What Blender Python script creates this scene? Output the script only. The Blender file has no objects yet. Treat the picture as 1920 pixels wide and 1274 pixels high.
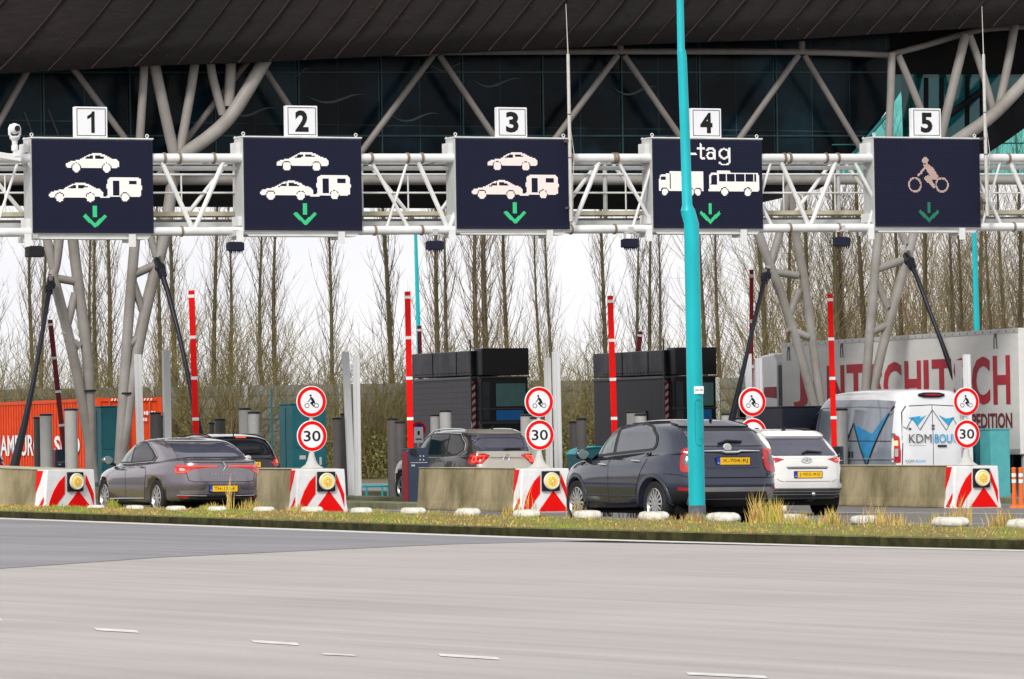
import bpy, bmesh, math, random
from mathutils import Vector, Matrix, Euler
from mathutils.bvhtree import BVHTree
from mathutils.geometry import delaunay_2d_cdt
R = math.radians
sc = bpy.context.scene
col = sc.collection
random.seed(7)

# ------------------------------------------------------------------ camera
FPX = 9057.0                       # focal length in photo pixels (1920 wide)
CAM_H = 1.26
PITCH = math.atan(201 / FPX)
ROLL = 0.016
KS = 0.012                         # cross fall of the pavement
cam_d = bpy.data.cameras.new('camera')
cam = bpy.data.objects.new('camera', cam_d); col.objects.link(cam)
fw = Vector((0, math.cos(PITCH), math.sin(PITCH)))
u0 = Vector((0, -math.sin(PITCH), math.cos(PITCH)))
x0 = Vector((1, 0, 0))
cr = x0 * math.cos(ROLL) - u0 * math.sin(ROLL)
cu_ = x0 * math.sin(ROLL) + u0 * math.cos(ROLL)
m = Matrix((cr, cu_, -fw)).transposed().to_4x4()
m.translation = (0, 0, CAM_H)
cam.matrix_world = m
cam_d.sensor_width = 36; cam_d.sensor_fit = 'HORIZONTAL'
cam_d.lens = FPX / 1920 * 36
cam_d.clip_start = 0.5; cam_d.clip_end = 5000
cam_d.dof.use_dof = False
sc.camera = cam

# ------------------------------------------------------------------ light
SUN_EL, SUN_AZ = 38, 200
w = bpy.data.worlds.new('World'); sc.world = w; w.use_nodes = True
nt = w.node_tree; nt.nodes.clear()
out = nt.nodes.new('ShaderNodeOutputWorld')
bg = nt.nodes.new('ShaderNodeBackground')
sky = nt.nodes.new('ShaderNodeTexSky'); sky.sky_type = 'NISHITA'; sky.sun_disc = False
sky.sun_elevation = R(SUN_EL); sky.sun_rotation = R(SUN_AZ)
sky.dust_density = 6; sky.air_density = 1.5; sky.altitude = 0
hs = nt.nodes.new('ShaderNodeHueSaturation'); hs.inputs['Saturation'].default_value = 0.12
mixo = nt.nodes.new('ShaderNodeMix'); mixo.data_type = 'RGBA'
mixo.inputs['Factor'].default_value = 0.72
mixo.inputs[7].default_value = (9.6, 9.7, 10.0, 1)      # even overcast cloud deck
# cloud deck: soft variation
tc = nt.nodes.new('ShaderNodeTexCoord'); nz = nt.nodes.new('ShaderNodeTexNoise')
nz.inputs['Scale'].default_value = 3.0; nz.inputs['Detail'].default_value = 4
cmap = nt.nodes.new('ShaderNodeMapping'); cmap.inputs['Scale'].default_value = (1, 1, 4)
crp = nt.nodes.new('ShaderNodeValToRGB')
crp.color_ramp.elements[0].position = .3; crp.color_ramp.elements[0].color = (9.6, 9.75, 10.3, 1)
crp.color_ramp.elements[1].position = .62; crp.color_ramp.elements[1].color = (13.2, 13.0, 13.0, 1)
nt.links.new(tc.outputs['Generated'], cmap.inputs['Vector'])
nt.links.new(cmap.outputs['Vector'], nz.inputs['Vector'])
nt.links.new(nz.outputs['Fac'], crp.inputs['Fac'])
nt.links.new(crp.outputs['Color'], mixo.inputs[7])
nt.links.new(sky.outputs['Color'], hs.inputs['Color'])
nt.links.new(hs.outputs['Color'], mixo.inputs[6])
# overcast deck bright towards the horizon, greyer overhead
sz = nt.nodes.new('ShaderNodeSeparateXYZ'); zr = nt.nodes.new('ShaderNodeMapRange'); zr.inputs['From Min'].default_value = .05; zr.inputs['From Max'].default_value = .75
zr.inputs['To Min'].default_value = 1.0; zr.inputs['To Max'].default_value = .78
gm = nt.nodes.new('ShaderNodeMix'); gm.data_type = 'RGBA'; gm.blend_type = 'MULTIPLY'; gm.inputs[0].default_value = 1
nt.links.new(tc.outputs['Generated'], sz.inputs[0]); nt.links.new(sz.outputs['Z'], zr.inputs['Value'])
nt.links.new(mixo.outputs[2], gm.inputs[6]); nt.links.new(zr.outputs['Result'], gm.inputs[7]); nt.links.new(gm.outputs[2], bg.inputs['Color'])
bg.inputs['Strength'].default_value = 0.12
nt.links.new(bg.outputs['Background'], out.inputs['Surface'])
sl = bpy.data.lights.new('sun', 'SUN'); sl.energy = 2.3; sl.angle = R(12); sl.color = (1, .96, .9)
so = bpy.data.objects.new('sun', sl); col.objects.link(so)
# sun_rotation 0 = +Y, clockwise
sd = Vector((math.sin(R(SUN_AZ)) * math.cos(R(SUN_EL)), math.cos(R(SUN_AZ)) * math.cos(R(SUN_EL)), math.sin(R(SUN_EL))))
so.rotation_euler = sd.to_track_quat('Z', 'Y').to_euler(); so.location = sd * 60
vs = sc.view_settings
vs.view_transform = 'Standard'; vs.look = 'None'; vs.exposure = 0.0; vs.gamma = 1; vs.use_curve_mapping = False
sc.cycles.max_bounces = 8; sc.cycles.transparent_max_bounces = 16
sc.cycles.caustics_reflective = False; sc.cycles.caustics_refractive = False

# ------------------------------------------------------------------ surveying helpers
def ray(px, py):
    return fw + cr * ((px - 960) / FPX) + cu_ * ((637 - py) / FPX)
CAMP = Vector((0, 0, CAM_H))
def gz(x): return -KS * x
def ground(px, py, h=0.0):
    """point at height h above the pavement seen at (px,py)"""
    d = ray(px, py)
    # z + KS x = h
    t = (h - CAM_H) / (d.z + KS * d.x)
    return CAMP + d * t
def at(px, py, D):
    d = ray(px, py)
    return CAMP + d * (D / d.y)
def gp(px, D):
    """pavement point below column px at distance D"""
    x = (px - 960) * D / FPX
    return Vector((x, D, gz(x)))
LANE = R(24)
def frame(h): return Vector((math.cos(h), math.sin(h), 0)), Vector((-math.sin(h), math.cos(h), 0))
UR, UF = frame(LANE)
def onplane(px, py, v):
    """(u, z) where the pixel ray meets the plane at lane distance v"""
    d = ray(px, py)
    t = v / d.dot(UF)
    p = CAMP + d * t
    return p.dot(UR), p.z
def dist_at(px, v):
    d = ray(px, 700); return (d * (v / d.dot(UF))).y
def tilt(h):
    return (Matrix.Rotation(KS, 4, 'Y') @ Matrix.Rotation(h, 4, 'Z')).to_euler()

# ------------------------------------------------------------------ materials
MATS = {}
def M(name, c=(.5, .5, .5), rough=.5, metal=0, var=.12, vscale=3.0, bump=0.0, bscale=40.0, coat=0, emis=0, spec=.28,
      stretch=(1, 1, 1), c2=None, ecol=None):
    if name in MATS: return MATS[name]
    mt = bpy.data.materials.new(name); mt.use_nodes = True
    n = mt.node_tree.nodes; l = mt.node_tree.links
    b = n['Principled BSDF']
    b.inputs['Roughness'].default_value = rough; b.inputs['Metallic'].default_value = metal
    b.inputs['Specular IOR Level'].default_value = spec
    b.inputs['Coat Weight'].default_value = coat; b.inputs['Coat Roughness'].default_value = .04
    t = n.new('ShaderNodeTexCoord'); mp = n.new('ShaderNodeMapping'); mp.inputs['Scale'].default_value = stretch
    l.new(t.outputs['Object'], mp.inputs['Vector'])
    no = n.new('ShaderNodeTexNoise'); no.inputs['Scale'].default_value = vscale; no.inputs['Detail'].default_value = 6
    no.inputs['Roughness'].default_value = .65
    l.new(mp.outputs['Vector'], no.inputs['Vector'])
    rp = n.new('ShaderNodeValToRGB')
    lo = tuple(max(0, v * (1 - var)) for v in c) if c2 is None else c2
    hi = tuple(min(1, v * (1 + var)) for v in c) if c2 is None else c
    rp.color_ramp.elements[0].position = .35; rp.color_ramp.elements[0].color = (*lo, 1)
    rp.color_ramp.elements[1].position = .68; rp.color_ramp.elements[1].color = (*hi, 1)
    l.new(no.outputs['Fac'], rp.inputs['Fac'])
    l.new(rp.outputs['Color'], b.inputs['Base Color'])
    if bump:
        nb = n.new('ShaderNodeTexNoise'); nb.inputs['Scale'].default_value = bscale; nb.inputs['Detail'].default_value = 4
        l.new(t.outputs['Object'], nb.inputs['Vector'])
        bp = n.new('ShaderNodeBump'); bp.inputs['Strength'].default_value = bump; bp.inputs['Distance'].default_value = .02
        l.new(nb.outputs['Fac'], bp.inputs['Height']); l.new(bp.outputs['Normal'], b.inputs['Normal'])
    if emis:
        b.inputs['Emission Color'].default_value = (*(ecol or c), 1); b.inputs['Emission Strength'].default_value = emis
    MATS[name] = mt
    return mt

def asphalt(name, c, dark, seed=0, rough=.62):
    if name in MATS: return MATS[name]
    mt = bpy.data.materials.new(name); mt.use_nodes = True
    n = mt.node_tree.nodes; l = mt.node_tree.links; b = n['Principled BSDF']
    t = n.new('ShaderNodeTexCoord')
    mr = n.new('ShaderNodeMapping'); mr.inputs['Rotation'].default_value = (0, 0, R(-33)); l.new(t.outputs['Object'], mr.inputs['Vector'])
    mp = n.new('ShaderNodeMapping'); mp.inputs['Location'].default_value = (seed, seed * 2, 0)
    mp.inputs['Scale'].default_value = (.8, .02, 1)
    l.new(mr.outputs['Vector'], mp.inputs['Vector'])
    n1 = n.new('ShaderNodeTexNoise'); n1.inputs['Scale'].default_value = 3.2; n1.inputs['Detail'].default_value = 9; n1.inputs['Roughness'].default_value = .7
    n2 = n.new('ShaderNodeTexNoise'); n2.inputs['Scale'].default_value = .22; n2.inputs['Detail'].default_value = 3
    n3 = n.new('ShaderNodeTexNoise'); n3.inputs['Scale'].default_value = 38; n3.inputs['Detail'].default_value = 6; n3.inputs['Roughness'].default_value = .75
    l.new(mp.outputs['Vector'], n1.inputs['Vector'])
    l.new(t.outputs['Object'], n2.inputs['Vector']); l.new(t.outputs['Object'], n3.inputs['Vector'])
    a1 = n.new('ShaderNodeMath'); a1.operation = 'MULTIPLY_ADD'; a1.inputs[1].default_value = .5
    l.new(n1.outputs['Fac'], a1.inputs[0])
    a0 = n.new('ShaderNodeMath'); a0.operation = 'MULTIPLY_ADD'; a0.inputs[1].default_value = .32
    l.new(n3.outputs['Fac'], a0.inputs[0])
    ah = n.new('ShaderNodeMath'); ah.operation = 'MULTIPLY'; ah.inputs[1].default_value = .25
    l.new(n2.outputs['Fac'], ah.inputs[0]); l.new(ah.outputs[0], a0.inputs[2]); l.new(a0.outputs[0], a1.inputs[2])
    rp = n.new('ShaderNodeValToRGB')
    rp.color_ramp.elements[0].position = .42; rp.color_ramp.elements[0].color = (*dark, 1)
    rp.color_ramp.elements[1].position = .64; rp.color_ramp.elements[1].color = (*c, 1)
    l.new(a1.outputs[0], rp.inputs['Fac']); l.new(rp.outputs['Color'], b.inputs['Base Color'])
    b.inputs['Roughness'].default_value = rough
    b.inputs['Specular IOR Level'].default_value = .25
    bp = n.new('ShaderNodeBump'); bp.inputs['Strength'].default_value = .8; bp.inputs['Distance'].default_value = .012
    l.new(n3.outputs['Fac'], bp.inputs['Height']); l.new(bp.outputs['Normal'], b.inputs['Normal'])
    MATS[name] = mt
    return mt

# ------------------------------------------------------------------ mesh builder
class MB:
    def __init__(s): s.v = []; s.f = []; s.mi = []; s.m = 0; s.st = []
    def add(s, vs, fs):
        o = len(s.v); s.st.append((o, len(s.f))); s.v += [tuple(p) for p in vs]
        for f in fs: s.f.append([i + o for i in f]); s.mi.append(s.m)
        return s
    def box(s, c, d, rot=None):
        cx, cy, cz = c; x, y, z = d[0] / 2, d[1] / 2, d[2] / 2
        P = [Vector((a * x, b * y, e * z)) for e in (-1, 1) for b in (-1, 1) for a in (-1, 1)]
        if rot is not None: P = [rot @ p for p in P]
        P = [(p.x + cx, p.y + cy, p.z + cz) for p in P]
        return s.add(P, [(0, 2, 3, 1), (4, 5, 7, 6), (0, 1, 5, 4), (2, 6, 7, 3), (0, 4, 6, 2), (1, 3, 7, 5)])
    def box2(s, a, b):
        return s.box([(a[i] + b[i]) / 2 for i in range(3)], [abs(b[i] - a[i]) for i in range(3)])
    def beam(s, p, q, w, h):
        p, q = Vector(p), Vector(q); d = q - p
        rot = d.to_track_quat('Y', 'Z').to_matrix()
        return s.box((p + q) / 2, (w, d.length, h), rot)
    def tube(s, p, q, r0, r1=None, n=10, caps=True):
        return s.path([p, q], [r0, r0 if r1 is None else r1], n, caps)
    def path(s, P, rs, n=8, caps=True):
        P = [Vector(p) for p in P]
        if not hasattr(rs, '__len__'): rs = [rs] * len(P)
        V = []; ref = None
        for i, p in enumerate(P):
            d = (P[min(i + 1, len(P) - 1)] - P[max(i - 1, 0)])
            if d.length < 1e-9: d = Vector((0, 0, 1))
            d.normalize()
            if ref is None:
                ref = Vector((0, 0, 1)) if abs(d.z) < .9 else Vector((1, 0, 0))
            a = d.cross(ref).normalized(); b = a.cross(d); ref = b if abs(b.dot(d)) < .9 else ref
            for k in range(n):
                t = 2 * math.pi * k / n
                V.append(p + (a * math.cos(t) + b * math.sin(t)) * rs[i])
        F = []
        for i in range(len(P) - 1):
            for k in range(n):
                k2 = (k + 1) % n
                F.append((i * n + k, i * n + k2, (i + 1) * n + k2, (i + 1) * n + k))
        if caps:
            F.append(tuple(range(n - 1, -1, -1))); F.append(tuple((len(P) - 1) * n + k for k in range(n)))
        return s.add(V, F)
    def lathe(s, prof, c=(0, 0, 0), axis='Z', n=24, caps=True):
        V = []
        for r, h in prof:
            for k in range(n):
                t = 2 * math.pi * k / n; a, b = r * math.cos(t), r * math.sin(t)
                p = {'Z': (a, b, h), 'X': (h, a, b), 'Y': (a, h, b)}[axis]
                V.append((p[0] + c[0], p[1] + c[1], p[2] + c[2]))
        F = []
        for i in range(len(prof) - 1):
            for k in range(n):
                k2 = (k + 1) % n
                F.append((i * n + k, i * n + k2, (i + 1) * n + k2, (i + 1) * n + k))
        if caps and prof[0][0] > 1e-6: F.append(tuple(range(n - 1, -1, -1)))
        if caps and prof[-1][0] > 1e-6: F.append(tuple((len(prof) - 1) * n + k for k in range(n)))
        return s.add(V, F)
    def prism(s, pts, plane, lo, hi):
        """extrude a 2D polygon; plane 'XZ' extruded along Y, 'YZ' along X, 'XY' along Z"""
        n = len(pts)
        def mk(p, h):
            return {'XZ': (p[0], h, p[1]), 'YZ': (h, p[0], p[1]), 'XY': (p[0], p[1], h)}[plane]
        V = [mk(p, lo) for p in pts] + [mk(p, hi) for p in pts]
        F = [tuple(range(n)), tuple(range(2 * n - 1, n - 1, -1))]
        for i in range(n):
            j = (i + 1) % n; F.append((i, i + n, j + n, j))
        return s.add(V, F)
    def sphere(s, c, r, sc_=(1, 1, 1), n=14, k=9):
        V = []
        for i in range(k + 1):
            a = math.pi * i / k - math.pi / 2
            for j in range(n):
                t = 2 * math.pi * j / n
                V.append((c[0] + r * sc_[0] * math.cos(a) * math.cos(t), c[1] + r * sc_[1] * math.cos(a) * math.sin(t), c[2] + r * sc_[2] * math.sin(a)))
        F = [(i * n + j, i * n + (j + 1) % n, (i + 1) * n + (j + 1) % n, (i + 1) * n + j) for i in range(k) for j in range(n)]
        return s.add(V, F)
    def each(s, name, mat, parent=None, **kw):
        """one object per added piece"""
        st = s.st + [(len(s.v), len(s.f))]; r = []
        for (v0, f0), (v1, f1) in zip(st, st[1:]):
            q = MB(); q.add(s.v[v0:v1], [[i - v0 for i in f] for f in s.f[f0:f1]]); r.append(q.build(name, mat, parent, **kw))
        return r
    def build(s, name, mat, parent=None, smooth=False, bevel=0, fix=True):
        me = bpy.data.meshes.new(name)
        me.from_pydata(s.v, [], s.f)
        mats = mat if isinstance(mat, (list, tuple)) else [mat]
        for x in mats: me.materials.append(x)
        if len(mats) > 1:
            for p, i in zip(me.polygons, s.mi): p.material_index = i
        if fix:
            b = bmesh.new(); b.from_mesh(me)
            bmesh.ops.remove_doubles(b, verts=b.verts, dist=1e-5)
            bmesh.ops.recalc_face_normals(b, faces=b.faces); b.to_mesh(me); b.free()
        if smooth:
            me.shade_smooth() if smooth is True and False else None
            for p in me.polygons: p.use_smooth = True
        o = bpy.data.objects.new(name, me); col.objects.link(o)
        if smooth and smooth != 'all':
            md = o.modifiers.new('edge split', 'EDGE_SPLIT'); md.split_angle = R(40)
        if bevel:
            md = o.modifiers.new('bevel', 'BEVEL'); md.width = bevel; md.segments = 2; md.limit_method = 'ANGLE'; md.angle_limit = R(35)
        if parent is not None: o.parent = parent
        return o

def tag(o, label=None, cat=None, group=None, kind=None):
    if label: o['label'] = label
    if cat: o['category'] = cat
    if group: o['group'] = group
    if kind: o['kind'] = kind
    return o
def thing(name, label, cat, loc=(0, 0, 0), rot=0, group=None):
    o = bpy.data.objects.new(name, None); col.objects.link(o); o.empty_display_size = .2
    o.location = loc
    o.rotation_euler = rot if isinstance(rot, (Euler, tuple)) else (0, 0, rot)
    return tag(o, label, cat, group)
def kids(o): return [c for c in col.objects if c.parent is o]
def copy_tree(o, parent=None, label=None, group=None):
    c = o.copy(); col.objects.link(c); c.parent = parent
    if label: c['label'] = label
    if group: c['group'] = group
    for ch in list(o.children): copy_tree(ch, c)
    return c
def struct(o): o['kind'] = 'structure'; return o

def text_mesh(s, w, h, depth=.004, bold=0.0, shear=0, keep=False):
    """lettering as a mesh in the XZ plane facing -Y, centred, scaled to w x h"""
    cu = bpy.data.curves.new('t', 'FONT'); cu.body = s; cu.extrude = 0.0; cu.offset = bold; cu.resolution_u = 3; cu.shear = shear
    ob = bpy.data.objects.new('t', cu); col.objects.link(ob)
    dg = bpy.context.evaluated_depsgraph_get()
    me = bpy.data.meshes.new_from_object(ob.evaluated_get(dg))
    bpy.data.objects.remove(ob); bpy.data.curves.remove(cu)
    xs = [v.co.x for v in me.vertices]; ys = [v.co.y for v in me.vertices]
    ax, bx, ay, by = min(xs), max(xs), min(ys), max(ys)
    sx, sy = w / (bx - ax), h / (by - ay)
    V = [((v.co.x - (ax + bx) / 2) * sx, (v.co.y - (ay + by) / 2) * sy) for v in me.vertices]
    F = [tuple(p.vertices) for p in me.polygons]
    bpy.data.meshes.remove(me)
    return V, F
def add_text(mb, s, w, h, c, bold=0.0, plane='XZ', flip=False):
    V, F = text_mesh(s, w, h, bold=bold)
    if plane == 'XZ': P = [(x + c[0], c[1], y + c[2]) for x, y in V]
    elif plane == 'YZL': P = [(c[0], c[1] - x, c[2] + y) for x, y in V]      # seen from -X, reading towards -Y
    else: P = [(x + c[0], y + c[1], c[2]) for x, y in V]
    mb.add(P, F)

# pictogram primitives, unit box 0..1 wide
def capsule(p, q, w, n=8):
    p, q = Vector(p), Vector(q); d = (q - p); a = math.atan2(d.y, d.x)
    pts = []
    for k in range(n + 1):
        t = a - math.pi / 2 + math.pi * k / n; pts.append((q.x + w * math.cos(t), q.y + w * math.sin(t)))
    for k in range(n + 1):
        t = a + math.pi / 2 + math.pi * k / n; pts.append((p.x + w * math.cos(t), p.y + w * math.sin(t)))
    return pts
def disc_pts(c, r, n=20): return [(c[0] + r * math.cos(2 * math.pi * k / n), c[1] + r * math.sin(2 * math.pi * k / n)) for k in range(n)]
def inside(pt, poly):
    x, y = pt; r = False; n = len(poly)
    for i in range(n):
        x1, y1 = poly[i]; x2, y2 = poly[i - 1]
        if (y1 > y) != (y2 > y) and x < (x2 - x1) * (y - y1) / (y2 - y1) + x1: r = not r
    return r
MOTO = [('+', disc_pts((.43, .86), .075)), ('+', [(.38, .73), (.47, .78), (.62, .66), (.74, .44), (.72, .34), (.60, .33), (.50, .50), (.44, .62)]),
        ('+', capsule((.45, .70), (.31, .50), .028)), ('+', capsule((.31, .50), (.25, .44), .026)),
        ('+', [(.40, .38), (.46, .44), (.72, .42), (.70, .33), (.58, .32), (.68, .14), (.62, .09), (.52, .22), (.42, .30)]),
        ('+', disc_pts((.17, .19), .165)), ('-', disc_pts((.17, .19), .125)), ('+', disc_pts((.83, .19), .165)), ('-', disc_pts((.83, .19), .125))]
CARI = [('+', [(.0, .26), (.01, .40), (.05, .50), (.16, .58), (.27, .64), (.37, .82), (.46, .94), (.56, 1.0), (.66, .98), (.76, .88), (.86, .72), (.95, .66), (1, .52), (1, .28), (.96, .23), (.1, .22), (.03, .22)]),
        ('-', [(.34, .66), (.42, .82), (.51, .87), (.51, .70)]), ('-', [(.55, .70), (.55, .88), (.64, .86), (.72, .78), (.74, .72)]),
        ('-', disc_pts((.20, .20), .092)), ('-', disc_pts((.77, .20), .092))]
# ================================================================== ground and roads
road_a = asphalt('light worn asphalt', (.475, .438, .418), (.34, .312, .298), 3, .6)
road_b = asphalt('dark patched asphalt', (.30, .29, .305), (.185, .18, .195), 9, .55)
road_c = asphalt('plaza asphalt', (.20, .19, .19), (.13, .125, .125), 21, .6)
m_line = M('road paint', (.78, .77, .74), .6, vscale=7, c2=(.50, .48, .46))
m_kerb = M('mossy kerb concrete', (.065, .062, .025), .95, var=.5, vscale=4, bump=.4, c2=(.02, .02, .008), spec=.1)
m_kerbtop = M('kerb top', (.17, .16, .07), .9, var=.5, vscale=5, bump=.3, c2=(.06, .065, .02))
m_soil = M('mossy verge soil', (.20, .22, .035), .95, vscale=3.4, bump=.8, bscale=18, c2=(.19, .13, .06))
m_far = M('rough field grass', (.10, .10, .045), .95, vscale=.6, c2=(.16, .13, .075))

def sheet(name, pts, mat, h=0.0, kind='structure'):
    """flat polygon on the pavement plane; pts are world (x,y)"""
    b = MB(); V = [(x, y, gz(x) + h) for x, y in pts]
    b.add(V, [tuple(range(len(V)))])
    o = b.build(name, mat); o['kind'] = kind
    if o.data.polygons[0].normal.z < 0:
        o.data.flip_normals()
    return o
sheet('ground', [(-2500, -300), (2500, -300), (2500, 4500), (-2500, 4500)], m_far, -.03)

KP = [(-260, 955.5), (-100, 965), (0, 971), (220, 979), (540, 991), (800, 1000.5), (1020, 1008), (1300, 1016), (1640, 1025), (1920, 1031.5), (2200, 1037)]
front = [ground(x, y) for x, y in KP]
p0, p1 = front[0], front[1]
front = [p0 + (p0 - p1) * 14] + front
e1 = front[-1] + (front[-1] - front[-2]) * 14
front.append(e1)
def off_poly(P, d):
    o = []
    for i in range(len(P)):
        t = (P[min(i + 1, len(P) - 1)] - P[max(i - 1, 0)]).normalized()
        nn = Vector((-t.y, t.x, 0))
        o.append(P[i] + nn * d)
    return o
# densify
def dens(P, step=1.0):
    o = []
    for a, b in zip(P[:-1], P[1:]):
        k = max(1, int((b - a).length / step))
        o += [a.lerp(b, i / k) for i in range(k)]
    return o + [P[-1]]
front = dens(front, 1.2)
BK = [(-100, 948.5), (0, 950.5), (300, 954.5), (560, 960), (820, 966.5), (1100, 974), (1400, 982), (1750, 989), (1920, 992.5), (2200, 998)]
back = [ground(x, y, .12) for x, y in BK]; 
for p in back: p.z -= .12
back = [back[0] + (back[0] - back[1]) * 12] + back + [back[-1] + (back[-1] - back[-2]) * 12]
back = dens(back, 1.2)
# foreground road
fr = [(p.x, p.y) for p in front]
sheet('foreground_road', fr + [(120, 2), (-120, 2)], road_a)
pl = [(p.x, p.y) for p in front]
sheet('plaza_road', [(-90, 170), (90, 170)] + pl[::-1] , road_c)
# darker resurfaced patch, upper left of the foreground
dk = [p for p in front if p.x < ground(1150, 1012).x + .5]
dk = [(p.x, p.y) for p in off_poly(dk, -.12)]
lo = [ground(x, y) for x, y in [(1150, 1014), (850, 1021), (560, 1034), (300, 1046), (0, 1067), (-300, 1085)]]
sheet('resurfaced_road_patch', dk + [(p.x, p.y) for p in lo], road_b, .004)
# edge line
def strip(name, P, w0, w1, mat, h):
    A = off_poly(P, w0); B = off_poly(P, w1); b = MB(); n = len(P)
    b.add([(p.x, p.y, gz(p.x) + h) for p in A] + [(p.x, p.y, gz(p.x) + h) for p in B], [(i, i + 1, n + i + 1, n + i) for i in range(n - 1)])
    o = b.build(name, mat); o['kind'] = 'structure'
    if o.data.polygons[0].normal.z < 0: o.data.flip_normals()
    return o
strip('edge_line', front, -.62, -.12, m_line, .005)
# dashes
for k, (a, b_) in enumerate([((175, 1180.5), (262, 1185.5)), ((470, 1203.5), (562, 1209)), ((820, 1229), (938, 1236)), ((1285, 1264), (1440, 1271)), ((-80, 1159.5), (6, 1162.5)), ((602, 1227.5), (668, 1230))]):
    hw = 2.6 if k < 5 else 1.6
    sheet('lane_dash', [(q.x, q.y) for q in (ground(a[0], a[1] - hw), ground(b_[0] - 6, b_[1] - hw), ground(b_[0], b_[1] + hw), ground(a[0] + 6, a[1] + hw))], m_line, .004)
# white lines on the plaza
for a, b_, wd in [((1475, 961.5), (2050, 965.5), .16), ((1590, 981), (2050, 986), .1), ((690, 957.5), (985, 962), .09)]:
    P0, P1 = ground(*a), ground(*b_); t = (P1 - P0).normalized(); nn = Vector((-t.y, t.x, 0)) * wd
    sheet('plaza_line', [(q.x, q.y) for q in (P0 - nn, P1 - nn, P1 + nn, P0 + nn)], m_line, .008)

# kerb: one line of kerb stones
def kerb(name, P, hgt, wd, sgn=1):
    A = P; B = off_poly(P, wd * sgn); b = MB(); n = len(P)
    V = [];
    for a, q in zip(A, B):
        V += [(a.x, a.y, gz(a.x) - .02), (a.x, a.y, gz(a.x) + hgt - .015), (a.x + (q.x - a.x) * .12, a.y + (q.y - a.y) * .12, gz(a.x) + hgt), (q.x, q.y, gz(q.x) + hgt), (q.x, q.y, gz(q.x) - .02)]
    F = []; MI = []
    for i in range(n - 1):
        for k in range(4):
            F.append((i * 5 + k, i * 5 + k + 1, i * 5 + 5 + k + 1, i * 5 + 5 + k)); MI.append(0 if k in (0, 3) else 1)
    b.add(V, F); b.mi = MI
    # joints between stones
    o = b.build(name, [m_kerb, m_kerbtop], fix=True); o['kind'] = 'structure'
    return o
kerb('kerb', front, .13, .16)
kerb('kerb', back, .12, .12, -1)
# joints in the kerb face
jb = MB()
L = 0
for i in range(len(front) - 1):
    p = front[i]; q = front[i + 1]
    if abs(p.x) > 14: continue
    t = (q - p).normalized(); nn = Vector((-t.y, t.x, 0))
    c = p + t * .1 - nn * .001
    jb.box((c.x, c.y, gz(c.x) + .062), (.012, .008, .12), Matrix.Rotation(math.atan2(t.y, t.x), 3, 'Z'))
o = jb.build('kerb_joints', M('joint dirt', (.02, .02, .015), .95)); o['kind'] = 'structure'

# verge surface with moss
A = off_poly(front, .16); 
def near_back(p):
    # point on back line sharing the same parameter
    return min(back, key=lambda q: (q - p).length)
import bisect
xs_b = [q.x for q in back]
verge = MB(); NV = 10; rnd = random.Random(3)
Bk = []
for i, p in enumerate(A):
    f = i / (len(A) - 1)
    Bk.append(None)
# sample back line by x so that rows stay ordered
def back_at(x):
    j = max(1, min(len(back) - 1, bisect.bisect_left(xs_b, x))); a, b = back[j - 1], back[j]
    t = (x - a.x) / (b.x - a.x) if b.x != a.x else 0
    return a.lerp(b, t)
inner_back = off_poly(back, -.12)
ib_x = [q.x for q in inner_back]
def iback(x):
    j = max(1, min(len(inner_back) - 1, bisect.bisect_left(ib_x, x))); a, b = inner_back[j - 1], inner_back[j]
    return a.lerp(b, (x - a.x) / (b.x - a.x))
Avis = [p for p in A if -13 < p.x < 11]
rows = []
for p in dens(Avis, .3):
    q = iback(p.x)
    row = []
    for k in range(NV + 1):
        s_ = k / NV; r_ = p.lerp(q, s_)
        e = min(s_, 1 - s_)
        row.append((r_.x, r_.y, gz(r_.x) + .118 + (rnd.random() * .03 + .015 if 0 < k < NV else 0)))
    rows.append(row)
V = [v for r_ in rows for v in r_]; n = NV + 1
verge.add(V, [(i * n + k, i * n + k + 1, (i + 1) * n + k + 1, (i + 1) * n + k) for i in range(len(rows) - 1) for k in range(NV)])
vo = verge.build('verge', m_soil, smooth='all'); vo['kind'] = 'structure'
if vo.data.polygons[0].normal.z < 0: vo.data.flip_normals()

# grass: short turf + tall tufts (nobody could count the blades)
fx_s = [q.x for q in front]
def front_y(x):
    j = max(1, min(len(front) - 1, bisect.bisect_left(fx_s, x))); a, b = front[j - 1], front[j]
    return a.y + (b.y - a.y) * (x - a.x) / (b.x - a.x)
def blades(name, spots, mats, label):
    b = MB(); spots = [q for q in spots if q[1] > front_y(q[0]) + .07]
    for x, y, z, hgt, lean, wd, mi in spots:
        a = rnd.random() * 6.283; l = rnd.random() * lean
        dx, dy = math.cos(a) * l * hgt, math.sin(a) * l * hgt
        wx = wd
        b.m = mi
        b.add([(x - wx, y, z), (x + wx, y, z), (x + dx * .35 + wx * .7, y + dy * .35, z + hgt * .55), (x + dx * .35 - wx * .7, y + dy * .35, z + hgt * .55), (x + dx, y + dy, z + hgt)],
              [(0, 1, 2, 3), (3, 2, 4)])
    o = b.build(name, mats, fix=False)
    return tag(o, label, 'grass', kind='stuff')
g_green = M('green grass', (.24, .36, .03), .8, var=.3)
g_straw = M('straw grass', (.58, .42, .12), .8, var=.25)
g_brown = M('brown dead grass', (.33, .20, .08), .85, var=.3)
sp = []
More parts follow.
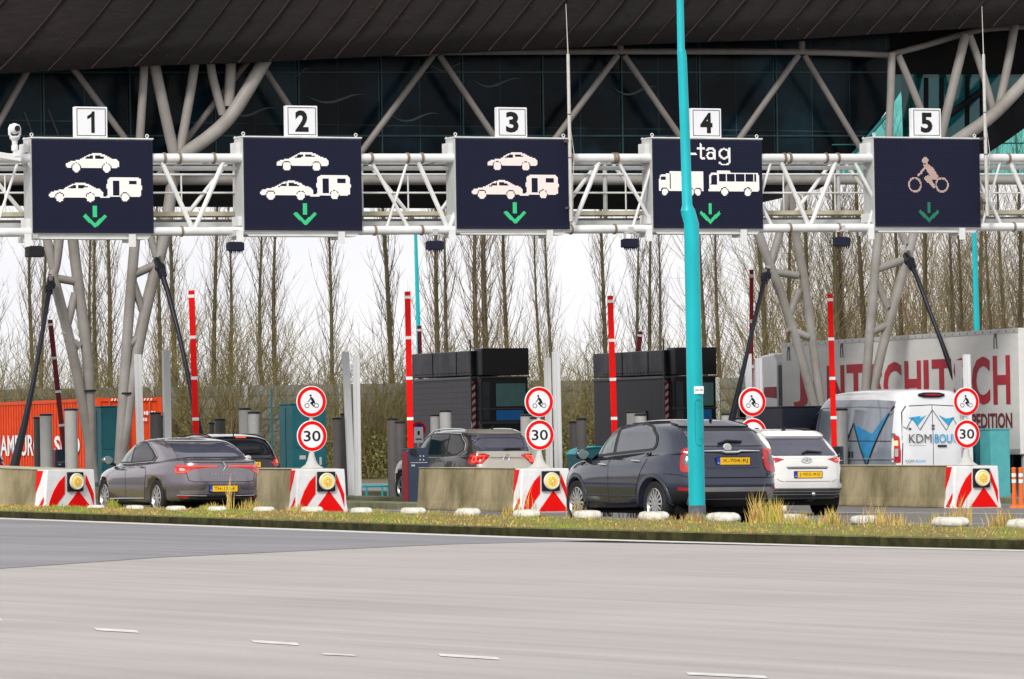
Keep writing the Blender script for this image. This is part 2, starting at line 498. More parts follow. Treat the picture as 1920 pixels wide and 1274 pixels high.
for _ in range(26000):
    p = ground(rnd.uniform(-60, 1980), 990, .12); p = A[0]
    i = rnd.randrange(len(rows) - 1); k = rnd.random(); a = Vector(rows[i][0]); c = Vector(rows[i][-1])
    q = a.lerp(c, k); q.x += rnd.uniform(-.15, .15)
    pat = math.sin(q.x * 2.1) + math.sin(q.x * 5.3 + q.y) + math.sin(q.y * 3.1 - q.x) * .8
    mi = 0 if pat > 0.6 + rnd.uniform(-1, 1) else (1 if rnd.random() < .45 else 2)
    sp.append((q.x, q.y, q.z - .01, rnd.uniform(.02, .075) * (1.6 if rnd.random() < .06 else 1), .9, .009, mi))
blades('short_grass', sp, [g_green, g_straw, g_brown], 'short mossy green and brown grass covering the verge')
def tuft(cx_px, y_px, wpx, hpx, nbl, mix, lean=.5):
    out_ = []
    c = ground(cx_px, y_px, .12); s_ = FPX / c.y
    for _ in range(int(nbl * (.65 if nbl > 150 else 1))):
        g = rnd.gauss(0, .42)
        x = c.x + g * wpx / s_ * .5; y = c.y + rnd.uniform(-.35, .35)
        h = .8 * hpx / s_ * (1 - .4 * min(1, abs(g))) * rnd.uniform(.35, 1)
        mi = rnd.choices([0, 1, 2], mix)[0]
        out_.append((x, y, gz(x) + .11, h, lean, .006, mi))
    return out_
sp = []
for t in [(1120, 1004, 60, 46, 420, (6, 4, 1)), (1160, 1002, 80, 30, 300, (3, 5, 3)), (1450, 985, 70, 80, 330, (2, 8, 1)), (1500, 986, 90, 46, 200, (3, 7, 2)),
          (1420, 984, 40, 105, 90, (0, 6, 3)), (1130, 968, 60, 120, 26, (0, 6, 4)), (1085, 970, 50, 60, 40, (0, 6, 4)), (1210, 970, 110, 60, 60, (0, 5, 5)),
          (1765, 985, 80, 44, 170, (2, 7, 3)), (1800, 984, 60, 90, 60, (0, 6, 4)), (1660, 985, 120, 50, 120, (1, 6, 4)), (1640, 984, 40, 90, 18, (0, 4, 6)),
          (1560, 984, 60, 50, 120, (1, 6, 3)), (1880, 990, 80, 60, 120, (1, 6, 4)), (985, 966, 50, 90, 22, (0, 6, 4)), (960, 967, 60, 34, 90, (1, 5, 5)),
          (870, 966, 40, 30, 80, (0, 3, 7)), (430, 958, 20, 110, 16, (0, 8, 2)), (470, 958, 60, 40, 90, (1, 5, 4)), (210, 955, 34, 34, 160, (6, 3, 1)),
          (400, 958, 60, 26, 100, (2, 4, 4)), (560, 960, 60, 24, 100, (2, 4, 5)), (700, 963, 90, 18, 110, (2, 3, 6)), (800, 965, 120, 16, 140, (3, 3, 5)),
          (1300, 980, 90, 34, 160, (1, 3, 7)), (1330, 978, 60, 26, 120, (3, 3, 4)), (1240, 976, 60, 22, 100, (2, 4, 5)), (1000, 970, 60, 22, 90, (2, 4, 5)),
          (1600, 1000, 300, 12, 300, (5, 3, 2)), (1400, 998, 300, 12, 300, (5, 3, 2)), (1700, 1010, 60, 40, 60, (2, 6, 4)), (1290, 1006, 200, 14, 200, (5, 3, 3))]:
    sp += tuft(*t)
blades('tall_grass', sp, [g_green, g_straw, g_brown], 'tall straw coloured grass tufts along the verge')
# a few pebbles / litter by the kerb
# painted bump stones
ST = [(180, 951, 45), (253, 952.5, 48), (330, 954.5, 49), (407, 955.5, 50), (495, 957, 54), (585, 957.5, 57), (678, 960, 58), (775, 961, 62), (878, 963.5, 66), (988, 966.5, 68), (1102, 969, 72), (1226, 972, 76), (1356, 975, 80), (1480, 976, 80), (1627, 979, 82), (1782, 983, 86), (1925, 987, 88)]
m_stone = M('whitewashed stone', (.80, .78, .72), .85, vscale=9, bump=.6, bscale=30, c2=(.42, .41, .33))
for o_ in ():
    pass
def stone(seed):
    r = random.Random(seed); b = MB(); n = 20; V = []
    prof = [(0, 0), (.92, 0), (1, .3), (.97, .62), (.86, .86), (.62, .97), (0, 1)]
    for q, z in prof:
        for k in range(n):
            t = 2 * math.pi * k / n
            c_, s_ = math.cos(t), math.sin(t)
            e = 2 / 3.2
            x = math.copysign(abs(c_) ** e, c_) * q; y = math.copysign(abs(s_) ** e, s_) * q
            j = 1 + r.uniform(-.04, .04)
            V.append((x * .29 * j, y * .12 * j, z * .13 * (1 + r.uniform(-.05, .05))))
    F = [(i * n + k, i * n + (k + 1) % n, (i + 1) * n + (k + 1) % n, (i + 1) * n + k) for i in range(len(prof) - 1) for k in range(n)]
    b.add(V, F); return b
protos = [stone(i).build('kerb_stone', m_stone, smooth='all') for i in range(4)]
where = ['beside the striped barrier end at far left', 'in front of the front wheel of the grey saloon', 'below the side doors of the grey saloon', 'below the taillight of the grey saloon',
         'below the right rear corner of the grey saloon', 'in front of the striped barrier with signs left of centre', 'right of the striped barrier left of centre',
         'left of the long concrete barrier in the middle', 'in front of the middle of the long concrete barrier', 'in front of the striped end of the middle barrier',
         'below the front wheel of the dark blue crossover', 'below the rear wheel of the dark blue crossover', 'right beside the foot of the turquoise lamp post',
         'half hidden in tall straw grass', 'in front of the left end of the right hand barrier', 'in front of the striped end of the right hand barrier', 'at the right edge of the verge']
used = set()
for i, (px, py, wpx) in enumerate(ST):
    k = i % 4
    if k not in used: o = protos[k]; used.add(k)
    else: o = protos[k].copy(); col.objects.link(o)
    p = ground(px, py + 5, .12)
    d = FPX / p.y
    dirv = (ground(px + 40, py + 5 + 1, .12) - p)
    # lie along the verge line
    j = min(range(len(back)), key=lambda q: abs(back[q].x - p.x)); t = (back[min(j + 1, len(back) - 1)] - back[max(0, j - 1)]).normalized()
    ang = math.atan2(t.y, t.x)
    vis = (.58 * abs(math.cos(ang)) + .24 * abs(math.sin(ang))) * d
    s_ = wpx / vis
    o.location = (p.x, p.y, gz(p.x) + .118); o.rotation_euler = (0, 0, ang + random.uniform(-.08, .08)); o.scale = (s_, s_, s_ * .85)
    tag(o, 'worn white painted stone block ' + where[i], 'stone block', 'white painted stone blocks along the verge')
# ================================================================== toll islands furniture
m_conc = M('weathered concrete', (.40, .335, .205), .9, vscale=1.0, stretch=(1.6, 1.6, .8), bump=.5, bscale=30, c2=(.155, .13, .065))
m_white = M('white road paint', (.80, .80, .80), .55, var=.08, vscale=5)
m_red = M('signal red', (.78, .005, .004), .45, spec=.12, var=.08)
m_black = M('black plastic', (.012, .012, .014), .5)
m_dark = M('dark rubber', (.02, .02, .022), .75)
m_alu = M('brushed aluminium', (.74, .75, .76), .42, metal=.0, var=.05, stretch=(1, 1, .1), vscale=6)
m_grey = M('light grey painted steel', (.50, .50, .49), .5, var=.08, vscale=2)
m_bgrey = M('bollard grey', (.42, .415, .40), .5, var=.05)
m_dgrey = M('bollard dark grey', (.12, .11, .108), .5, var=.08)
m_teal = M('turquoise paint', (.0, .42, .48), .38, spec=.4, var=.12, vscale=3, stretch=(1, 1, .25))
m_cab = M('teal cabinet', (.012, .115, .14), .45, var=.12, vscale=2)
m_navy = M('navy cabinet', (.035, .05, .085), .4, var=.1)
m_signw = M('sign white', (.82, .83, .86), .35, var=.03)
m_signk = M('sign black', (.008, .008, .009), .5)
m_lampy = M('amber lens', (.90, .66, .16), .2, var=.3, vscale=45, emis=.25, ecol=(1, .72, .22), coat=.4)
m_lampc = M('lamp rim', (.75, .70, .60), .3, var=.08)
m_ledc = M('lamp centre', (.25, .03, .02), .4, emis=.2, ecol=(1, .2, .05))

def barrier(px, py, length, label, wtop=1.0, wbot=1.12, h=.84, ang=None, w_scale=1.0, rise=0):
    a = LANE if ang is None else ang
    c = ground(px, py)
    root = thing('concrete_barrier', label, 'barrier', (c.x, c.y, gz(c.x)), tilt(a), 'concrete barriers with striped ends')
    wb, wt = wbot / 2 * w_scale, wtop / 2 * w_scale
    prof = [(-wb, 0), (-wb, .05), (-wb + .03, .2), (-wt, h * .85), (-wt + .012, h), (wt - .012, h), (wt, h * .85), (wb - .03, .2), (wb, .05), (wb, 0)]
    b = MB(); b.prism(prof, 'XZ', .34, length); b.v = [(x, y, z + (rise * z / h if y > 1 else 0)) for x, y, z in b.v]; o = b.build('concrete_body', m_conc, root, bevel=.02)
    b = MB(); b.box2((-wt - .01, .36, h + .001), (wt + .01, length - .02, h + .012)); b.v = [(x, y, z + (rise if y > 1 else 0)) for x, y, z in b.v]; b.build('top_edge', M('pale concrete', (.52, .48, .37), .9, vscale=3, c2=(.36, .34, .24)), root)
    # end cap with a nose in plan
    e = MB(); n = len(prof); V = []
    for y, k in ((.34, 1.0), (.05, 1.0), (0, .97)):
        V += [(x * k * 1.01, y, z) for x, z in prof]
    F = [(i * n + j, i * n + j + 1, (i + 1) * n + j + 1, (i + 1) * n + j) for i in range(2) for j in range(n - 1)]
    F += [tuple(range(2 * n, 3 * n)), tuple(range(n - 1, -1, -1))]
    e.add(V, F); cap = e.build('end_cap', m_white, root, bevel=.012)
    # stripes, lying on the face as reflective sheeting
    s_ = MB()
    def half(z):
        for (x1, z1), (x2, z2) in zip(prof[5:], prof[6:]):
            if min(z1, z2) <= z <= max(z1, z2) and z1 != z2: return x1 + (x2 - x1) * (z - z1) / (z2 - z1)
        return wb
    def face(poly):
        P = []
        for x, z in poly:
            hx = half(z) * .955; P.append((max(-hx, min(hx, x * w_scale)), z))
        s_.prism(P, 'XZ', -.012, -.003)
    face([(-.16, .02), (.47, .02), (.15, .42)])
    arc = [(-.13, .70), (-.26, .55), (-.38, .36), (-.45, .20), (-.475, .02), (-.36, .02), (-.28, .20), (-.13, .40)]
    face([(-.13, .72), (-.25, .60), (-.36, .42), (-.44, .22), (-.48, .03), (-.36, .02), (-.27, .18), (-.13, .36)])
    face([(.31, .74), (.47, .36), (.475, .10), (.40, .34), (.30, .58)])
    # stripes on the left flank of the end cap
    def flank(poly):
        P = [(y, z) for y, z in poly]; V = []
        for d in (.006, .014): V += [(-(half(z) * 1.01) - d, y, z) for y, z in P]
        k = len(P); s_.add(V, [tuple(range(k)), tuple(range(2 * k - 1, k - 1, -1))] + [(i, i + k, (i + 1) % k + k, (i + 1) % k) for i in range(k)])
    flank([(.34, .82), (.12, .82), (.2, .6), (.34, .36)])
    flank([(.1, .03), (.24, .03), (.12, .2), (.04, .3), (.03, .2)])
    s_.build('red_stripes', m_red, cap)
    # warning lamp
    lb = MB(); lb.box((.085, -.03, .60), (.37, .05, .38)); box = lb.build('warning_lamp', m_black, root, bevel=.008)
    r_ = MB(); r_.lathe([(.150, -.055), (.168, -.075), (.165, -.1), (.145, -.115), (.135, -.105)], (.085, 0, .60), 'Y', 28); r_.build('lamp_rim', m_lampc, box, smooth=True)
    r_ = MB(); r_.lathe([(0, -.118), (.06, -.117), (.11, -.112), (.138, -.1), (.138, -.06)], (.085, 0, .60), 'Y', 28); r_.build('lamp_lens', m_lampy, box, smooth=True)
    r_ = MB()
    for k in range(12):
        t = k * math.pi / 6; r_.box((.085 + .075 * math.cos(t), -.119, .60 + .075 * math.sin(t)), (.014, .01, .014))
    for k in range(7):
        t = k * math.pi / 3.5; r_.box((.085 + .04 * math.cos(t), -.121, .60 + .04 * math.sin(t)), (.016, .01, .016))
    r_.build('lamp_diodes', m_ledc, box)
    return root
b1 = barrier(133, 960, 9.5, 'long concrete barrier with red and white end beside the grey saloon at far left', ang=R(40), w_scale=1.16, rise=.2)
b2 = barrier(603, 961, 6.0, 'concrete barrier with striped end right of the grey saloon, carrying round signs')
b3 = barrier(1024, 961, 5.1, 'long bare concrete barrier in front of the brown car in the middle')
b4 = barrier(1428, 958, 5.6, 'concrete barrier hidden between the dark blue car and the white car')
b5 = barrier(1832, 953, 5.9, 'concrete barrier with green algae in front of the white van')

# ---- road signs on the barriers
def sign_disc(mb_list, c, r, front):
    pass
def picto(mb, prims, c, w, h, y, cut=None):
    """flat pictogram, rings as annuli"""
    i = 0
    while i < len(prims):
        s, P = prims[i]
        Q = [((x - .5) * w + c[0], (z - .45) * h + c[2]) for x, z in P]
        if s == '+' and i + 1 < len(prims) and prims[i + 1][0] == '-' and len(prims[i + 1][1]) == len(P):
            Q2 = [((x - .5) * w + c[0], (z - .45) * h + c[2]) for x, z in prims[i + 1][1]]
            n = len(Q); mb.add([(x, y, z) for x, z in Q] + [(x, y, z) for x, z in Q2], [(k, (k + 1) % n, n + (k + 1) % n, n + k) for k in range(n)]); i += 2; continue
        if s == '+':
            mb.add([(x, y, z) for x, z in Q], [tuple(range(len(Q)))])
        i += 1
def plate(parent, name, z, r, kind):
    b = MB(); b.lathe([(0, .0), (r * .97, 0), (r, .006), (r, .02), (0, .02)], (0, 0, z), 'Y', 40); p = b.build(name, m_signw, parent)
    b = MB(); n = 40
    V = [(rr * math.cos(2 * math.pi * k / n), -.003, z + rr * math.sin(2 * math.pi * k / n)) for rr in (r * .95, r * .735) for k in range(n)]
    b.add(V, [(k, (k + 1) % n, n + (k + 1) % n, n + k) for k in range(n)]); b.build('red_ring', m_red, p)
    b = MB()
    if kind == 'moto': picto(b, MOTO, (0, 0, z), r * .95, r * .95, -.003)
    else: add_text(b, '30', r * 1.12, r * .68, (0, -.003, z), bold=.012)
    b.build('symbol', m_signk, p)
def road_sign(px, py_moto, py_30, D, rpx, label, base_z=.85):
    base = at(px, 870, D); hd = R(20)
    root = thing('round_road_signs', label, 'road sign', (base.x, base.y, gz(base.x)), (0, 0, hd), 'round sign pairs on the barriers')
    z1 = at(px, py_moto, D).z - gz(base.x); z2 = at(px, py_30, D).z - gz(base.x); r = rpx / FPX * D
    b = MB(); b.tube((0, .05, base_z + .15), (0, .05, z1 + .1), .038); b.build('sign_post', m_grey, root, smooth=True)
    b = MB(); b.lathe([(.24, base_z), (.21, base_z + .02), (.125, base_z + .08), (.085, base_z + .16), (.06, base_z + .26), (.045, base_z + .34), (.04, base_z + .36)], (0, .05, 0), 'Z', 20); b.build('post_base', M('light concrete', (.50, .50, .48), .85, var=.1), root, smooth=True)
    plate(root, 'motorcycle_plate', z1, r, 'moto'); plate(root, 'speed_plate', z2, r, '30')
    return root
road_sign(586, 753.5, 818, 94.5, 29.6, 'round motorcycle and 30 signs on the striped barrier right of the grey saloon')
road_sign(1013, 754, 816, 93.2, 28.8, 'round motorcycle and 30 signs in front of the right rear of the brown car')
road_sign(1413, 754, 812, 94.6, 27.6, 'round signs behind the dark blue car, the lower one half hidden')
road_sign(1814, 753.5, 814, 96.5, 26.8, 'round motorcycle and 30 signs beside the white van at far right')

# ---- islands behind the barriers
m_isl = M('island paving', (.22, .22, .15), .9, vscale=1.5, c2=(.10, .11, .05))
for px, py in [(603, 961), (1024, 961), (1428, 958), (1832, 953), (2240, 950)]:
    c = ground(px, py); b = MB()
    P = [(-.45, 6.3), (.45, 6.3), (.45, 40), (-.45, 40)]
    b.prism(P, 'XY', -.02, .13)
    o = b.build('traffic_island', m_isl, bevel=.02); o.location = (c.x, c.y, gz(c.x)); o.rotation_euler = tilt(LANE); o['kind'] = 'structure'

# ---- boom gates
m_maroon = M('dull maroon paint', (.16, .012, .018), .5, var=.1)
def gate(px_b, px_t, y_t, D, label, red, housing=True, y_h=838, bands=(.965, .72, .475, .23, .03), wpx=11, cut=None, hx=-.05):
    g = gp(px_b, D)
    root = thing('boom_gate', label, 'boom gate', g, (0, 0, LANE), 'raised boom gates')
    Fr = Matrix.Rotation(-LANE, 3, 'Z')
    top = Fr @ (at(px_t, y_t, D) - g)
    bot = Vector((0, 0, 1.05)) if not cut else Vector((0, 0, cut))
    wd = wpx / FPX * D
    b = MB(); b.beam(bot, top, wd, wd); arm = b.build('boom_arm', red, root, bevel=.006)
    b = MB()
    for f in bands:
        p = bot.lerp(top, f - .009); q = bot.lerp(top, f + .009); b.beam(p, q, wd + .014, wd + .014)
    b.each('reflective_band', m_white, arm)
    if housing:
        b = MB(); b.box((hx, .1, .62), (.46, .42, 1.24)); h = b.build('gate_housing', m_navy, root, bevel=.012)
        b = MB(); b.box((hx, -.115, .92), (.40, .012, .012)); b.box((hx - .14, -.116, .86), (.08, .012, .035)); b.build('label_strip', m_grey, h)
        b = MB()
        for x in (hx + .03, hx + .11):
            for z in (1.06, .98): b.lathe([(0, -.125), (.012, -.122), (.014, -.108)], (x, 0, z), 'Y', 8)
        b.build('bolts', m_alu, h)
        b = MB(); b.box((hx - .235, .1, .62), (.012, .30, 1.1)); b.build('red_side', M('dark red side', (.25, .01, .02), .4), h)
        b = MB(); b.lathe([(.07, -.18), (.075, -.12), (.05, -.1)], (0, 0, 1.16), 'Y', 14); b.build('arm_hub', m_dark, root, smooth=True)
    return root
gate(366, 359, 545, 106, 'bright red raised boom gate behind the grey saloon', m_red)
gate(767, 764, 547, 105, 'bright red raised boom gate with navy housing left of the brown car', m_red, hx=.14)
gate(1150, 1144, 555, 115.6, 'bright red raised boom gate behind the dark blue car', m_red)
gate(1561, 1556, 552, 110, 'bright red raised boom gate behind the white hatchback, before the van', m_red, wpx=10)
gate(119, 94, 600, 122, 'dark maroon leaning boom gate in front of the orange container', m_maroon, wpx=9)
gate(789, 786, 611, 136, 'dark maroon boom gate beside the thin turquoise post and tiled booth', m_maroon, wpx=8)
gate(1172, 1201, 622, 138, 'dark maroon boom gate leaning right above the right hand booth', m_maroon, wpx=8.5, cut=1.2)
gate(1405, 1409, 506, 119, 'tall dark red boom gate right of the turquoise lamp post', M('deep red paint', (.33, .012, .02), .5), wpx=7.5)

# ---- tall aluminium guide posts
def guide(px_t, py_t, px_b, D, label, w_=14):
    g = gp(px_b, D); top = at(px_t, py_t, D)
    root = thing('guide_post', label, 'guide post', g, (0, 0, LANE), 'tall aluminium guide posts')
    h = top.z - g.z; lean = top.x - g.x; wd = w_ * .9 / FPX * D
    sh = MB(); n_ = 5
    P = [(-wd / 2, -.05), (-wd / 2, .06), (wd / 2, .06), (wd / 2, -.05), (wd * .2, -.05), (wd * .2, -.035), (-wd * .2, -.035), (-wd * .2, -.05)]
    k = len(P); V = [(x, y, .02) for x, y in P] + [(x + lean, y, h) for x, y in P]
    sh.add(V, [tuple(range(k)), tuple(range(2 * k - 1, k - 1, -1))] + [(i, i + k, (i + 1) % k + k, (i + 1) % k) for i in range(k)])
    sh.build('post', m_alu, root)
    b = MB(); b.box((0, 0, .012), (wd + .14, .26, .024)); b.build('base_plate', m_grey, root)
for a in [(258, 665, 262, 106, 'left one of the two pale posts above the grey saloon roof', 13), (311, 657, 312, 114, 'taller right one of the two pale posts above the grey saloon roof', 15),
          (647, 660, 656, 115, 'left one of two pale posts right of the leftmost 30 sign', 13), (668, 667, 667, 113, 'right one of the two pale posts left of the brown car', 12),
          (1026, 671, 1027, 116, 'shorter pale post directly behind the middle round signs', 12), (1042, 660, 1044, 113, 'taller pale post just right of the middle round signs', 14),
          (1403, 664, 1404, 113, 'pale post above the round sign behind the dark blue car', 11), (1422, 672, 1424, 117, 'whitish post by the truck cab behind the signs', 12),
          (1797, 676, 1799, 113, 'shorter pale post behind the signs at far right', 12), (1812, 665, 1814, 110, 'taller pale post above the signs at far right', 13)]:
    guide(*a[:4], 'aluminium channel post, ' + a[4], a[5])

# ---- cylinder bollards
def bollard_at(px, py, D, wpx, dark, label):
    g = gp(px, D); h = at(px, py, D).z - g.z; r = wpx / 2 / FPX * D
    root = thing('cylinder_bollard', label, 'bollard', g, (0, 0, LANE), 'capped cylinder bollards')
    b = MB(); b.lathe([(r, 0), (r, h - .05)], n=20); b.build('column', m_dgrey if dark else m_bgrey, root, smooth=True)
    b = MB(); b.lathe([(r + .012, h - .05), (r + .012, h - .012), (r * .8, h), (0, h)], n=20); b.build('cap', m_black, root, smooth=True)
BO = [(67, 782, 117, 13, 1, 'dark slim bollard before the left part of the orange container'), (84, 776, 113, 23, 0, 'light bollard before the lettering of the orange container'),
      (131, 766, 111, 24, 0, 'light bollard between the maroon gate and the teal cabinet at left'), (289, 773, 114, 21, 1, 'grey bollard between the two pale posts at left'),
      (299, 779, 117, 14, 1, 'dark bollard touching the taller pale post at left'), (394, 792, 122, 10, 1, 'small dark bollard right of the red gate behind the saloon'),
      (410, 785, 119, 20, 1, 'grey bollard right of the red gate behind the saloon'), (457, 765, 114, 22, 0, 'left light bollard above the black estate car'),
      (474, 772, 112, 22, 0, 'right light bollard above the black estate car'), (629, 783, 115, 16, 1, 'dark bollard left of the pale posts by the 30 sign'),
      (642, 775, 118, 12, 1, 'dark bollard hidden behind the pale posts by the 30 sign'), (733, 784, 113, 19, 1, 'left dark bollard before the hedge left of the middle red gate'),
      (748, 790, 111, 19, 1, 'right dark bollard beside the middle red gate'), (813, 777, 116, 17, 0, 'shorter light bollard before the tiled booth'),
      (833, 769, 113, 22, 0, 'taller light bollard before the tiled booth'), (984, 777, 116, 21, 0, 'light bollard left of the middle round signs'),
      (1002, 782, 114, 20, 0, 'bollard hidden behind the middle round signs'), (1072, 790, 114, 15, 1, 'left dark bollard above the bonnet of the dark blue car'),
      (1088, 784, 112, 19, 1, 'taller dark bollard above the bonnet of the dark blue car'), (1183, 771, 117, 21, 0, 'light bollard before the right booth, left one'),
      (1199, 776, 114, 22, 0, 'light bollard before the right booth, right one with black cap'), (1360, 775, 116, 20, 0, 'light bollard right of the turquoise lamp post'),
      (1385, 783, 119, 18, 0, 'small bollard left of the half hidden 30 sign'), (1548, 776, 113, 14, 0, 'slim bollard left of the red gate by the van'), (1576, 766, 111, 21, 0, 'light bollard right of the red gate by the van'),
      (1902, 765, 113, 19, 0, 'light bollard right of the turquoise box at far right'), (1920, 771, 111, 19, 0, 'bollard at the right edge of the photo')]
for px, py, D, wd, dk_, lb in BO: bollard_at(px, py, D, wd, dk_, lb)

# ---- cabinets
def cabinet(px, D, w_, d_, h, mat, label, cat='cabinet', sub=True, lid=True, ang=LANE, name='roadside_cabinet'):
    g = gp(px, D); root = thing(name, label, cat, g, (0, 0, ang))
    b = MB(); b.box2((-w_ / 2, 0, 0), (w_ / 2, d_, h)); body = b.build('cabinet_body', mat, root, bevel=.01)
    if lid: b = MB(); b.box2((-w_ / 2 - .02, -.02, h + .003), (w_ / 2 + .02, d_ + .02, h + .035)); b.build('lid', mat, root, bevel=.008)
    if sub:
        b = MB(); b.box2((-w_ * .42, -.015, h * .56), (w_ * .42, -.002, h * .95)); b.build('door', mat, root, bevel=.004)
        b = MB(); b.box2((-w_ * .42, -.015, .1), (w_ * .42, -.002, h * .52)); dr = b.build('door', mat, root, bevel=.004)
        b = MB(); b.box2((w_ * .28, -.03, h * .38), (w_ * .34, -.016, h * .46)); b.box2((-w_ * .3, -.022, h * .44), (-w_ * .12, -.016, h * .48)); b.build('handle', m_grey, dr)
        b = MB(); b.box2((-w_ / 2 - .008, d_ * .48, .05), (-w_ / 2 - .001, d_ * .5, h * .97)); b.build('side_seam', m_black, body)
    return root
cabinet(208, 113, .55, .62, 2.22, m_cab, 'dark teal service cabinet in front of the leg left of the grey saloon roof')
cabinet(577, 111.5, .85, .8, 2.25, m_cab, 'dark teal service cabinet behind the round signs left of centre')
cabinet(1502, 113, 1.05, 1.4, 2.15, M('blue black cabinet', (.02, .025, .045), .4), 'blue black equipment box left of the white van', sub=False)
cabinet(1838, 112, .35, .5, 1.6, m_cab, 'darker narrow turquoise box behind the signs at far right', sub=False)
cabinet(1872, 110, .50, .5, 1.6, M('light turquoise box', (.09, .38, .40), .4), 'light turquoise box between the signs and the bollard at far right', sub=False)
# curved teal console by the dark car bonnet
g = gp(1104, 112); root = thing('curved_console', 'teal console with a curved top above the bonnet of the dark blue car', 'console', g, (0, 0, LANE))
b = MB(); DZ = -.14; pr = [(-.38, 0), (-.38, 1.08), (-.28, 1.16), (-.1, 1.22), (.15, 1.24), (.40, 1.22), (.40, 0)]
b.prism(pr, 'XZ', 0, .5); b.build('console_body', m_cab, root, bevel=.015)
b = MB(); b.prism([(x, z + DZ) for x, z in [(-.40, 1.225), (-.29, 1.325), (-.1, 1.385), (.15, 1.405), (.42, 1.385), (.42, 1.362), (.15, 1.382), (-.1, 1.362), (-.285, 1.303), (-.38, 1.205)]], 'XZ', -.03, .53); b.build('console_hood', m_teal, root)
# turquoise rail / bench
g = gp(703, 113); root = thing('low_rail', 'low turquoise tube rail beside the pale posts left of the brown car', 'rail', g, (0, 0, LANE))
b = MB()
for x in (-.27, .27): b.tube((x, 0, 0), (x, 0, .34), .022); b.tube((x, .35, 0), (x, .35, .34), .022)
b.each('leg', m_teal, root)
b = MB(); b.tube((-.32, 0, .35), (.32, 0, .35), .026); b.tube((-.32, .35, .35), (.32, .35, .35), .026)
b.tube((-.32, 0, .35), (-.32, .35, .35), .026); b.tube((.32, 0, .35), (.32, .35, .35), .026); b.build('top_tube', m_teal, root, smooth=True)
# orange flexible posts
m_or = M('orange plastic', (.85, .16, .03), .5, var=.08)
for i, (px, lb) in enumerate([(1902, 'left orange flexible post with white bands at far right'), (1915, 'right orange flexible post with white bands at far right')]):
    g = ground(px, 953); root = thing('flexible_post', lb, 'marker post', (g.x, g.y, gz(g.x)), 0, 'orange flexible posts')
    b = MB(); b.lathe([(.10, 0), (.09, .03), (.045, .06), (.042, .76), (.05, .78), (.05, .80), (.02, .81)], n=16); p = b.build('tube', m_or, root, smooth=True)
    b = MB()
    for z in (.5, .62): b.lathe([(.046, z), (.046, z + .07)], n=16)
    b.build('white_bands', m_white, p)
# small prohibition sign + text plate
g = gp(782, 121); root = thing('small_round_sign', 'small blue and red round sign at the left corner of the tiled booth', 'road sign', g, (0, 0, R(20)))
z = at(782, 806, 121).z - g.z
b = MB(); b.tube((0, .03, 0), (0, .03, z + .2), .02); b.build('sign_post', m_grey, root)
b = MB(); b.lathe([(0, 0), (.2, 0), (.2, .012), (0, .012)], (0, 0, z), 'Y', 24); p = b.build('round_plate', m_red, root)
b = MB(); b.lathe([(0, -.004), (.15, -.004)], (0, 0, z), 'Y', 24); b.build('blue_disc', M('sign blue', (.02, .05, .5), .4), p)
b = MB(); b.beam((-.11, -.006, z + .11), (.11, -.006, z - .11), .006, .035); b.build('diagonal_bar', m_red, p)
z2 = at(784, 816, 121).z - g.z
b = MB(); b.box2((-.12, -.01, z2 - .2), (.12, 0, z2 + .2)); p = b.build('text_plate', m_signw, root)
b = MB(); b.box2((-.03, -.014, z2 + .0), (.03, -.011, z2 + .1)); b.box2((-.08, -.014, z2 - .12), (.08, -.011, z2 - .09)); b.build('symbol', m_signk, p)

# ---- booths
m_tile = None
def tile_mat():
    mt = bpy.data.materials.new('dark tiles'); mt.use_nodes = True; n = mt.node_tree.nodes; l = mt.node_tree.links; bs = n['Principled BSDF']
    t = n.new('ShaderNodeTexCoord'); sx = n.new('ShaderNodeSeparateXYZ'); cb = n.new('ShaderNodeCombineXYZ')
    l.new(t.outputs['Object'], sx.inputs[0]); l.new(sx.outputs['Y'], cb.inputs['X']); l.new(sx.outputs['Z'], cb.inputs['Y'])
    br = n.new('ShaderNodeTexBrick'); br.offset = 0; br.inputs['Scale'].default_value = 1; br.inputs['Brick Width'].default_value = .20; br.inputs['Row Height'].default_value = .14
    br.inputs['Mortar Size'].default_value = .012; br.inputs['Color1'].default_value = (.052, .044, .060, 1); br.inputs['Color2'].default_value = (.042, .036, .052, 1); br.inputs['Mortar'].default_value = (.012, .011, .015, 1)
    l.new(cb.outputs[0], br.inputs['Vector']); l.new(br.outputs['Color'], bs.inputs['Base Color']); bs.inputs['Roughness'].default_value = .45
    return mt
def panel_mat(name, c, w_):
    mt = bpy.data.materials.new(name); mt.use_nodes = True; n = mt.node_tree.nodes; l = mt.node_tree.links; bs = n['Principled BSDF']
    t = n.new('ShaderNodeTexCoord'); sx = n.new('ShaderNodeSeparateXYZ'); cb = n.new('ShaderNodeCombineXYZ')
    l.new(t.outputs['Object'], sx.inputs[0]); l.new(sx.outputs['Y'], cb.inputs['X']); l.new(sx.outputs['Z'], cb.inputs['Y'])
    br = n.new('ShaderNodeTexBrick'); br.offset = 0; br.inputs['Scale'].default_value = 1; br.inputs['Brick Width'].default_value = w_; br.inputs['Row Height'].default_value = 9
    br.inputs['Mortar Size'].default_value = .012; br.inputs['Color1'].default_value = (*c, 1); br.inputs['Color2'].default_value = (*c, 1); br.inputs['Mortar'].default_value = (.01, .01, .015, 1)
    l.new(cb.outputs[0], br.inputs['Vector']); l.new(br.outputs['Color'], bs.inputs['Base Color']); bs.inputs['Roughness'].default_value = .5
    return mt
m_bblack = M('booth black', (.005, .006, .009), .3, var=.2)
m_broof = M('booth roof panels', (.085, .08, .09), .4, vscale=1.2, c2=(.018, .015, .025), metal=.3)
m_bglass = M('booth tinted glass', (.10, .22, .22), .08, var=.1)
m_bblue = M('booth blue panel', (.01, .17, .50), .4, var=.05)
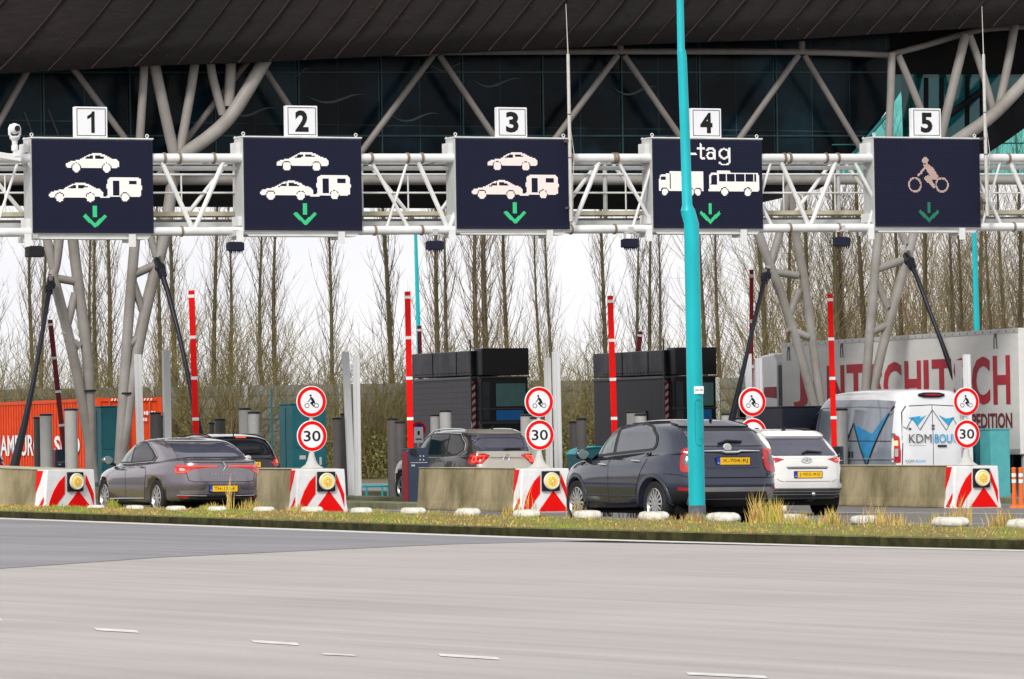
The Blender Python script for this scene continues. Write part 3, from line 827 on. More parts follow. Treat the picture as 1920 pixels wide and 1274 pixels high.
def booth(px_corner, D, wall, label, length=4.2, wid=1.35, flip=False):
    g = gp(px_corner, D); root = thing('toll_booth', label, 'toll booth', g, (0, 0, LANE), 'toll booths')
    H1 = 2.98; H2 = 3.74
    # tiled / panelled side block
    b = MB(); b.box2((0.0, .42, 0), (wid, length, H1)); b.build('side_wall', wall, root)
    b = MB(); b.box2((-.04, .38, H1 + .003), (wid, length + .03, H1 + .07)); b.build('wall_coping', M('coping grey', (.14, .135, .15), .4), root, bevel=.01)
    b = MB(); b.box2((.02, 0, 0), (wid, .415, 1.55)); b.build('front_wall', m_bblack, root)
    b = MB(); b.box2((.08, .02, 1.553), (wid + .04, .41, H1 + .02)); fr_ = b.build('window_frame', m_bblack, root, bevel=.01)
    b = MB(); b.box2((.48, -.004, 2.28), (wid - .04, .015, H1 - .12)); b.build('upper_pane', m_bglass, fr_)
    b = MB(); b.box2((.48, -.004, 1.92), (wid - .10, .015, 2.18)); b.build('blue_panel', m_bblue, fr_)
    b = MB(); b.box2((.0, -.02, 1.84), (wid + .06, .03, 1.9)); b.box2((0, -.02, 2.2), (wid + .06, .02, 2.24)); b.box2((0, -.03, H1 + .02), (wid + .08, .03, H1 + .06)); b.build('ledges', M('booth ledge', (.05, .05, .055), .3), fr_)
    b = MB(); b.box2((.1, -.008, 1.95), (.3, .015, 2.9)); b.build('narrow_pane', M('narrow pane', (.03, .05, .06), .1), fr_)
    # roof plant
    b = MB(); b.box2((-.02, .5, H1 + .1), (wid + .1, length + .0, H2 - .03)); rb = b.build('roof_unit', m_broof, root, bevel=.02)
    b = MB()
    for y in (1.35, 2.9): b.box2((-.032, y, H1 + .12), (-.021, y + .02, H2 - .05))
    for k in range(18): b.box2((-.034, .6 + k * .2, H1 + .16), (-.021, .63 + k * .2, H1 + .19))
    b.build('panel_joints', m_black, rb)
    b = MB(); b.box2((.10, -.02, H1 + .09), (wid + .06, .49, H2 + .02)); b.build('roof_unit_front', m_bblack, root, bevel=.015)
    b = MB(); b.tube((-.06, .35, 1.9), (-.06, .35, H2 + .25), .022); b.build('cable_mast', m_dgrey, root)
    # hazard board on the corner
    b = MB(); b.box2((-.035, .40, .9), (.10, .414, H1 - .06)); hb = b.build('hazard_board', m_white, root)
    s_ = MB(); z = .92
    while z < H1 - .2:
        s_.prism([(-.03, z), (.095, z + .10), (.095, z + .19), (-.03, z + .09)], 'XZ', .392, .398); z += .185
    s_.build('red_stripes', M('hazard red', (.42, .02, .03), .5), hb)
    return root
booth(896, 122.5, tile_mat(), 'dark tiled toll booth with teal window above the brown car', 4.3, 1.34)
bt2 = booth(1259, 122.5, panel_mat('dark panels', (.028, .03, .046), .62), 'dark panelled toll booth behind the turquoise lamp post', 4.7, 1.2)
g_ = MB(); g_.box2((-.03, 1.5, 1.55), (-.004, 2.3, 2.18)); wf = g_.build('side_window', m_bblack, bt2)
g_ = MB(); g_.box2((-.036, 1.6, 1.6), (-.031, 2.2, 2.12)); g_.build('side_window_pane', m_bglass, wf)

# ---- lamp posts
def teal_post():
    b0 = ground(1308, 978, .12); top = at(1275, -12, b0.y); base = Vector((b0.x, b0.y, gz(b0.x) + .1))
    root = thing('lamp_post', 'thick turquoise lamp post with grey foot in front of the dark blue car', 'lamp post', base)
    def P(px, py): return at(px, py, b0.y) - base
    s = b0.y / FPX
    s *= 1.0
    b = MB(); b.path([P(1307, 948), P(1302, 700), P(1296.5, 420), P(1289.5, 395)], [15.6 * s, 14.8 * s, 14.2 * s, 13.5 * s], 24); b.build('lower_shaft', m_teal, root, smooth=True)
    b = MB(); b.path([P(1289.5, 396), P(1288.5, 384), P(1284, 240), P(1279, 108), P(1277.5, 96)], [13.5 * s, 9.6 * s, 9.2 * s, 8.8 * s, 8.2 * s], 24); b.build('middle_shaft', m_teal, root, smooth=True)
    b = MB(); b.path([P(1277.5, 97), P(1277, 92), P(1275, -12), P(1271, -300), P(1268, -620)], [8.2 * s, 7.0 * s, 6.6 * s, 5.6 * s, 4.6 * s], 24); b.build('upper_shaft', m_teal, root, smooth=True)
    b = MB(); b.path([P(1308, 986), P(1307, 948)], [16.6 * s, 16.2 * s], 24); b.build('foot_sleeve', M('grey foot paint', (.13, .14, .16), .5, var=.4, vscale=5), root, smooth=True)
    b = MB(); c = P(1306, 732); b.box((c.x + .03, c.y - 15.3 * s, c.z), (18 * s, .01, 14 * s)); st = b.build('number_sticker', m_signw, root)
    b = MB(); add_text(b, '00H 88', 14 * s, 4 * s, (c.x + .03, c.y - 15.3 * s - .007, c.z)); b.build('number', m_signk, st)
    # access door outline
    b = MB(); c = P(1307, 793); hw, hh = 8 * s, 43 * s; pts = []
    for k in range(33):
        t = math.pi * 2 * k / 32; pts.append(Vector((c.x + .03 + hw * math.copysign(abs(math.cos(t)) ** .6, math.cos(t)), c.y - 15.05 * s, c.z + hh * math.copysign(abs(math.sin(t)) ** .35, math.sin(t)))))
    b.path(pts, .004, 4); b.build('access_door', M('dark turquoise', (.0, .2, .24), .5), root)
    b = MB()
    for dz in (-30, 30): b.lathe([(0, -.01), (.012, -.008), (.012, 0)], (c.x + .06, c.y - 15.1 * s, c.z + dz * s), 'Y', 8)
    b.build('lock', m_dgrey, root)
    # luminaire far above the frame
    tp = P(1268, -620); b = MB(); b.path([tp, tp + Vector((0, -.4, .25)), tp + Vector((0, -1.4, .35))], .04, 8); b.build('bracket', m_teal, root)
    b = MB(); b.sphere(tp + Vector((0, -1.7, .33)), .35, (.4, 1, .22)); b.build('luminaire', m_grey, root, smooth=True)
teal_post()
def far_lamp(pts, D, r, label, arm=None, mat=None):
    base = gp(pts[0][0], D); root = thing('lamp_post', label, 'lamp post', base)
    def P(px, py): return at(px, py, D) - base
    b = MB(); n = len(pts)
    b.path([Vector((0, 0, 0))] + [P(*q) for q in pts[1:]], [r * (1 - .5 * i / n) for i in range(n)], 8); b.build('shaft', mat or m_teal, root)
    if arm:
        b = MB(); b.path([P(*q) for q in arm], [r * .4] * len(arm), 6); b.build('curved_arm', m_teal, root)
        c = P(*arm[-1]); b = MB(); b.sphere(c, .3, (1, .5, .25)); b.build('luminaire', m_grey, root, smooth=True)
far_lamp([(787, 900), (784, 600), (781, 500), (779, 430)], 165, .085, 'thin turquoise lamp post far behind, left of the tiled booth', [(779, 432), (778, 418), (773, 409), (764, 405), (752, 404)])
far_lamp([(1834, 900), (1831, 600), (1828, 480), (1827, 430), (1825, 380)], 190, .13, 'turquoise lamp post behind the truck trailer at right')
far_lamp([(508, 900), (509, 790), (509, 728)], 175, .045, 'faint dark teal post in front of the grey noise wall', mat=m_cab)
# ================================================================== overhead gantry
VG = 94.9
GU0 = onplane(960, 300, VG)[0]
org = UR * GU0 + UF * VG
gan = thing('sign_gantry', 'white lattice steel gantry across all lanes carrying the five displays', 'gantry', (org.x, org.y, 0), LANE)
m_gw = M('gantry white paint', (.74, .745, .74), .45, var=.12, vscale=1.5)
m_gw2 = M('gantry grey', (.50, .51, .51), .5, var=.1)
m_beige = M('galvanised walkway', (.50, .46, .34), .6, var=.15)
def GL(px, py, dv=0):
    u, z = onplane(px, py, VG + dv); return Vector((u - GU0, dv, z))
def gtube(name, a, b_, r, mat=None, n=12):
    b = MB(); b.tube(a, b_, r, n=n); return b.build(name, mat or m_gw, gan, smooth=True)
xl, xr = -160, 2080
s0 = dist_at(960, VG) / FPX
gtube('top_chord', GL(xl, 297), GL(xr, 297), 8.6 * s0); gtube('bottom_chord', GL(xl, 437), GL(xr, 425), 8.2 * s0)
A = GL(xl, 297); B = GL(xr, 297); A2 = GL(xl, 437); B2 = GL(xr, 425)
DV = Vector((0, 1.35, 0))
gtube('rear_top_chord', A + DV, B + DV, 6 * s0); gtube('rear_bottom_chord', A2 + DV + Vector((0, 0, .1)), B2 + DV + Vector((0, 0, .1)), 6 * s0)
# flanged joints
b = MB()
for px in (307, 400, 640 + 338 / 2.743, 640 + 1415 / 2.743, 1220 + 685 / 2.743, 1220 + 900 / 2.743, 336 * 1.0, 695, 790, 1070, 1150, 1480, 1570, 1890):
    q = GL(px, 297); b.tube(q - Vector((.025, 0, 0)), q + Vector((.025, 0, 0)), 10.6 * s0, n=16)
for px in (340, 702, 790, 1070, 1152, 1480, 1572, 1900):
    q = A2.lerp(B2, (GL(px, 430).x - A2.x) / (B2.x - A2.x)); b.tube(q - Vector((.022, 0, 0)), q + Vector((.022, 0, 0)), 10 * s0, n=16)
b.each('flange_ring', M('rusty flange', (.22, .17, .13), .6, var=.3), gan)
# lattice
L_ = (B - A).length; per = 2.9; n = int(L_ / per)
ph = (GL(363, 430).x - A.x) % per
def T(x): return A.lerp(B, (x - A.x) / (B.x - A.x))
def Bm(x): return A2.lerp(B2, (x - A2.x) / (B2.x - A2.x))
for k in range(n + 1):
    x = A.x + ph + k * per
    if x < A.x + .8 or x > B.x - .8: continue
    for s in (-1, 1):
        gtube('brace', Bm(x), T(x + s * .72), .052, n=8)
    gtube('brace', Bm(x) + DV, T(x - 1.3) + DV, .045, m_gw, 8)
    gtube('brace', Bm(x) + DV, T(x + 1.3) + DV, .045, m_gw, 8)
    gtube('brace', Bm(x - 1.45), T(x - .9), .03, m_gw, 8)
    gtube('brace', Bm(x), Bm(x + 1.45) + DV, .04, m_gw, 8)
    gtube('brace', T(x + .72), T(x + .72) + DV, .04, m_gw2, 8)
    gtube('brace', T(x + 1.1), Bm(x + 2.0), .04, n=8)
    gtube('upright', T(x + 1.45) + DV, Bm(x + 1.45) + DV, .05, m_gw2, 8)
# secondary rails: thin tube below the top chord, walkway, hand rails
b = MB(); b.tube(A + Vector((0, .25, -.20)), B + Vector((0, .25, -.20)), .05); b.build('cable_tube', m_gw, gan, smooth=True)
W0, W1 = GL(xl, 404, 0.9), GL(xr, 399, 0.9)
b = MB(); b.beam(W0, W1, .7, .09); b.build('walkway', m_beige, gan)
b = MB(); b.beam(GL(xl, 424, .5), GL(xr, 414, .5), .06, .10); b.beam(GL(xl, 420, 1.3), GL(xr, 412, 1.3), .06, .14); b.build('cable_tray', m_gw2, gan)
b = MB()
for y0, y1 in ((328, 327), (362, 362)):
    b.tube(GL(xl, y0, 1.3), GL(xr, y1, 1.3), .022, n=8)
b.build('hand_rail', m_gw, gan, smooth=True)
b = MB(); a0 = GL(xl, 328, 1.3); a1 = GL(xr, 327, 1.3)
for k in range(22):
    t = (k + .5) / 22; p = a0.lerp(a1, t); b.tube(p, (p.x, p.y, W0.z), .018, n=6)
b.each('rail_post', m_gw, gan)
# long thin rods (cables)
b = MB(); b.path([GL(570, 312), GL(640, 300, .2), GL(760, 318, .3), GL(840, 300)], .008, 4); b.path([GL(0, 300), GL(30, 291), GL(52, 287)], .012, 5); b.build('loose_cable', m_black, gan)
# gantry legs far outside the frame
b = MB()
for P_ in (A, B):
    for dv in (0, 1.35):
        b.tube((P_.x, dv, -1.2 if P_ is A else -1.2), (P_.x, dv, P_.z), .16)
b.each('support_leg', m_gw, gan, smooth=True)

# ---- displays
led_base = None
def led_mat():
    mt = bpy.data.materials.new('display black louvre'); mt.use_nodes = True; n = mt.node_tree.nodes; l = mt.node_tree.links; bs = n['Principled BSDF']
    t = n.new('ShaderNodeTexCoord'); sx = n.new('ShaderNodeSeparateXYZ'); cb = n.new('ShaderNodeCombineXYZ')
    l.new(t.outputs['Object'], sx.inputs[0]); l.new(sx.outputs['X'], cb.inputs['X']); l.new(sx.outputs['Z'], cb.inputs['Y'])
    br = n.new('ShaderNodeTexBrick'); br.offset = 0; br.inputs['Scale'].default_value = 1; br.inputs['Brick Width'].default_value = .0504; br.inputs['Row Height'].default_value = .0504
    br.inputs['Mortar Size'].default_value = .012; br.inputs['Color1'].default_value = (.005, .006, .018, 1); br.inputs['Color2'].default_value = (.005, .006, .018, 1); br.inputs['Mortar'].default_value = (.015, .018, .042, 1); bs.inputs['Specular IOR Level'].default_value = .12
    l.new(cb.outputs[0], br.inputs['Vector']); l.new(br.outputs['Color'], bs.inputs['Base Color']); bs.inputs['Roughness'].default_value = .6
    return mt
m_led = led_mat()
m_frame = M('display frame navy', (.012, .014, .034), .5, spec=.2)
m_e_w = M('lit white diodes', (.2, .2, .2), .5, emis=1.0, ecol=(1, .93, .86), var=.02)
m_e_p = M('lit pinkish diodes', (.2, .17, .16), .5, emis=.95, ecol=(1, .87, .80), var=.02)
m_e_d = M('lit dim diodes', (.1, .08, .07), .5, emis=1.0, ecol=(.80, .56, .46), var=.02)
m_e_g = M('lit green diodes', (.03, .2, .1), .5, emis=.9, ecol=(.03, .58, .20), var=.02)
m_e_g2 = M('dim green diodes', (.02, .1, .06), .5, emis=.9, ecol=(.015, .26, .11), var=.02)
CARAV = [('+', [(-.08, .10), (.2, .10), (.2, .16), (-.08, .16)]), ('+', [(.12, .14), (.14, .30), (.12, .6), (.16, .92), (.24, .98), (.90, .98), (.97, .90), (1, .55), (.98, .2), (.92, .14), (.14, .14)]),
         ('-', [(.29, .22), (.29, .82), (.44, .82), (.44, .22)]), ('-', [(.67, .66), (.67, .82), (.88, .82), (.88, .66)]),
         ('-', disc_pts((.58, .14), .12)), ('r+', disc_pts((.58, .14), .10))]
ARROW = [('+', [(.44, .48), (.44, 1), (.60, 1), (.60, .48)]), ('+', [(.0, .52), (.10, .64), (.52, .22), (.94, .64), (1.02, .52), (.52, .0)])]
TRUCK = [('+', [(0, .14), (0, .56), (.04, .84), (.24, .90), (.24, 1), (1, 1), (1, .14)]), ('-', [(.04, .60), (.06, .78), (.17, .78), (.17, .60)]), ('-', [(.25, .25), (.25, .92), (.265, .92), (.265, .25)]), ('-', disc_pts((.13, .12), .09)), ('r+', disc_pts((.13, .12), .07)), ('-', disc_pts((.88, .12), .09)), ('r+', disc_pts((.88, .12), .07)), ('-', disc_pts((.72, .12), .09)), ('r+', disc_pts((.72, .12), .07))]
BUS = [('+', [(0, .14), (.02, .8), (.06, .90), (.16, .92), (.18, 1.0), (.42, 1.0), (.44, .92), (.97, .92), (1, .8), (1, .3), (.98, .14)]),
       ('-', [(.04, .42), (.05, .80), (.16, .82), (.16, .42)]), ('-', [(.20, .56), (.20, .86), (.34, .86), (.34, .56)]), ('-', [(.36, .56), (.36, .86), (.52, .86), (.52, .56)]), ('-', [(.54, .56), (.54, .86), (.70, .86), (.70, .56)]), ('-', [(.72, .56), (.72, .86), (.88, .86), (.88, .56)]), ('-', [(.90, .56), (.90, .86), (.95, .86), (.95, .56)]),
       ('-', disc_pts((.31, .12), .085)), ('r+', disc_pts((.31, .12), .065)), ('-', disc_pts((.77, .12), .085)), ('r+', disc_pts((.77, .12), .065))]
CARI = CARI + [('r+', disc_pts((.20, .20), .076)), ('r+', disc_pts((.77, .20), .076))]
TXT = None
def stroke(P, w_=.042):
    return [('+', capsule(a, b, w_)) for a, b in zip(P, P[1:])]
def ring24(c, r, w_=.042):
    return [('+', disc_pts(c, r + w_, 24)), ('-', disc_pts(c, r - w_, 24))]
def t_at(x): return stroke([(x + .13, .93), (x + .13, .38), (x + .19, .30), (x + .28, .30)]) + stroke([(x + .02, .74), (x + .27, .74)])
WORD = t_at(0) + stroke([(.38, .48), (.58, .48)], .05) + ring24((1.22, .43), .14) + stroke([(1.39, .64), (1.39, .29)]) + stroke([(1.08, .67), (1.17, .75), (1.31, .75), (1.39, .66)]) + ring24((1.80, .52), .20) + stroke([(2.02, .74), (2.02, .13), (1.93, .05), (1.70, .05), (1.62, .12)]) + t_at(.66)
WORD = [(s, [(x / 2.1, z) for x, z in P]) for s, P in WORD]
def hit(prims, x, z, asp):
    on = False
    for s, P in prims:
        # circles are drawn round: undo the aspect in their own coordinates
        if len(P) == 20:
            cx = sum(p[0] for p in P) / 20; cz = sum(p[1] for p in P) / 20; r = abs(P[0][0] - cx)
            if len(P) == 20 and ((x - cx)) ** 2 + ((z - cz) / asp) ** 2 < r * r: on = (s in ('+', 'r+'))
        elif inside((x, z), P): on = (s == '+')
    return on
def overhead(px0, px1, py0, py1, icons, label, num, numpx, numpy_, dim=0):
    c0 = onplane(px0, py1, VG - .12); c1 = onplane(px1, py0, VG - .12)
    W, H = c1[0] - c0[0], c1[1] - c0[1]
    base = UR * c0[0] + UF * (VG - .12)
    root = thing('overhead_display', label, 'lane display', (base.x, base.y, c0[1]), LANE, 'lane displays on the gantry')
    DP = .50
    b = MB(); b.box2((0, .004, 0), (W, DP, H)); hs_ = b.build('housing', m_gw2, root, bevel=.006)
    b = MB(); b.box2((.015, -.012, .02), (W - .006, .002, H - .03)); b.build('display_bezel', m_frame, root)
    pw, ph_ = W - .1, H - .15
    b = MB(); b.box2((.06, -.018, .09), (.06 + pw, -.0125, .09 + ph_)); pan = b.build('led_panel', m_led, root)
    b = MB(); b.box2((-.01, -.03, H - .012), (W + .01, DP + .01, H + .014)); b.build('top_rim', m_gw, root)
    # louvre lines on the left cheek, bottom tray, hooks
    b = MB(); b.prism([(.02, 0), (W - .02, 0), (W - .12, -.10), (.14, -.10)], 'XZ', .06, DP - .04); b.build('bottom_tray', m_gw, root)
    b = MB()
    for x in (.02, W - .12): 
        for yy in (-.005, DP): b.tube((x, yy, H + .01), (x, yy, H + .035), .012, n=6)
        ring = [(x + .032 * math.cos(t * math.pi / 5), 0, H + .06 + .032 * math.sin(t * math.pi / 5)) for t in range(11)]
        b.path(ring, .011, 5)
    b.build('lifting_eyes', m_gw, root)
    b = MB()
    for x in (-.16, W - .55):
        b.box2((x, .0, -.26), (x + .15, .02, -.0)); b.box2((x + .02, .02, -.16), (x + .13, .5, -.05))
    for x in (-.08,):
        b.box2((x, .1, .12), (.0, .48, .32)); b.box2((x - .02, .12, H - .52), (0, .46, H - .12))
    b.each('mounting_bracket', m_gw, root)
    # icons as diodes
    NX = 108; cell = pw / NX; NZ = int(ph_ / cell)
    groups = {}
    for prims, (fx0, fx1, fy0, fy1), mat in icons:
        q = groups.setdefault(mat.name, (mat, MB()))[1]
        X0, X1, Z0, Z1 = fx0 * W, fx1 * W, H * (1 - fy1), H * (1 - fy0)
        asp = (X1 - X0) / (Z1 - Z0)
        i0, i1 = int((X0 - .06) / cell) - 1, int((X1 - .06) / cell) + 2; j0, j1 = int((Z0 - .09) / cell) - 1, int((Z1 - .09) / cell) + 2
        if isinstance(prims, str):
            V, F = text_mesh(prims, X1 - X0, Z1 - Z0, bold=.008); V = [Vector((x, y, 0)) for x, y in V]; bv = BVHTree.FromPolygons(V, F)
        for i in range(i0, i1):
            for j in range(j0, j1):
                x = .06 + (i + .5) * cell; z = .09 + (j + .5) * cell
                if isinstance(prims, str): on = bv.ray_cast(Vector((x - (X0 + X1) / 2, z - (Z0 + Z1) / 2, 1)), Vector((0, 0, -1)))[0] is not None
                else: on = hit(prims, (x - X0) / (X1 - X0), (z - Z0) / (Z1 - Z0), asp)
                if on:
                    r = cell * (.38 if 'dim' in mat.name else .46); q.add([(x - r, -.0205, z - r), (x + r, -.0205, z - r), (x + r, -.0205, z + r), (x - r, -.0205, z + r)], [(0, 1, 2, 3)])
    for k, (mat, q) in groups.items():
        q.build('lit_arrow' if 'green' in k else 'lit_symbol', mat, pan, fix=False)
    # number board
    n0 = onplane(numpx[0], numpy_[1], VG - .1); n1 = onplane(numpx[1], numpy_[0], VG - .1)
    x0_, x1_, z0_, z1_ = n0[0] - c0[0], n1[0] - c0[0], H + .016, n1[1] - c0[1]
    b = MB(); b.box2((x0_ + .02, .02, z0_), (x1_, .16, z1_)); nb = b.build('number_board', m_signw, root, bevel=.012)
    b = MB(); cx, cz = (x0_ + x1_) / 2 + .01, (z0_ + z1_) / 2; hw, hh = (x1_ - x0_) / 2 - .05, (z1_ - z0_) / 2 - .035
    for (xa, za, xb, zb) in ((cx - hw, cz - hh, cx + hw, cz - hh + .012), (cx - hw, cz + hh - .012, cx + hw, cz + hh), (cx - hw, cz - hh + .013, cx - hw + .012, cz + hh - .013), (cx + hw - .012, cz - hh + .013, cx + hw, cz + hh - .013)):
        b.box2((xa, .014, za), (xb, .018, zb))
    b.build('border_line', m_signk, nb)
    b = MB(); hN = (z1_ - z0_) * .70; (add_text(b, num, hN * .66, hN, (cx, .016, cz), bold=.04) if num != '1' else b.add([(cx + x * hN, .016, cz + z * hN) for x, z in [(.0, -.5), (.17, -.5), (.17, .5), (.05, .5), (.0, .40), (-.10, .33), (-.19, .28), (-.19, .13), (-.08, .18), (.0, .24)]], [tuple(range(10))])); b.build('number', m_signk, nb)
    return root
m_e_w1 = m_e_w
def carset(m):
    return [(CARI, (.277, .717, .154, .35), m), (CARI, (.139, .58, .462, .66), m), (CARAV, (.573, .902, .396, .65), m)]
ar = (ARROW, (.416, .605, .706, .94), m_e_g)
overhead(60, 286, 261, 439, carset(m_e_w) + [ar], 'lane display 1 with white cars and a caravan over a green arrow', '1', (139, 201), (201, 259))
overhead(457, 677, 259, 434, carset(m_e_w) + [ar], 'lane display 2 with white cars and a caravan over a green arrow', '2', (535, 595), (199, 257))
overhead(855, 1066, 260, 431, carset(m_e_p) + [ar], 'lane display 3 with pinkish cars and a caravan over a green arrow', '3', (931, 988), (202, 259))
overhead(1224, 1428, 261, 430, [(WORD, (.27, .715, .045, .30), m_e_w), (TRUCK, (.057, .455, .363, .622), m_e_w), (BUS, (.507, .968, .355, .622), m_e_w), (ARROW, (.42, .607, .715, .945), m_e_g)], 'lane display 4 reading t-tag with lorry and bus, partly behind the lamp post', '4', (1295, 1352), (204, 260))
overhead(1640, 1836, 260, 427, [(MOTO, (.315, .70, .195, .60), m_e_d), (ARROW, (.41, .60, .715, .945), m_e_g2)], 'lane display 5 with a dim motorcycle over a dim green arrow', '5', (1709, 1764), (204, 260))

# ---- detector boxes with bird spikes hanging below
def detector(px, py, label, spikes=True, wpx=30, hpx=19, mat=None):
    dv = -.05
    u, z = onplane(px, py, VG + dv); base = UR * u + UF * (VG + dv)
    root = thing('lane_detector', label, 'detector', (base.x, base.y, z), LANE + R(random.uniform(-6, 6)), 'detectors hanging below the gantry')
    s = dist_at(px, VG) / FPX; w_, h_ = wpx * s, hpx * s
    b = MB(); b.box((0, 0, 0), (w_, .22, h_ * .8)); b.box((0, 0, h_ * .42), (w_ * .8, .18, h_ * .12)); bx = b.build('detector_box', mat or m_frame, root, bevel=.02)
    b = MB()
    for x in (-w_ * .36, w_ * .36): b.box((x, 0, h_ * .75), (.02, .05, h_ * .6))
    b.box((0, 0, h_ * 1.05), (w_ * .8, .08, .03)); b.box((0, 0, h_ * 1.35), (.12, .12, h_ * .6)); b.build('hanger', m_gw2, root)
    if spikes:
        b = MB()
        for k in range(7):
            x = -w_ * .42 + k * w_ * .14; b.add([(x - .02, -.03, -h_ * .4), (x + .02, -.03, -h_ * .4), (x, -.03, -h_ * .4 - .065 - .02 * (k % 2)), (x, .03, -h_ * .4)], [(0, 1, 2), (0, 3, 1), (1, 3, 2), (2, 3, 0)])
        b.build('bird_spikes', m_frame, bx)
detector(65, 473, 'plain dark detector box hanging below display 1', False, 32, 24, m_black)
detector(441, 463, 'spiked detector box hanging left of display 2'); detector(815, 461, 'spiked detector box hanging left of display 3')
detector(1181, 457, 'spiked detector box hanging left of display 4'); detector(1578, 454, 'spiked detector box hanging left of display 5')

# ---- whip antennas
m_fib = M('fibreglass rod', (.56, .55, .52), .5)
for pts, yb, lb in [([(1061, 8), (1065, 102), (1067, 215), (1071, 415)], 415, 'tall whip antenna at the right edge of display 3'), ([(1841, 12), (1844, 102), (1847, 215), (1851, 405)], 405, 'tall whip antenna at the right edge of display 5')]:
    dv = -.32; q = [onplane(x, y, VG + dv) for x, y in pts]; base = UR * q[-1][0] + UF * (VG + dv)
    root = thing('whip_antenna', lb, 'antenna', (base.x, base.y, q[-1][1]), LANE, 'whip antennas on the gantry')
    P = [Vector((a - q[-1][0], 0, z - q[-1][1])) for a, z in q]
    b = MB(); b.tube(P[1], P[0], .012, .006, 6); b.build('whip', m_fib, root)
    b = MB(); b.tube(P[3], P[1], .042, .034, 10); b.build('mast', m_fib, root, smooth=True)
    b = MB()
    for t in (.36, .62): c = P[1].lerp(P[3], t); b.tube(c - Vector((0, 0, .012)), c + Vector((0, 0, .012)), .046, n=10)
    for t in (.52, .92): c = P[1].lerp(P[3], t); b.box((c.x, .15, c.z), (.10, .34, .05))
    b.build('clamp', m_dgrey, root)
    b = MB(); b.path([P[1].lerp(P[3], .45) + Vector((.03, 0, 0)), P[1].lerp(P[3], .6) + Vector((.10, 0, 0)), P[1].lerp(P[3], .8) + Vector((.05, 0, 0)), P[3] + Vector((.05, 0, 0))], .008, 5); b.build('cable', m_fib, root)

# ---- dome camera on an arm at the far left
dv = -.35; u, z = onplane(28, 292, VG + dv); base = UR * u + UF * (VG + dv); s = dist_at(28, VG) / FPX
root = thing('security_camera', 'white dome camera on an arm above the gantry at far left', 'camera', (base.x, base.y, z), LANE)
b = MB(); b.box((-.18, 0, -.02), (.62, .09, .13), Matrix.Rotation(R(8), 3, 'Y')); b.box((.04, 0, .04), (.14, .12, .14)); b.build('arm', m_gw, root, bevel=.015)
b = MB(); b.lathe([(.07, .10), (.07, .2), (.055, .22), (.06, .30), (.10, .34), (.11, .38), (.07, .40)]); b.build('neck', m_gw, root, smooth=True)
b = MB()
for x in (-.1, .1): b.path([(x * .6, 0, .36), (x * 1.1, 0, .44), (x * 1.1, 0, .56), (x * .7, 0, .63)], .03, 8)
b.sphere((0, 0, .55), .115, (1, 1, 1)); hd = b.build('head', m_gw, root, smooth='all')
b = MB(); b.lathe([(.055, -.10), (.06, -.13), (.05, -.14), (.04, -.125), (0, -.125)], (.02, 0, .55), 'Y', 16); b.build('lens', m_black, hd)
# ================================================================== toll station building
VB = 102.0
BU0 = onplane(960, 300, VB)[0]
org = UR * BU0 + UF * VB
bld = thing('toll_station', 'dark toll station building with hull shaped mesh canopy on grey tubular trusses and legs', 'building', (org.x, org.y, 0), LANE)
def BL(px, py, dv=0):
    u, z = onplane(px, py, VB + dv); return Vector((u - BU0, dv, z))
m_tr = M('truss grey paint', (.20, .182, .172), .5, vscale=1.2, var=.14)
m_leg = M('leg grey paint', (.35, .335, .32), .5, vscale=.9, c2=(.22, .20, .175))
SB = dist_at(960, VB) / FPX
def bt(name, pts, wpx, mat=None, dv=0, n=14, seg=0):
    P = [BL(x, y, (d[0] if d else dv)) for (x, y, *d) in pts]
    if len(P) > 2:      # smooth the polyline
        Q = []
        for i in range(len(P) - 1):
            a = P[max(0, i - 1)]; b_ = P[i]; c = P[i + 1]; d_ = P[min(len(P) - 1, i + 2)]
            for k in range(6):
                t = k / 6; Q.append(.5 * ((2 * b_) + (c - a) * t + (2 * a - 5 * b_ + 4 * c - d_) * t * t + (3 * b_ - a - 3 * c + d_) * t ** 3))
        P = Q + [P[-1]]
    b = MB(); b.path(P, wpx * .93 / 2 * SB, n); return b.build(name, mat or m_tr, bld, smooth=True)
# main horizontal tube and top chord
bt('floor_tube', [(-200, 338), (2150, 338)], 20, m_leg)
bt('top_chord', [(-200, 106), (200, 104), (820, 100)], 12)
bt('top_chord', [(820, 98), (1163, 97), (1503, 98), (1672, 104)], 13)
bt('top_chord', [(1669, 103), (1740, 84), (1810, 63), (1860, 54), (1960, 48)], 13)
for px in (1163, 1503): bt('chord_stub', [(px, 97), (px, 78)], 14)
diag = [(812, 104, 640, 336), (824, 104, 980, 336), (1158, 104, 985, 336), (1170, 104, 1330, 336), (1497, 104, 1333, 336), (1508, 104, 1648, 336),
        (473, 104, 292, 336), (479, 104, 632, 336), (120, 104, 290, 336), (68, 104, -60, 336)]
for a, b_, c, d in diag: bt('truss_diagonal', [(a, b_), (c, d)], 13)
# second (rear) truss seen through the first, in shade
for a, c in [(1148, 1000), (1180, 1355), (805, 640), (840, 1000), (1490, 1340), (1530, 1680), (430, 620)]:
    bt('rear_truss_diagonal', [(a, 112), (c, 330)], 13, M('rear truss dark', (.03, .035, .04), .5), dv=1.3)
# fork at left, tube colour darkened to stand for the canopy's shade
for p, w_ in [([(272, 100), (268, 170), (262, 270), (262, 336)], 18), ([(285, 100), (300, 170), (324, 279), (330, 300)], 24), ([(368, 100), (356, 180), (337, 283), (326, 320)], 20),
              ([(392, 100), (400, 150), (418, 215)], 19), ([(434, 100), (429, 200)], 23)]: bt('fork_tube', p, w_ * .92, M('fork grey with canopy shade', (.26, .24, .225), .5, vscale=1, var=.15), dv=-.35)
bt('arch_tube', [(508, 92), (490, 125), (437, 212), (394, 255), (345, 290), (322, 312)], 27, m_leg, dv=-.5)
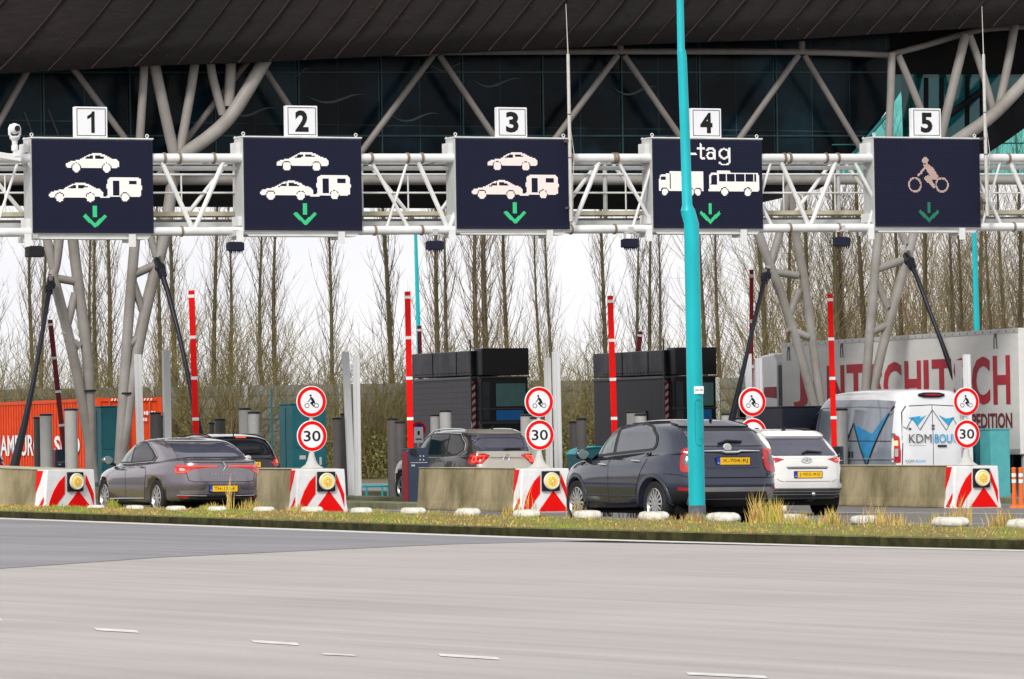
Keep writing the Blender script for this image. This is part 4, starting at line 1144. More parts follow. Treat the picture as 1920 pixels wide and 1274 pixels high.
# fork at right, again with the canopy's shade put into the colour
for p, w_ in [([(1672, 100), (1670, 180), (1666, 260), (1662, 338)], 18), ([(1684, 104), (1706, 155), (1728, 210), (1748, 262)], 17), ([(1810, 66), (1790, 150), (1768, 240), (1755, 300)], 22),
              ([(1818, 66), (1842, 135), (1862, 205)], 17), ([(1903, 44), (1890, 120), (1874, 196)], 20)]: bt('fork_tube', p, w_ * .92, M('fork grey with canopy shade', (.26, .24, .225), .5, vscale=1, var=.15), dv=-.35)
bt('arch_tube', [(1985, 80), (1925, 150), (1860, 217), (1800, 260), (1740, 300)], 27, m_leg, dv=-.5)
# legs: lattice of tubes
G = 905
def legs(name, L):
    for pts, w_ in L: bt(name, pts, w_ * .93, m_leg)
legs('leg_tube', [([(122, 336), (107, 480), (98, 517)], 21), ([(70, 336), (84, 425), (102, 515)], 19), ([(128, 336), (137, 452), (150, 560), (166, 700), (170, 905)], 23),
                  ([(99, 515), (126, 620), (148, 720), (168, 835), (176, 905)], 22), ([(141, 550), (122, 628)], 17)])
legs('leg_rung', [([(98, 521), (139, 528)], 17), ([(124, 634), (149, 650)], 17)])
legs('leg_tube', [([(262, 336), (254, 440), (244, 560), (234, 700), (222, 905)], 22), ([(326, 316), (309, 440), (283, 540), (264, 625), (247, 720), (230, 840), (224, 905)], 25),
                  ([(262, 345), (276, 420), (293, 482)], 16), ([(248, 525), (270, 590)], 17)])
legs('leg_rung', [([(245, 518), (291, 497)], 18), ([(236, 649), (263, 632)], 18)])
legs('leg_tube', [([(1395, 336), (1423, 440), (1462, 545), (1494, 642), (1530, 775), (1562, 905)], 21), ([(1482, 336), (1461, 440), (1441, 505)], 19), ([(1478, 336), (1492, 440), (1507, 520), (1522, 630), (1540, 765), (1562, 905)], 20),
                  ([(1498, 545), (1477, 598)], 17)])
legs('leg_rung', [([(1440, 509), (1496, 517)], 17), ([(1477, 617), (1515, 632)], 17)])
legs('leg_tube', [([(1662, 336), (1647, 440), (1634, 587), (1622, 740), (1606, 905)], 21), ([(1742, 336), (1713, 440), (1688, 530), (1663, 620), (1640, 720), (1610, 905)], 22),
                  ([(1662, 350), (1680, 410), (1698, 458)], 16), ([(1642, 522), (1664, 577)], 17)])
legs('leg_rung', [([(1636, 508), (1697, 487)], 18), ([(1626, 626), (1664, 610)], 18)])
# feet
b = MB()
for px in (173, 223, 1562, 1608):
    c = BL(px, 905); b.lathe([(.55, -1.4), (.5, -.25 + 0), (.42, -.1)], (c.x, 0, c.z), n=16)
b.each('foot', m_conc, bld)
# straps on the legs
b = MB()
for px, py, w_ in ((166, 733, 14), (236, 738, 13)):
    c = BL(px, py); b.tube(c - Vector((0, 0, .02)), c + Vector((0, 0, .02)), w_ * SB, n=14)
b.each('strap', m_black, bld)
# black stays with fork ends
m_stay = M('black stay', (.012, .014, .022), .4)
def stay(pts, plate_):
    P = [BL(x, y, -.45 - 1.9 * i / (len(pts) - 1)) for i, (x, y) in enumerate(pts)]
    b = MB(); b.path(P, [5.5 * SB, 4.6 * SB, 4.2 * SB, 4.2 * SB, 6.5 * SB, 9 * SB][:len(P)], 10); s = b.build('stay', m_stay, bld, smooth=True)
    b = MB(); a = P[0]; d = (P[1] - P[0]).normalized(); b.beam(a - d * .25, a + d * .28, 12 * SB, .12); b.lathe([(.10, -.54), (.10, -.36)], (a.x, 0, a.z), 'Y', 16); b.build('fork_end', m_stay, s)
    b = MB(); p, q = [BL(x, y, -.42) for x, y in plate_]; b.beam(p, q, 11 * SB, .05); b.build('gusset', m_tr, s)
stay([(300, 502), (314, 545), (334, 620), (352, 700), (372, 800), (392, 885)], [(301, 480), (309, 515)])
stay([(94, 535), (90, 560), (80, 620), (66, 700), (45, 800), (24, 885)], [(95, 520), (94, 545)])
stay([(1705, 490), (1718, 517), (1742, 580), (1765, 640), (1800, 740), (1840, 870)], [(1703, 470), (1714, 500)])
stay([(1436, 518), (1430, 540), (1415, 600), (1398, 675), (1376, 770), (1350, 885)], [(1434, 505), (1431, 530)])

# ---- body: belly, glass front, interior box
m_belly = M('belly black', (.006, .006, .008), .6, spec=.1)
zt = BL(960, 338).z
xl_, xm, xr_ = BL(-250, 338).x, BL(1560, 338).x, BL(2200, 338).x
b = MB()
prof = [(.35, -.12), (.7, -.30), (2.2, -.55), (6.0, -.25), (8.5, .5), (8.5, 7.5), (.9, 7.5), (.9, .05), (.35, .05)]
# tapering belly: more depth in the middle, thin at the ends
for i in range(28):
    x0_, x1_ = xl_ + (xm - xl_) * i / 28, xl_ + (xm - xl_) * (i + 1) / 28
secs = []
for i in range(30):
    t = i / 29; x = xl_ + (xm - xl_) * t; k = 1 if t < .93 else max(.25, 1 - (t - .93) * 9)
    secs.append([(x, y, zt + (z * k if z < 0 else z)) for y, z in prof])
n = len(prof); V = [v for s in secs for v in s]
b.add(V, [(i * n + j, i * n + (j + 1) % n, (i + 1) * n + (j + 1) % n, (i + 1) * n + j) for i in range(29) for j in range(n)] + [tuple(range(n)), tuple(range(29 * n + n - 1, 29 * n - 1, -1))])
b.build('belly', m_belly, bld)
# dark reflective glass front with panes of slightly different tint
def glass_mat():
    mt = bpy.data.materials.new('dark facade glass'); mt.use_nodes = True; n = mt.node_tree.nodes; l = mt.node_tree.links; bs = n['Principled BSDF']
    t = n.new('ShaderNodeTexCoord'); sx = n.new('ShaderNodeSeparateXYZ'); cb = n.new('ShaderNodeCombineXYZ')
    l.new(t.outputs['Object'], sx.inputs[0]); l.new(sx.outputs['X'], cb.inputs['X']); l.new(sx.outputs['Z'], cb.inputs['Y'])
    br = n.new('ShaderNodeTexBrick'); br.offset = 0; br.inputs['Scale'].default_value = 1; br.inputs['Brick Width'].default_value = 1.02; br.inputs['Row Height'].default_value = 2.9
    br.inputs['Mortar Size'].default_value = .008; br.inputs['Color1'].default_value = (.0008, .005, .010, 1); br.inputs['Color2'].default_value = (.004, .016, .024, 1); br.inputs['Mortar'].default_value = (.03, .055, .065, 1)
    l.new(cb.outputs[0], br.inputs['Vector'])
    no = n.new('ShaderNodeTexNoise'); no.inputs['Scale'].default_value = .7; no.inputs['Detail'].default_value = 6; l.new(t.outputs['Object'], no.inputs['Vector'])
    rp = n.new('ShaderNodeValToRGB'); rp.color_ramp.elements[0].position = .42; rp.color_ramp.elements[0].color = (.3, .3, .3, 1); rp.color_ramp.elements[1].position = .66; rp.color_ramp.elements[1].color = (1.9, 1.9, 1.9, 1); l.new(no.outputs['Fac'], rp.inputs['Fac'])
    mx = n.new('ShaderNodeMix'); mx.data_type = 'RGBA'; mx.blend_type = 'MULTIPLY'; mx.inputs[0].default_value = 1
    l.new(br.outputs['Color'], mx.inputs[6]); l.new(rp.outputs['Color'], mx.inputs[7]); l.new(mx.outputs[2], bs.inputs['Base Color'])
    bs.inputs['Roughness'].default_value = .22; bs.inputs['Specular IOR Level'].default_value = .10
    bp = n.new('ShaderNodeBump'); bp.inputs['Strength'].default_value = .25; bp.inputs['Distance'].default_value = .3
    n2 = n.new('ShaderNodeTexNoise'); n2.inputs['Scale'].default_value = .5; n2.inputs['Detail'].default_value = 3; l.new(t.outputs['Object'], n2.inputs['Vector']); l.new(n2.outputs['Fac'], bp.inputs['Height']); l.new(bp.outputs['Normal'], bs.inputs['Normal'])
    return mt
m_fg = glass_mat()
pts = [(-250, 336), (1560, 336), (1600, 288), (1640, 240), (1668, 200), (1668, 60), (-250, 60)]
b = MB(); Q = [BL(x, y, .6) for x, y in pts]; b.prism([(q.x, q.z) for q in Q], 'XZ', .6, .68); gf = b.build('glass_front', m_fg, bld)
b = MB()
for y in (136, 255): p, q = BL(-250, y, .57), BL(1630 if y > 200 else 1668, y, .57); b.beam(p, q, .03, .035)
x = Q[0].x
while x < BL(1560, 336).x: b.box2((x, .56, zt), (x + .035, .6, zt + 4.6)); x += 2.04
b.build('mullion', M('teal mullion', (.012, .045, .05), .4), gf)
# pale wave lines printed on the glass
b = MB()
for cx, cy, wd in [(630, 180, 110), (775, 215, 90), (470, 205, 90), (930, 150, 90), (1190, 165, 80), (840, 120, 70), (560, 130, 40)]:
    P = [BL(cx + wd * (t / 12 - .5), cy + 10 * math.sin(t / 12 * 5) + 8 * t / 12, .575) for t in range(13)]
    b.path(P, [.004 + .022 * math.sin(math.pi * t / 12) for t in range(13)], 4)
b.build('wave_print', M('pale wave print', (.09, .12, .13), .4), gf)
# interior seen at far left: pale desk shapes and counter
b = MB()
for p in [[(45, 210), (60, 250), (70, 330)], [(90, 205), (112, 260), (120, 330)]]: b.path([BL(x, y, .58) for x, y in p], .02, 4)
b.build('interior_arc', M('dim arc', (.07, .075, .08), .5), gf)

# see-through teal glass at the right end
def tglass(name, c, mixf):
    mt = bpy.data.materials.new(name); mt.use_nodes = True; n = mt.node_tree.nodes; l = mt.node_tree.links; n.clear()
    o = n.new('ShaderNodeOutputMaterial'); tr = n.new('ShaderNodeBsdfTransparent'); gl = n.new('ShaderNodeBsdfGlossy'); df = n.new('ShaderNodeBsdfDiffuse'); mx = n.new('ShaderNodeMixShader'); m2 = n.new('ShaderNodeMixShader')
    tr.inputs['Color'].default_value = (*c, 1); gl.inputs['Roughness'].default_value = .05; gl.inputs['Color'].default_value = (.6, .8, .8, 1); df.inputs['Color'].default_value = (.02, .12, .12, 1)
    no = n.new('ShaderNodeTexNoise'); no.inputs['Scale'].default_value = 1.3; no.inputs['Detail'].default_value = 5; t = n.new('ShaderNodeTexCoord'); l.new(t.outputs['Object'], no.inputs['Vector'])
    rp = n.new('ShaderNodeValToRGB'); rp.color_ramp.elements[0].position = .35; rp.color_ramp.elements[0].color = (.1, .1, .1, 1); rp.color_ramp.elements[1].position = .7; rp.color_ramp.elements[1].color = (mixf, mixf, mixf, 1)
    l.new(no.outputs['Fac'], rp.inputs['Fac'])
    l.new(rp.outputs['Color'], m2.inputs[0]); l.new(tr.outputs[0], m2.inputs[1]); l.new(df.outputs[0], m2.inputs[2])
    mx.inputs[0].default_value = .06; l.new(m2.outputs[0], mx.inputs[1]); l.new(gl.outputs[0], mx.inputs[2]); l.new(mx.outputs[0], o.inputs[0])
    return mt
m_tg = tglass('clear teal glass', (.42, .86, .80), .28)
m_tg2 = tglass('deep teal glass', (.035, .20, .22), .6)
def pane(name, pts, mat, dv, par=bld):
    Q = [BL(x, y, dv) for x, y in pts]; b = MB(); b.prism([(q.x, q.z) for q in Q], 'XZ', dv, dv + .02); return b.build(name, mat, par)
pane('end_glass', [(1562, 330), (1668, 206), (1668, 330)], m_tg, .62)
pane('end_glass', [(1669, 330), (1669, 205), (1690, 172), (1705, 330)], m_tg, .62)
pane('end_glass', [(1706, 330), (1690, 171), (1669, 204), (1669, 140), (2100, 140), (1990, 158), (1857, 258), (1857, 330)], m_tg2, .62)
pane('end_glass', [(1858, 330), (1858, 260), (1990, 160), (2100, 142), (2100, 330)], m_tg, .62)
# dark end wall frame around those windows
pane('dark_end_panel', [(1640, 178), (1640, 10), (2100, -60), (2100, 146), (1672, 146)], m_belly, .66)
pane('dark_end_panel', [(1696, 330), (1690, 146), (1712, 146), (1712, 330)], m_belly, .66)
for x_ in (1733, 1762, 1810, 1838): pane('dark_end_panel', [(x_, 300), (x_, 146), (x_ + 8, 146), (x_ + 8, 300)], m_belly, .60)
bt('dark_brace', [(1746, 240), (1850, 165)], 15, m_belly, dv=.4)
bt('dark_brace', [(1560, 334), (1615, 272), (1672, 205)], 8, m_tr if False else M('teal frame', (.02, .16, .17), .4), dv=.5)
b = MB(); Q = [BL(x, y, .3) for x, y in [(1990, 60), (1930, 165), (1862, 232), (1790, 285), (1745, 305), (1752, 325), (1815, 312), (1890, 262), (1990, 190)]]
b.prism([(q.x, q.z) for q in Q], 'XZ', .25, .5); b.build('dark_arch_web', m_belly, bld)
for y_ in (268, 290, 312): bt('glazing_bar', [(1560, y_ + 4), (2000, y_)], 3, M('teal frame', (.02, .16, .17), .4), dv=.56)
bt('floor_tube_rear', [(1500, 336), (2150, 336)], 16, m_tr, dv=6)

# ---- canopy skin: hull bulging towards the traffic
def skin_mat():
    mt = bpy.data.materials.new('brown metal mesh'); mt.use_nodes = True; n = mt.node_tree.nodes; l = mt.node_tree.links; bs = n['Principled BSDF']
    t = n.new('ShaderNodeTexCoord')
    mp = n.new('ShaderNodeMapping'); mp.inputs['Scale'].default_value = (1.2, 1, 9); l.new(t.outputs['Object'], mp.inputs['Vector'])
    n1 = n.new('ShaderNodeTexNoise'); n1.inputs['Scale'].default_value = 2.2; n1.inputs['Detail'].default_value = 8; n1.inputs['Roughness'].default_value = .7; l.new(mp.outputs['Vector'], n1.inputs['Vector'])
    n2 = n.new('ShaderNodeTexNoise'); n2.inputs['Scale'].default_value = .35; n2.inputs['Detail'].default_value = 3; l.new(t.outputs['Object'], n2.inputs['Vector'])
    ad = n.new('ShaderNodeMath'); ad.operation = 'MULTIPLY_ADD'; ad.inputs[1].default_value = .6; l.new(n1.outputs['Fac'], ad.inputs[0])
    h = n.new('ShaderNodeMath'); h.operation = 'MULTIPLY'; h.inputs[1].default_value = .4; l.new(n2.outputs['Fac'], h.inputs[0]); l.new(h.outputs[0], ad.inputs[2])
    rp = n.new('ShaderNodeValToRGB'); e = rp.color_ramp.elements; e[0].position = .40; e[0].color = (.005, .003, .0045, 1); e[1].position = .64; e[1].color = (.034, .019, .020, 1)
    l.new(ad.outputs[0], rp.inputs['Fac']); l.new(rp.outputs['Color'], bs.inputs['Base Color'])
    bs.inputs['Roughness'].default_value = .55; bs.inputs['Metallic'].default_value = .2
    # woven mesh relief
    wv = n.new('ShaderNodeTexWave'); wv.inputs['Scale'].default_value = 14; wv.bands_direction = 'Z'; wv.inputs['Distortion'].default_value = 1.5
    w2 = n.new('ShaderNodeTexWave'); w2.inputs['Scale'].default_value = 14; w2.bands_direction = 'X'; w2.inputs['Distortion'].default_value = 1.5
    l.new(t.outputs['Object'], wv.inputs['Vector']); l.new(t.outputs['Object'], w2.inputs['Vector'])
    am = n.new('ShaderNodeMath'); am.operation = 'ADD'; l.new(wv.outputs['Fac'], am.inputs[0]); l.new(w2.outputs['Fac'], am.inputs[1])
    bp = n.new('ShaderNodeBump'); bp.inputs['Strength'].default_value = .7; bp.inputs['Distance'].default_value = .03; l.new(am.outputs[0], bp.inputs['Height']); l.new(bp.outputs['Normal'], bs.inputs['Normal'])
    return mt
m_skin = skin_mat()
edge = [(-400, 150), (-200, 146), (0, 138), (150, 130), (300, 122), (400, 119), (500, 116), (600, 111), (700, 106), (800, 101), (900, 97), (1000, 92), (1100, 88), (1200, 83), (1300, 79), (1400, 76), (1500, 73), (1600, 67), (1700, 60), (1800, 54), (1900, 47), (2000, 40), (2200, 26), (2400, 10)]
SD = -1.0
rowsS = []
for px, py in edge:
    c = BL(px, py, SD); row = [(c.x, c.y + 1.75, c.z + .28), (c.x, c.y + .6, c.z + .02)]
    for k in range(13):
        a = math.pi * k / 12
        row.append((c.x + .25 * k, SD - 1.5 * math.sin(a * .92 + .08) + .12, c.z + .50 * k + .02 * k * k))
    row.append((c.x + 3.2, 9.0, c.z + 9.6)); rowsS.append(row)
# refine along u
fine = []
for i in range(len(rowsS) - 1):
    for k in range(4):
        t = k / 4; fine.append([tuple(a[j] * (1 - t) + b_[j] * t for j in range(3)) for a, b_ in zip(rowsS[i], rowsS[i + 1])])
fine.append(rowsS[-1])
n = len(fine[0]); b = MB(); b.add([v for r_ in fine for v in r_], [(i * n + j, i * n + j + 1, (i + 1) * n + j + 1, (i + 1) * n + j) for i in range(len(fine) - 1) for j in range(n - 1)])
sk = b.build('canopy_skin', m_skin, bld, smooth='all')
# diagonal seams following the hull
def skin_at(u, s):
    i = max(0, min(len(fine) - 2, int(u))); f = u - i; j = max(0, min(n - 2, int(s))); g_ = s - j
    a = [fine[i][j][q] * (1 - g_) + fine[i][j + 1][q] * g_ for q in range(3)]; c = [fine[i + 1][j][q] * (1 - g_) + fine[i + 1][j + 1][q] * g_ for q in range(3)]
    return Vector([a[q] * (1 - f) + c[q] * f for q in range(3)])
b = MB(); NU = len(fine) - 1; k = 0; u = -4.0
while u < NU:
    P = []
    for q in range(22):
        s = 2.0 + q * .35; uu = u + (s - 2) * .42
        if 0 <= uu < NU - .01: p = skin_at(uu, s); P.append(p + Vector((0, -.012, 0)))
    if len(P) > 3: b.path(P, .011 + .004 * (k % 3), 4)
    u += 2.35 + .25 * math.sin(k * 1.7); k += 1
b.build('panel_seams', M('seam brown', (.055, .036, .033), .6), sk)
b = MB()
rr = random.Random(5)
for k in range(60):
    p = skin_at(rr.uniform(2, NU - 3), rr.uniform(2.2, 6)); b.sphere(p + Vector((0, -.02, 0)), .018, n=6, k=4)
b.build('fixings', M('seam brown', (.055, .036, .033), .6), sk)
# soffit between skin edge and glass
b = MB(); V = []
for r_ in fine: V += [r_[0], (r_[0][0], .62, max(r_[0][2] - .02, BL(960, 92, .6).z - .3))]
b.add(V, [(2 * i, 2 * i + 1, 2 * i + 3, 2 * i + 2) for i in range(len(fine) - 1)]); b.build('soffit', m_belly, bld)
# ================================================================== background: wall, hedge, trees
m_wall = M('noise wall', (.26, .27, .265), .85, vscale=.5, stretch=(.3, 1, 4), c2=(.15, .16, .15))
DWL = 205
c = at(960, 700, DWL)
wl = thing('noise_wall', 'long grey horizontally panelled noise wall behind the plaza', 'wall', (0, DWL, 0))
def WX(px): return (px - 960) * DWL / FPX
b = MB(); zt0 = at(300, 726, DWL).z
b.box2((WX(-250), 0, -1), (WX(1420), .2, zt0)); b.build('panel', m_wall, wl)
b = MB()
for k in range(8): b.box2((WX(-250), -.025, zt0 - .45 - k * .5), (WX(1420), -.001, zt0 - .42 - k * .5))
b.build('panel_joint', m_dgrey, wl)
b = MB(); x = WX(-250)
while x < WX(1420): b.box2((x, -.12, -1), (x + .16, .0, zt0 + .03)); x += 4.0
b.build('steel_post', m_grey, wl)

m_bark = M('poplar bark', (.13, .115, .055), .9, vscale=2.5, stretch=(1, 1, .25), c2=(.055, .05, .022))
m_twig = M('bare twigs', (.215, .155, .10), .9, vscale=.5, c2=(.12, .088, .055))
m_twig2 = M('shrub twigs', (.26, .20, .095), .9, vscale=.35, c2=(.13, .115, .04))
m_leaf = M('ivy and bramble leaves', (.16, .18, .04), .8, vscale=.5, c2=(.08, .075, .022))
class TW(MB):
    def seg(s, p, q, r0, r1, n=3):
        d = (q - p)
        if d.length < 1e-6: return
        d = d.normalized(); ref = Vector((0, 1, 0)) if abs(d.y) < .9 else Vector((1, 0, 0)); a = d.cross(ref).normalized(); b = a.cross(d)
        o = len(s.v)
        for c, r in ((p, r0), (q, r1)):
            for k in range(n):
                t = 2 * math.pi * k / n; v = c + (a * math.cos(t) + b * math.sin(t)) * r; s.v.append((v.x, v.y, v.z))
        for k in range(n): s.f.append([o + k, o + (k + 1) % n, o + n + (k + 1) % n, o + n + k]); s.mi.append(s.m)
def branch(tw, p, d, L, r, rn, up=.25, nseg=5, wob=.12, sub=5, subl=.45, lvl=1):
    pts = [p]; q = p.copy(); dd = d.normalized(); sl = L / nseg
    for i in range(nseg):
        dd = (dd + Vector((rn.gauss(0, wob), rn.gauss(0, wob), up * .5 + rn.gauss(0, wob * .5)))).normalized(); q = q + dd * sl; pts.append(q)
    for i in range(nseg): tw.seg(pts[i], pts[i + 1], r * (1 - i / nseg * .8), r * (1 - (i + 1) / nseg * .8), 3)
    if lvl > 0:
        for k in range(sub):
            i = rn.randrange(1, nseg); b0 = pts[i].lerp(pts[i + 1], rn.random()); side = Vector((rn.gauss(0, 1), rn.gauss(0, 1), rn.gauss(.3, .5))).normalized()
            branch(tw, b0, (dd + side * .75).normalized(), L * subl * rn.uniform(.5, 1.1), max(r * .45, .007), rn, up, max(2, nseg - 2), wob * 1.3, max(1, sub - 2), subl, lvl - 1)
def make_poplar(seed, H=16.0, twin=False):
    rn = random.Random(seed); root = thing('poplar_tree', 'x', 'tree', (0, 0, 0))
    lean = rn.uniform(-.5, .5); trunks = [(0, 0, 1.0)] + ([(rn.uniform(.5, .8) * rn.choice((-1, 1)), rn.uniform(-.3, .3), .92)] if twin else [])
    tb = MB(); cr_ = TW()
    for tx, ty, hs_ in trunks:
        n_ = 14; P = []; x, y = tx * .3, ty * .3
        for i in range(n_ + 1):
            t = i / n_; P.append(Vector((tx * min(1, .3 + t * 2.0) + lean * t + .14 * math.sin(t * 5 + seed), ty + .08 * math.sin(t * 4 + seed * 2), H * hs_ * t)))
        rs = [(.145 * (1 - i / n_) ** .9 + .012) * hs_ for i in range(n_ + 1)]
        tb.path(P, rs, 9)
        for k in range(98):
            t = .05 + .92 * (k / 98) ** .85; i = min(n_ - 1, int(t * n_)); p = P[i].lerp(P[i + 1], t * n_ - i)
            a = k * 2.39996 + rn.uniform(-.4, .4); steep = rn.uniform(.3, .8)
            d = Vector((math.cos(a) * steep, math.sin(a) * steep, 1))
            L = (H * .20) * (1 - t * .62) * rn.uniform(.6, 1.3); branch(cr_, p, d, L, .022 * (1.25 - t * .7), rn, .30, 6, .10, 6, .42, 1)
        for k in range(26):       # epicormic twigs low on the stem
            z = rn.uniform(.4, 5.5); i = min(n_ - 1, int(z / (H * hs_) * n_)); p = P[i]; p = Vector((p.x, p.y, z)); a = rn.random() * 6.28
            branch(cr_, p, Vector((math.cos(a), math.sin(a), rn.uniform(.2, .9))), rn.uniform(.7, 1.8), .010, rn, .15, 4, .16, 3, .5, 1)
    t_ = tb.build('trunk', m_bark, root, smooth='all'); c_ = cr_.build('crown', m_twig, root, fix=False)
    return root
pop = [make_poplar(11), make_poplar(12, twin=True), make_poplar(13, 16.5), make_poplar(14, 18, True)]
TR = [(60, 0, 212), (78, 2, 226), (182, 1, 214), (203, 0, 222), (298, 2, 214), (323, 0, 219), (404, 2, 216), (432, 0, 212), (519, 1, 213), (619, 0, 211), (728, 2, 216), (823, 0, 216), (838, 2, 213),
      (915, 1, 212), (948, 0, 218), (1037, 3, 213), (1132, 2, 218), (1220, 1, 216), (1237, 0, 224), (1322, 2, 214), (1346, 0, 212), (1432, 2, 216), (1520, 0, 205), (1572, 1, 200), (1617, 2, 205), (1732, 0, 203), (1787, 1, 202), (1890, 3, 200), (1912, 0, 206), (-40, 1, 214), (1980, 1, 204), (1480, 2, 222), (1690, 2, 212), (1835, 2, 210)]
desc = ['first bare poplar from the left edge', 'thin bare poplar behind the leaning maroon gate', 'bare poplar left of the left leg pair, under display 1', 'thin bare poplar beside the left leg pair', 'bare poplar behind the inner left leg stay', 'thin bare poplar right of the inner left leg',
        'slender bare poplar above the red gate behind the saloon', 'mossy bare poplar under the detector left of display 2', 'thick dark twin poplar below display 2', 'tall bare poplar below the right side of display 2', 'brown bare poplar left of the middle red gate', 'thin bare poplar right of the turquoise thin post',
        'mossy bare poplar above the tiled booth', 'twin bare poplar below display 3, left one', 'bare poplar below the middle of display 3', 'broad mossy poplar left of the red gate behind the dark blue car', 'thin brown poplar beside the top of the third red gate', 'twin poplar below display 4 left of the lamp post', 'faint poplar just left of the lamp post', 'thin poplar right of the lamp post', 'bare poplar right of the lamp post above the booth',
        'thin poplar behind the black stay right of the lamp post', 'poplar between the right hand leg and the red gate', 'thick poplar behind the detector left of display 5', 'poplar left of the far right leg pair', 'poplar right of the far right leg pair, above the trailer', 'twin poplar below the right end of display 5', 'thick poplar above the trailer at far right', 'poplar at the right edge above the trailer', 'poplar outside the left edge', 'poplar beyond the right edge', 'thin poplar behind the leg right of the lamp post', 'thin poplar behind the stay above the trailer', 'thin poplar right of the turquoise post above the trailer']
usedp = set(); rt = random.Random(21)
for (px, k, D), ds in zip(TR, desc):
    if k not in usedp: o = pop[k]; usedp.add(k)
    else: o = copy_tree(pop[k])
    g = gp(px, D); o.location = (g.x, g.y, g.z - .05)
    sg = rt.uniform(.75, 1.12); o.scale = (sg * rt.uniform(.85, 1.2), sg, sg * rt.uniform(.95, 1.15)); o.rotation_euler = (0, 0, rt.uniform(0, 6.28) if px not in () else 0)
    tag(o, ds[0].upper() + ds[1:], 'tree', 'bare poplars behind the toll plaza')

def make_shrub(seed, H=5.5, spread=2.6, nst=95):
    rn = random.Random(seed); root = thing('bare_shrub', 'x', 'shrub'); tw = TW()
    for k in range(nst):
        a = rn.random() * 6.28; s = rn.uniform(.1, .9); p = Vector((rn.gauss(0, spread * .35), rn.gauss(0, .7), 0))
        branch(tw, p, Vector((math.cos(a) * s, math.sin(a) * s * .6, 1)), H * rn.uniform(.45, 1.05), rn.uniform(.014, .03), rn, .02, 7, .17, 8, .42, 1)
    tw.build('stems', m_twig2, root, fix=False); return root
shr = [make_shrub(31), make_shrub(32, 4.6, 3.0, 100), make_shrub(33, 6.8, 2.4, 85)]
us = set(); rs_ = random.Random(77); i = 0
positions = []
px = -80
while px < 2010:
    positions.append((px, rs_.choice((0, 1, 2)), rs_.uniform(196, 204) if rs_.random() < .65 else rs_.uniform(207, 212))); px += rs_.uniform(38, 62)
lands = [(60, 'behind the orange container at far left'), (165, 'behind the left leg pair'), (280, 'behind the container doors'), (380, 'behind the red gate above the saloon'), (480, 'above the black estate car'), (590, 'behind the round signs left of centre'), (690, 'right of the pale posts left of centre'),
         (760, 'behind the middle red gate'), (890, 'behind the tiled booth'), (1040, 'behind the middle round signs'), (1110, 'right of the middle round signs'), (1240, 'behind the right booth'), (1380, 'right of the lamp post'), (1500, 'behind the truck cab'), (1700, 'behind the truck trailer'), (1900, 'behind the trailer at far right')]
nth = {}
words = ['wide', 'tall', 'ragged', 'low', 'dense', 'thin', 'leaning', 'arching']
for px, k, D in positions:
    if k not in us: o = shr[k]; us.add(k)
    else: o = copy_tree(shr[k])
    g = gp(px, D); o.location = (g.x, g.y, g.z - .05); o.rotation_euler = (0, 0, rs_.choice((0, 3.14)) + rs_.uniform(-.3, .3))
    sx = rs_.uniform(.8, 1.15) * (1.0 if px < 1450 else 1.15); o.scale = (sx, sx, sx * rs_.uniform(.8, 1.1))
    L_ = min(lands, key=lambda q: abs(q[0] - px))[1]; q = nth.get(L_, 0); nth[L_] = q + 1
    tag(o, ['Nearest', 'Second', 'Third', 'Fourth', 'Fifth', 'Sixth'][q] + ' bare tangled shrub ' + L_ + ', counting from the left', 'shrub', 'bare shrubs in front of the noise wall')
# undergrowth: leafy brambles at the foot
lv = MB(); rl = random.Random(9)
for k in range(26000):
    px = rl.uniform(-80, 2000); D = rl.uniform(190, 206)
    hh = 1.1 + .9 * abs(math.sin(px * .013)) + .6 * abs(math.sin(px * .041 + 1))
    if 850 < px < 1450: hh += .7
    x = (px - 960) * D / FPX; z = gz(x) + hh * rl.random() ** .8 * rl.uniform(.5, 1.15); s = rl.uniform(.03, .075)
    a = Vector((rl.gauss(0, 1), rl.gauss(0, 1), rl.gauss(0, 1))).normalized(); b_ = a.orthogonal().normalized(); p = Vector((x, D, z))
    lv.add([p - a * s, p + b_ * s * .6, p + a * s, p - b_ * s * .6], [(0, 1, 2, 3)])
o = lv.build('undergrowth', m_leaf, fix=False); tag(o, 'low leafy bramble undergrowth at the foot of the hedge', 'undergrowth', kind='stuff')
# distant thicket haze of twigs behind the poplars (a far wood reading as one mass)
tw = TW(); rn = random.Random(4)
for k in range(1100):
    right = rn.random() < .76; px = rn.uniform(1440, 2250) if right else rn.uniform(-100, 1440); D = rn.uniform(228, 260)
    g = gp(px, D); H_ = (rn.uniform(8, 15) if right else rn.uniform(3, 7.5))
    branch(tw, g, Vector((rn.gauss(0, .25), 0, 1)), H_, .026, rn, .06, 8, .16, 13 if right else 7, .30, 1)
o = tw.build('far_thicket', m_twig2, fix=False); tag(o, 'far thicket of fine bare stems behind the poplars', 'thicket', kind='stuff')
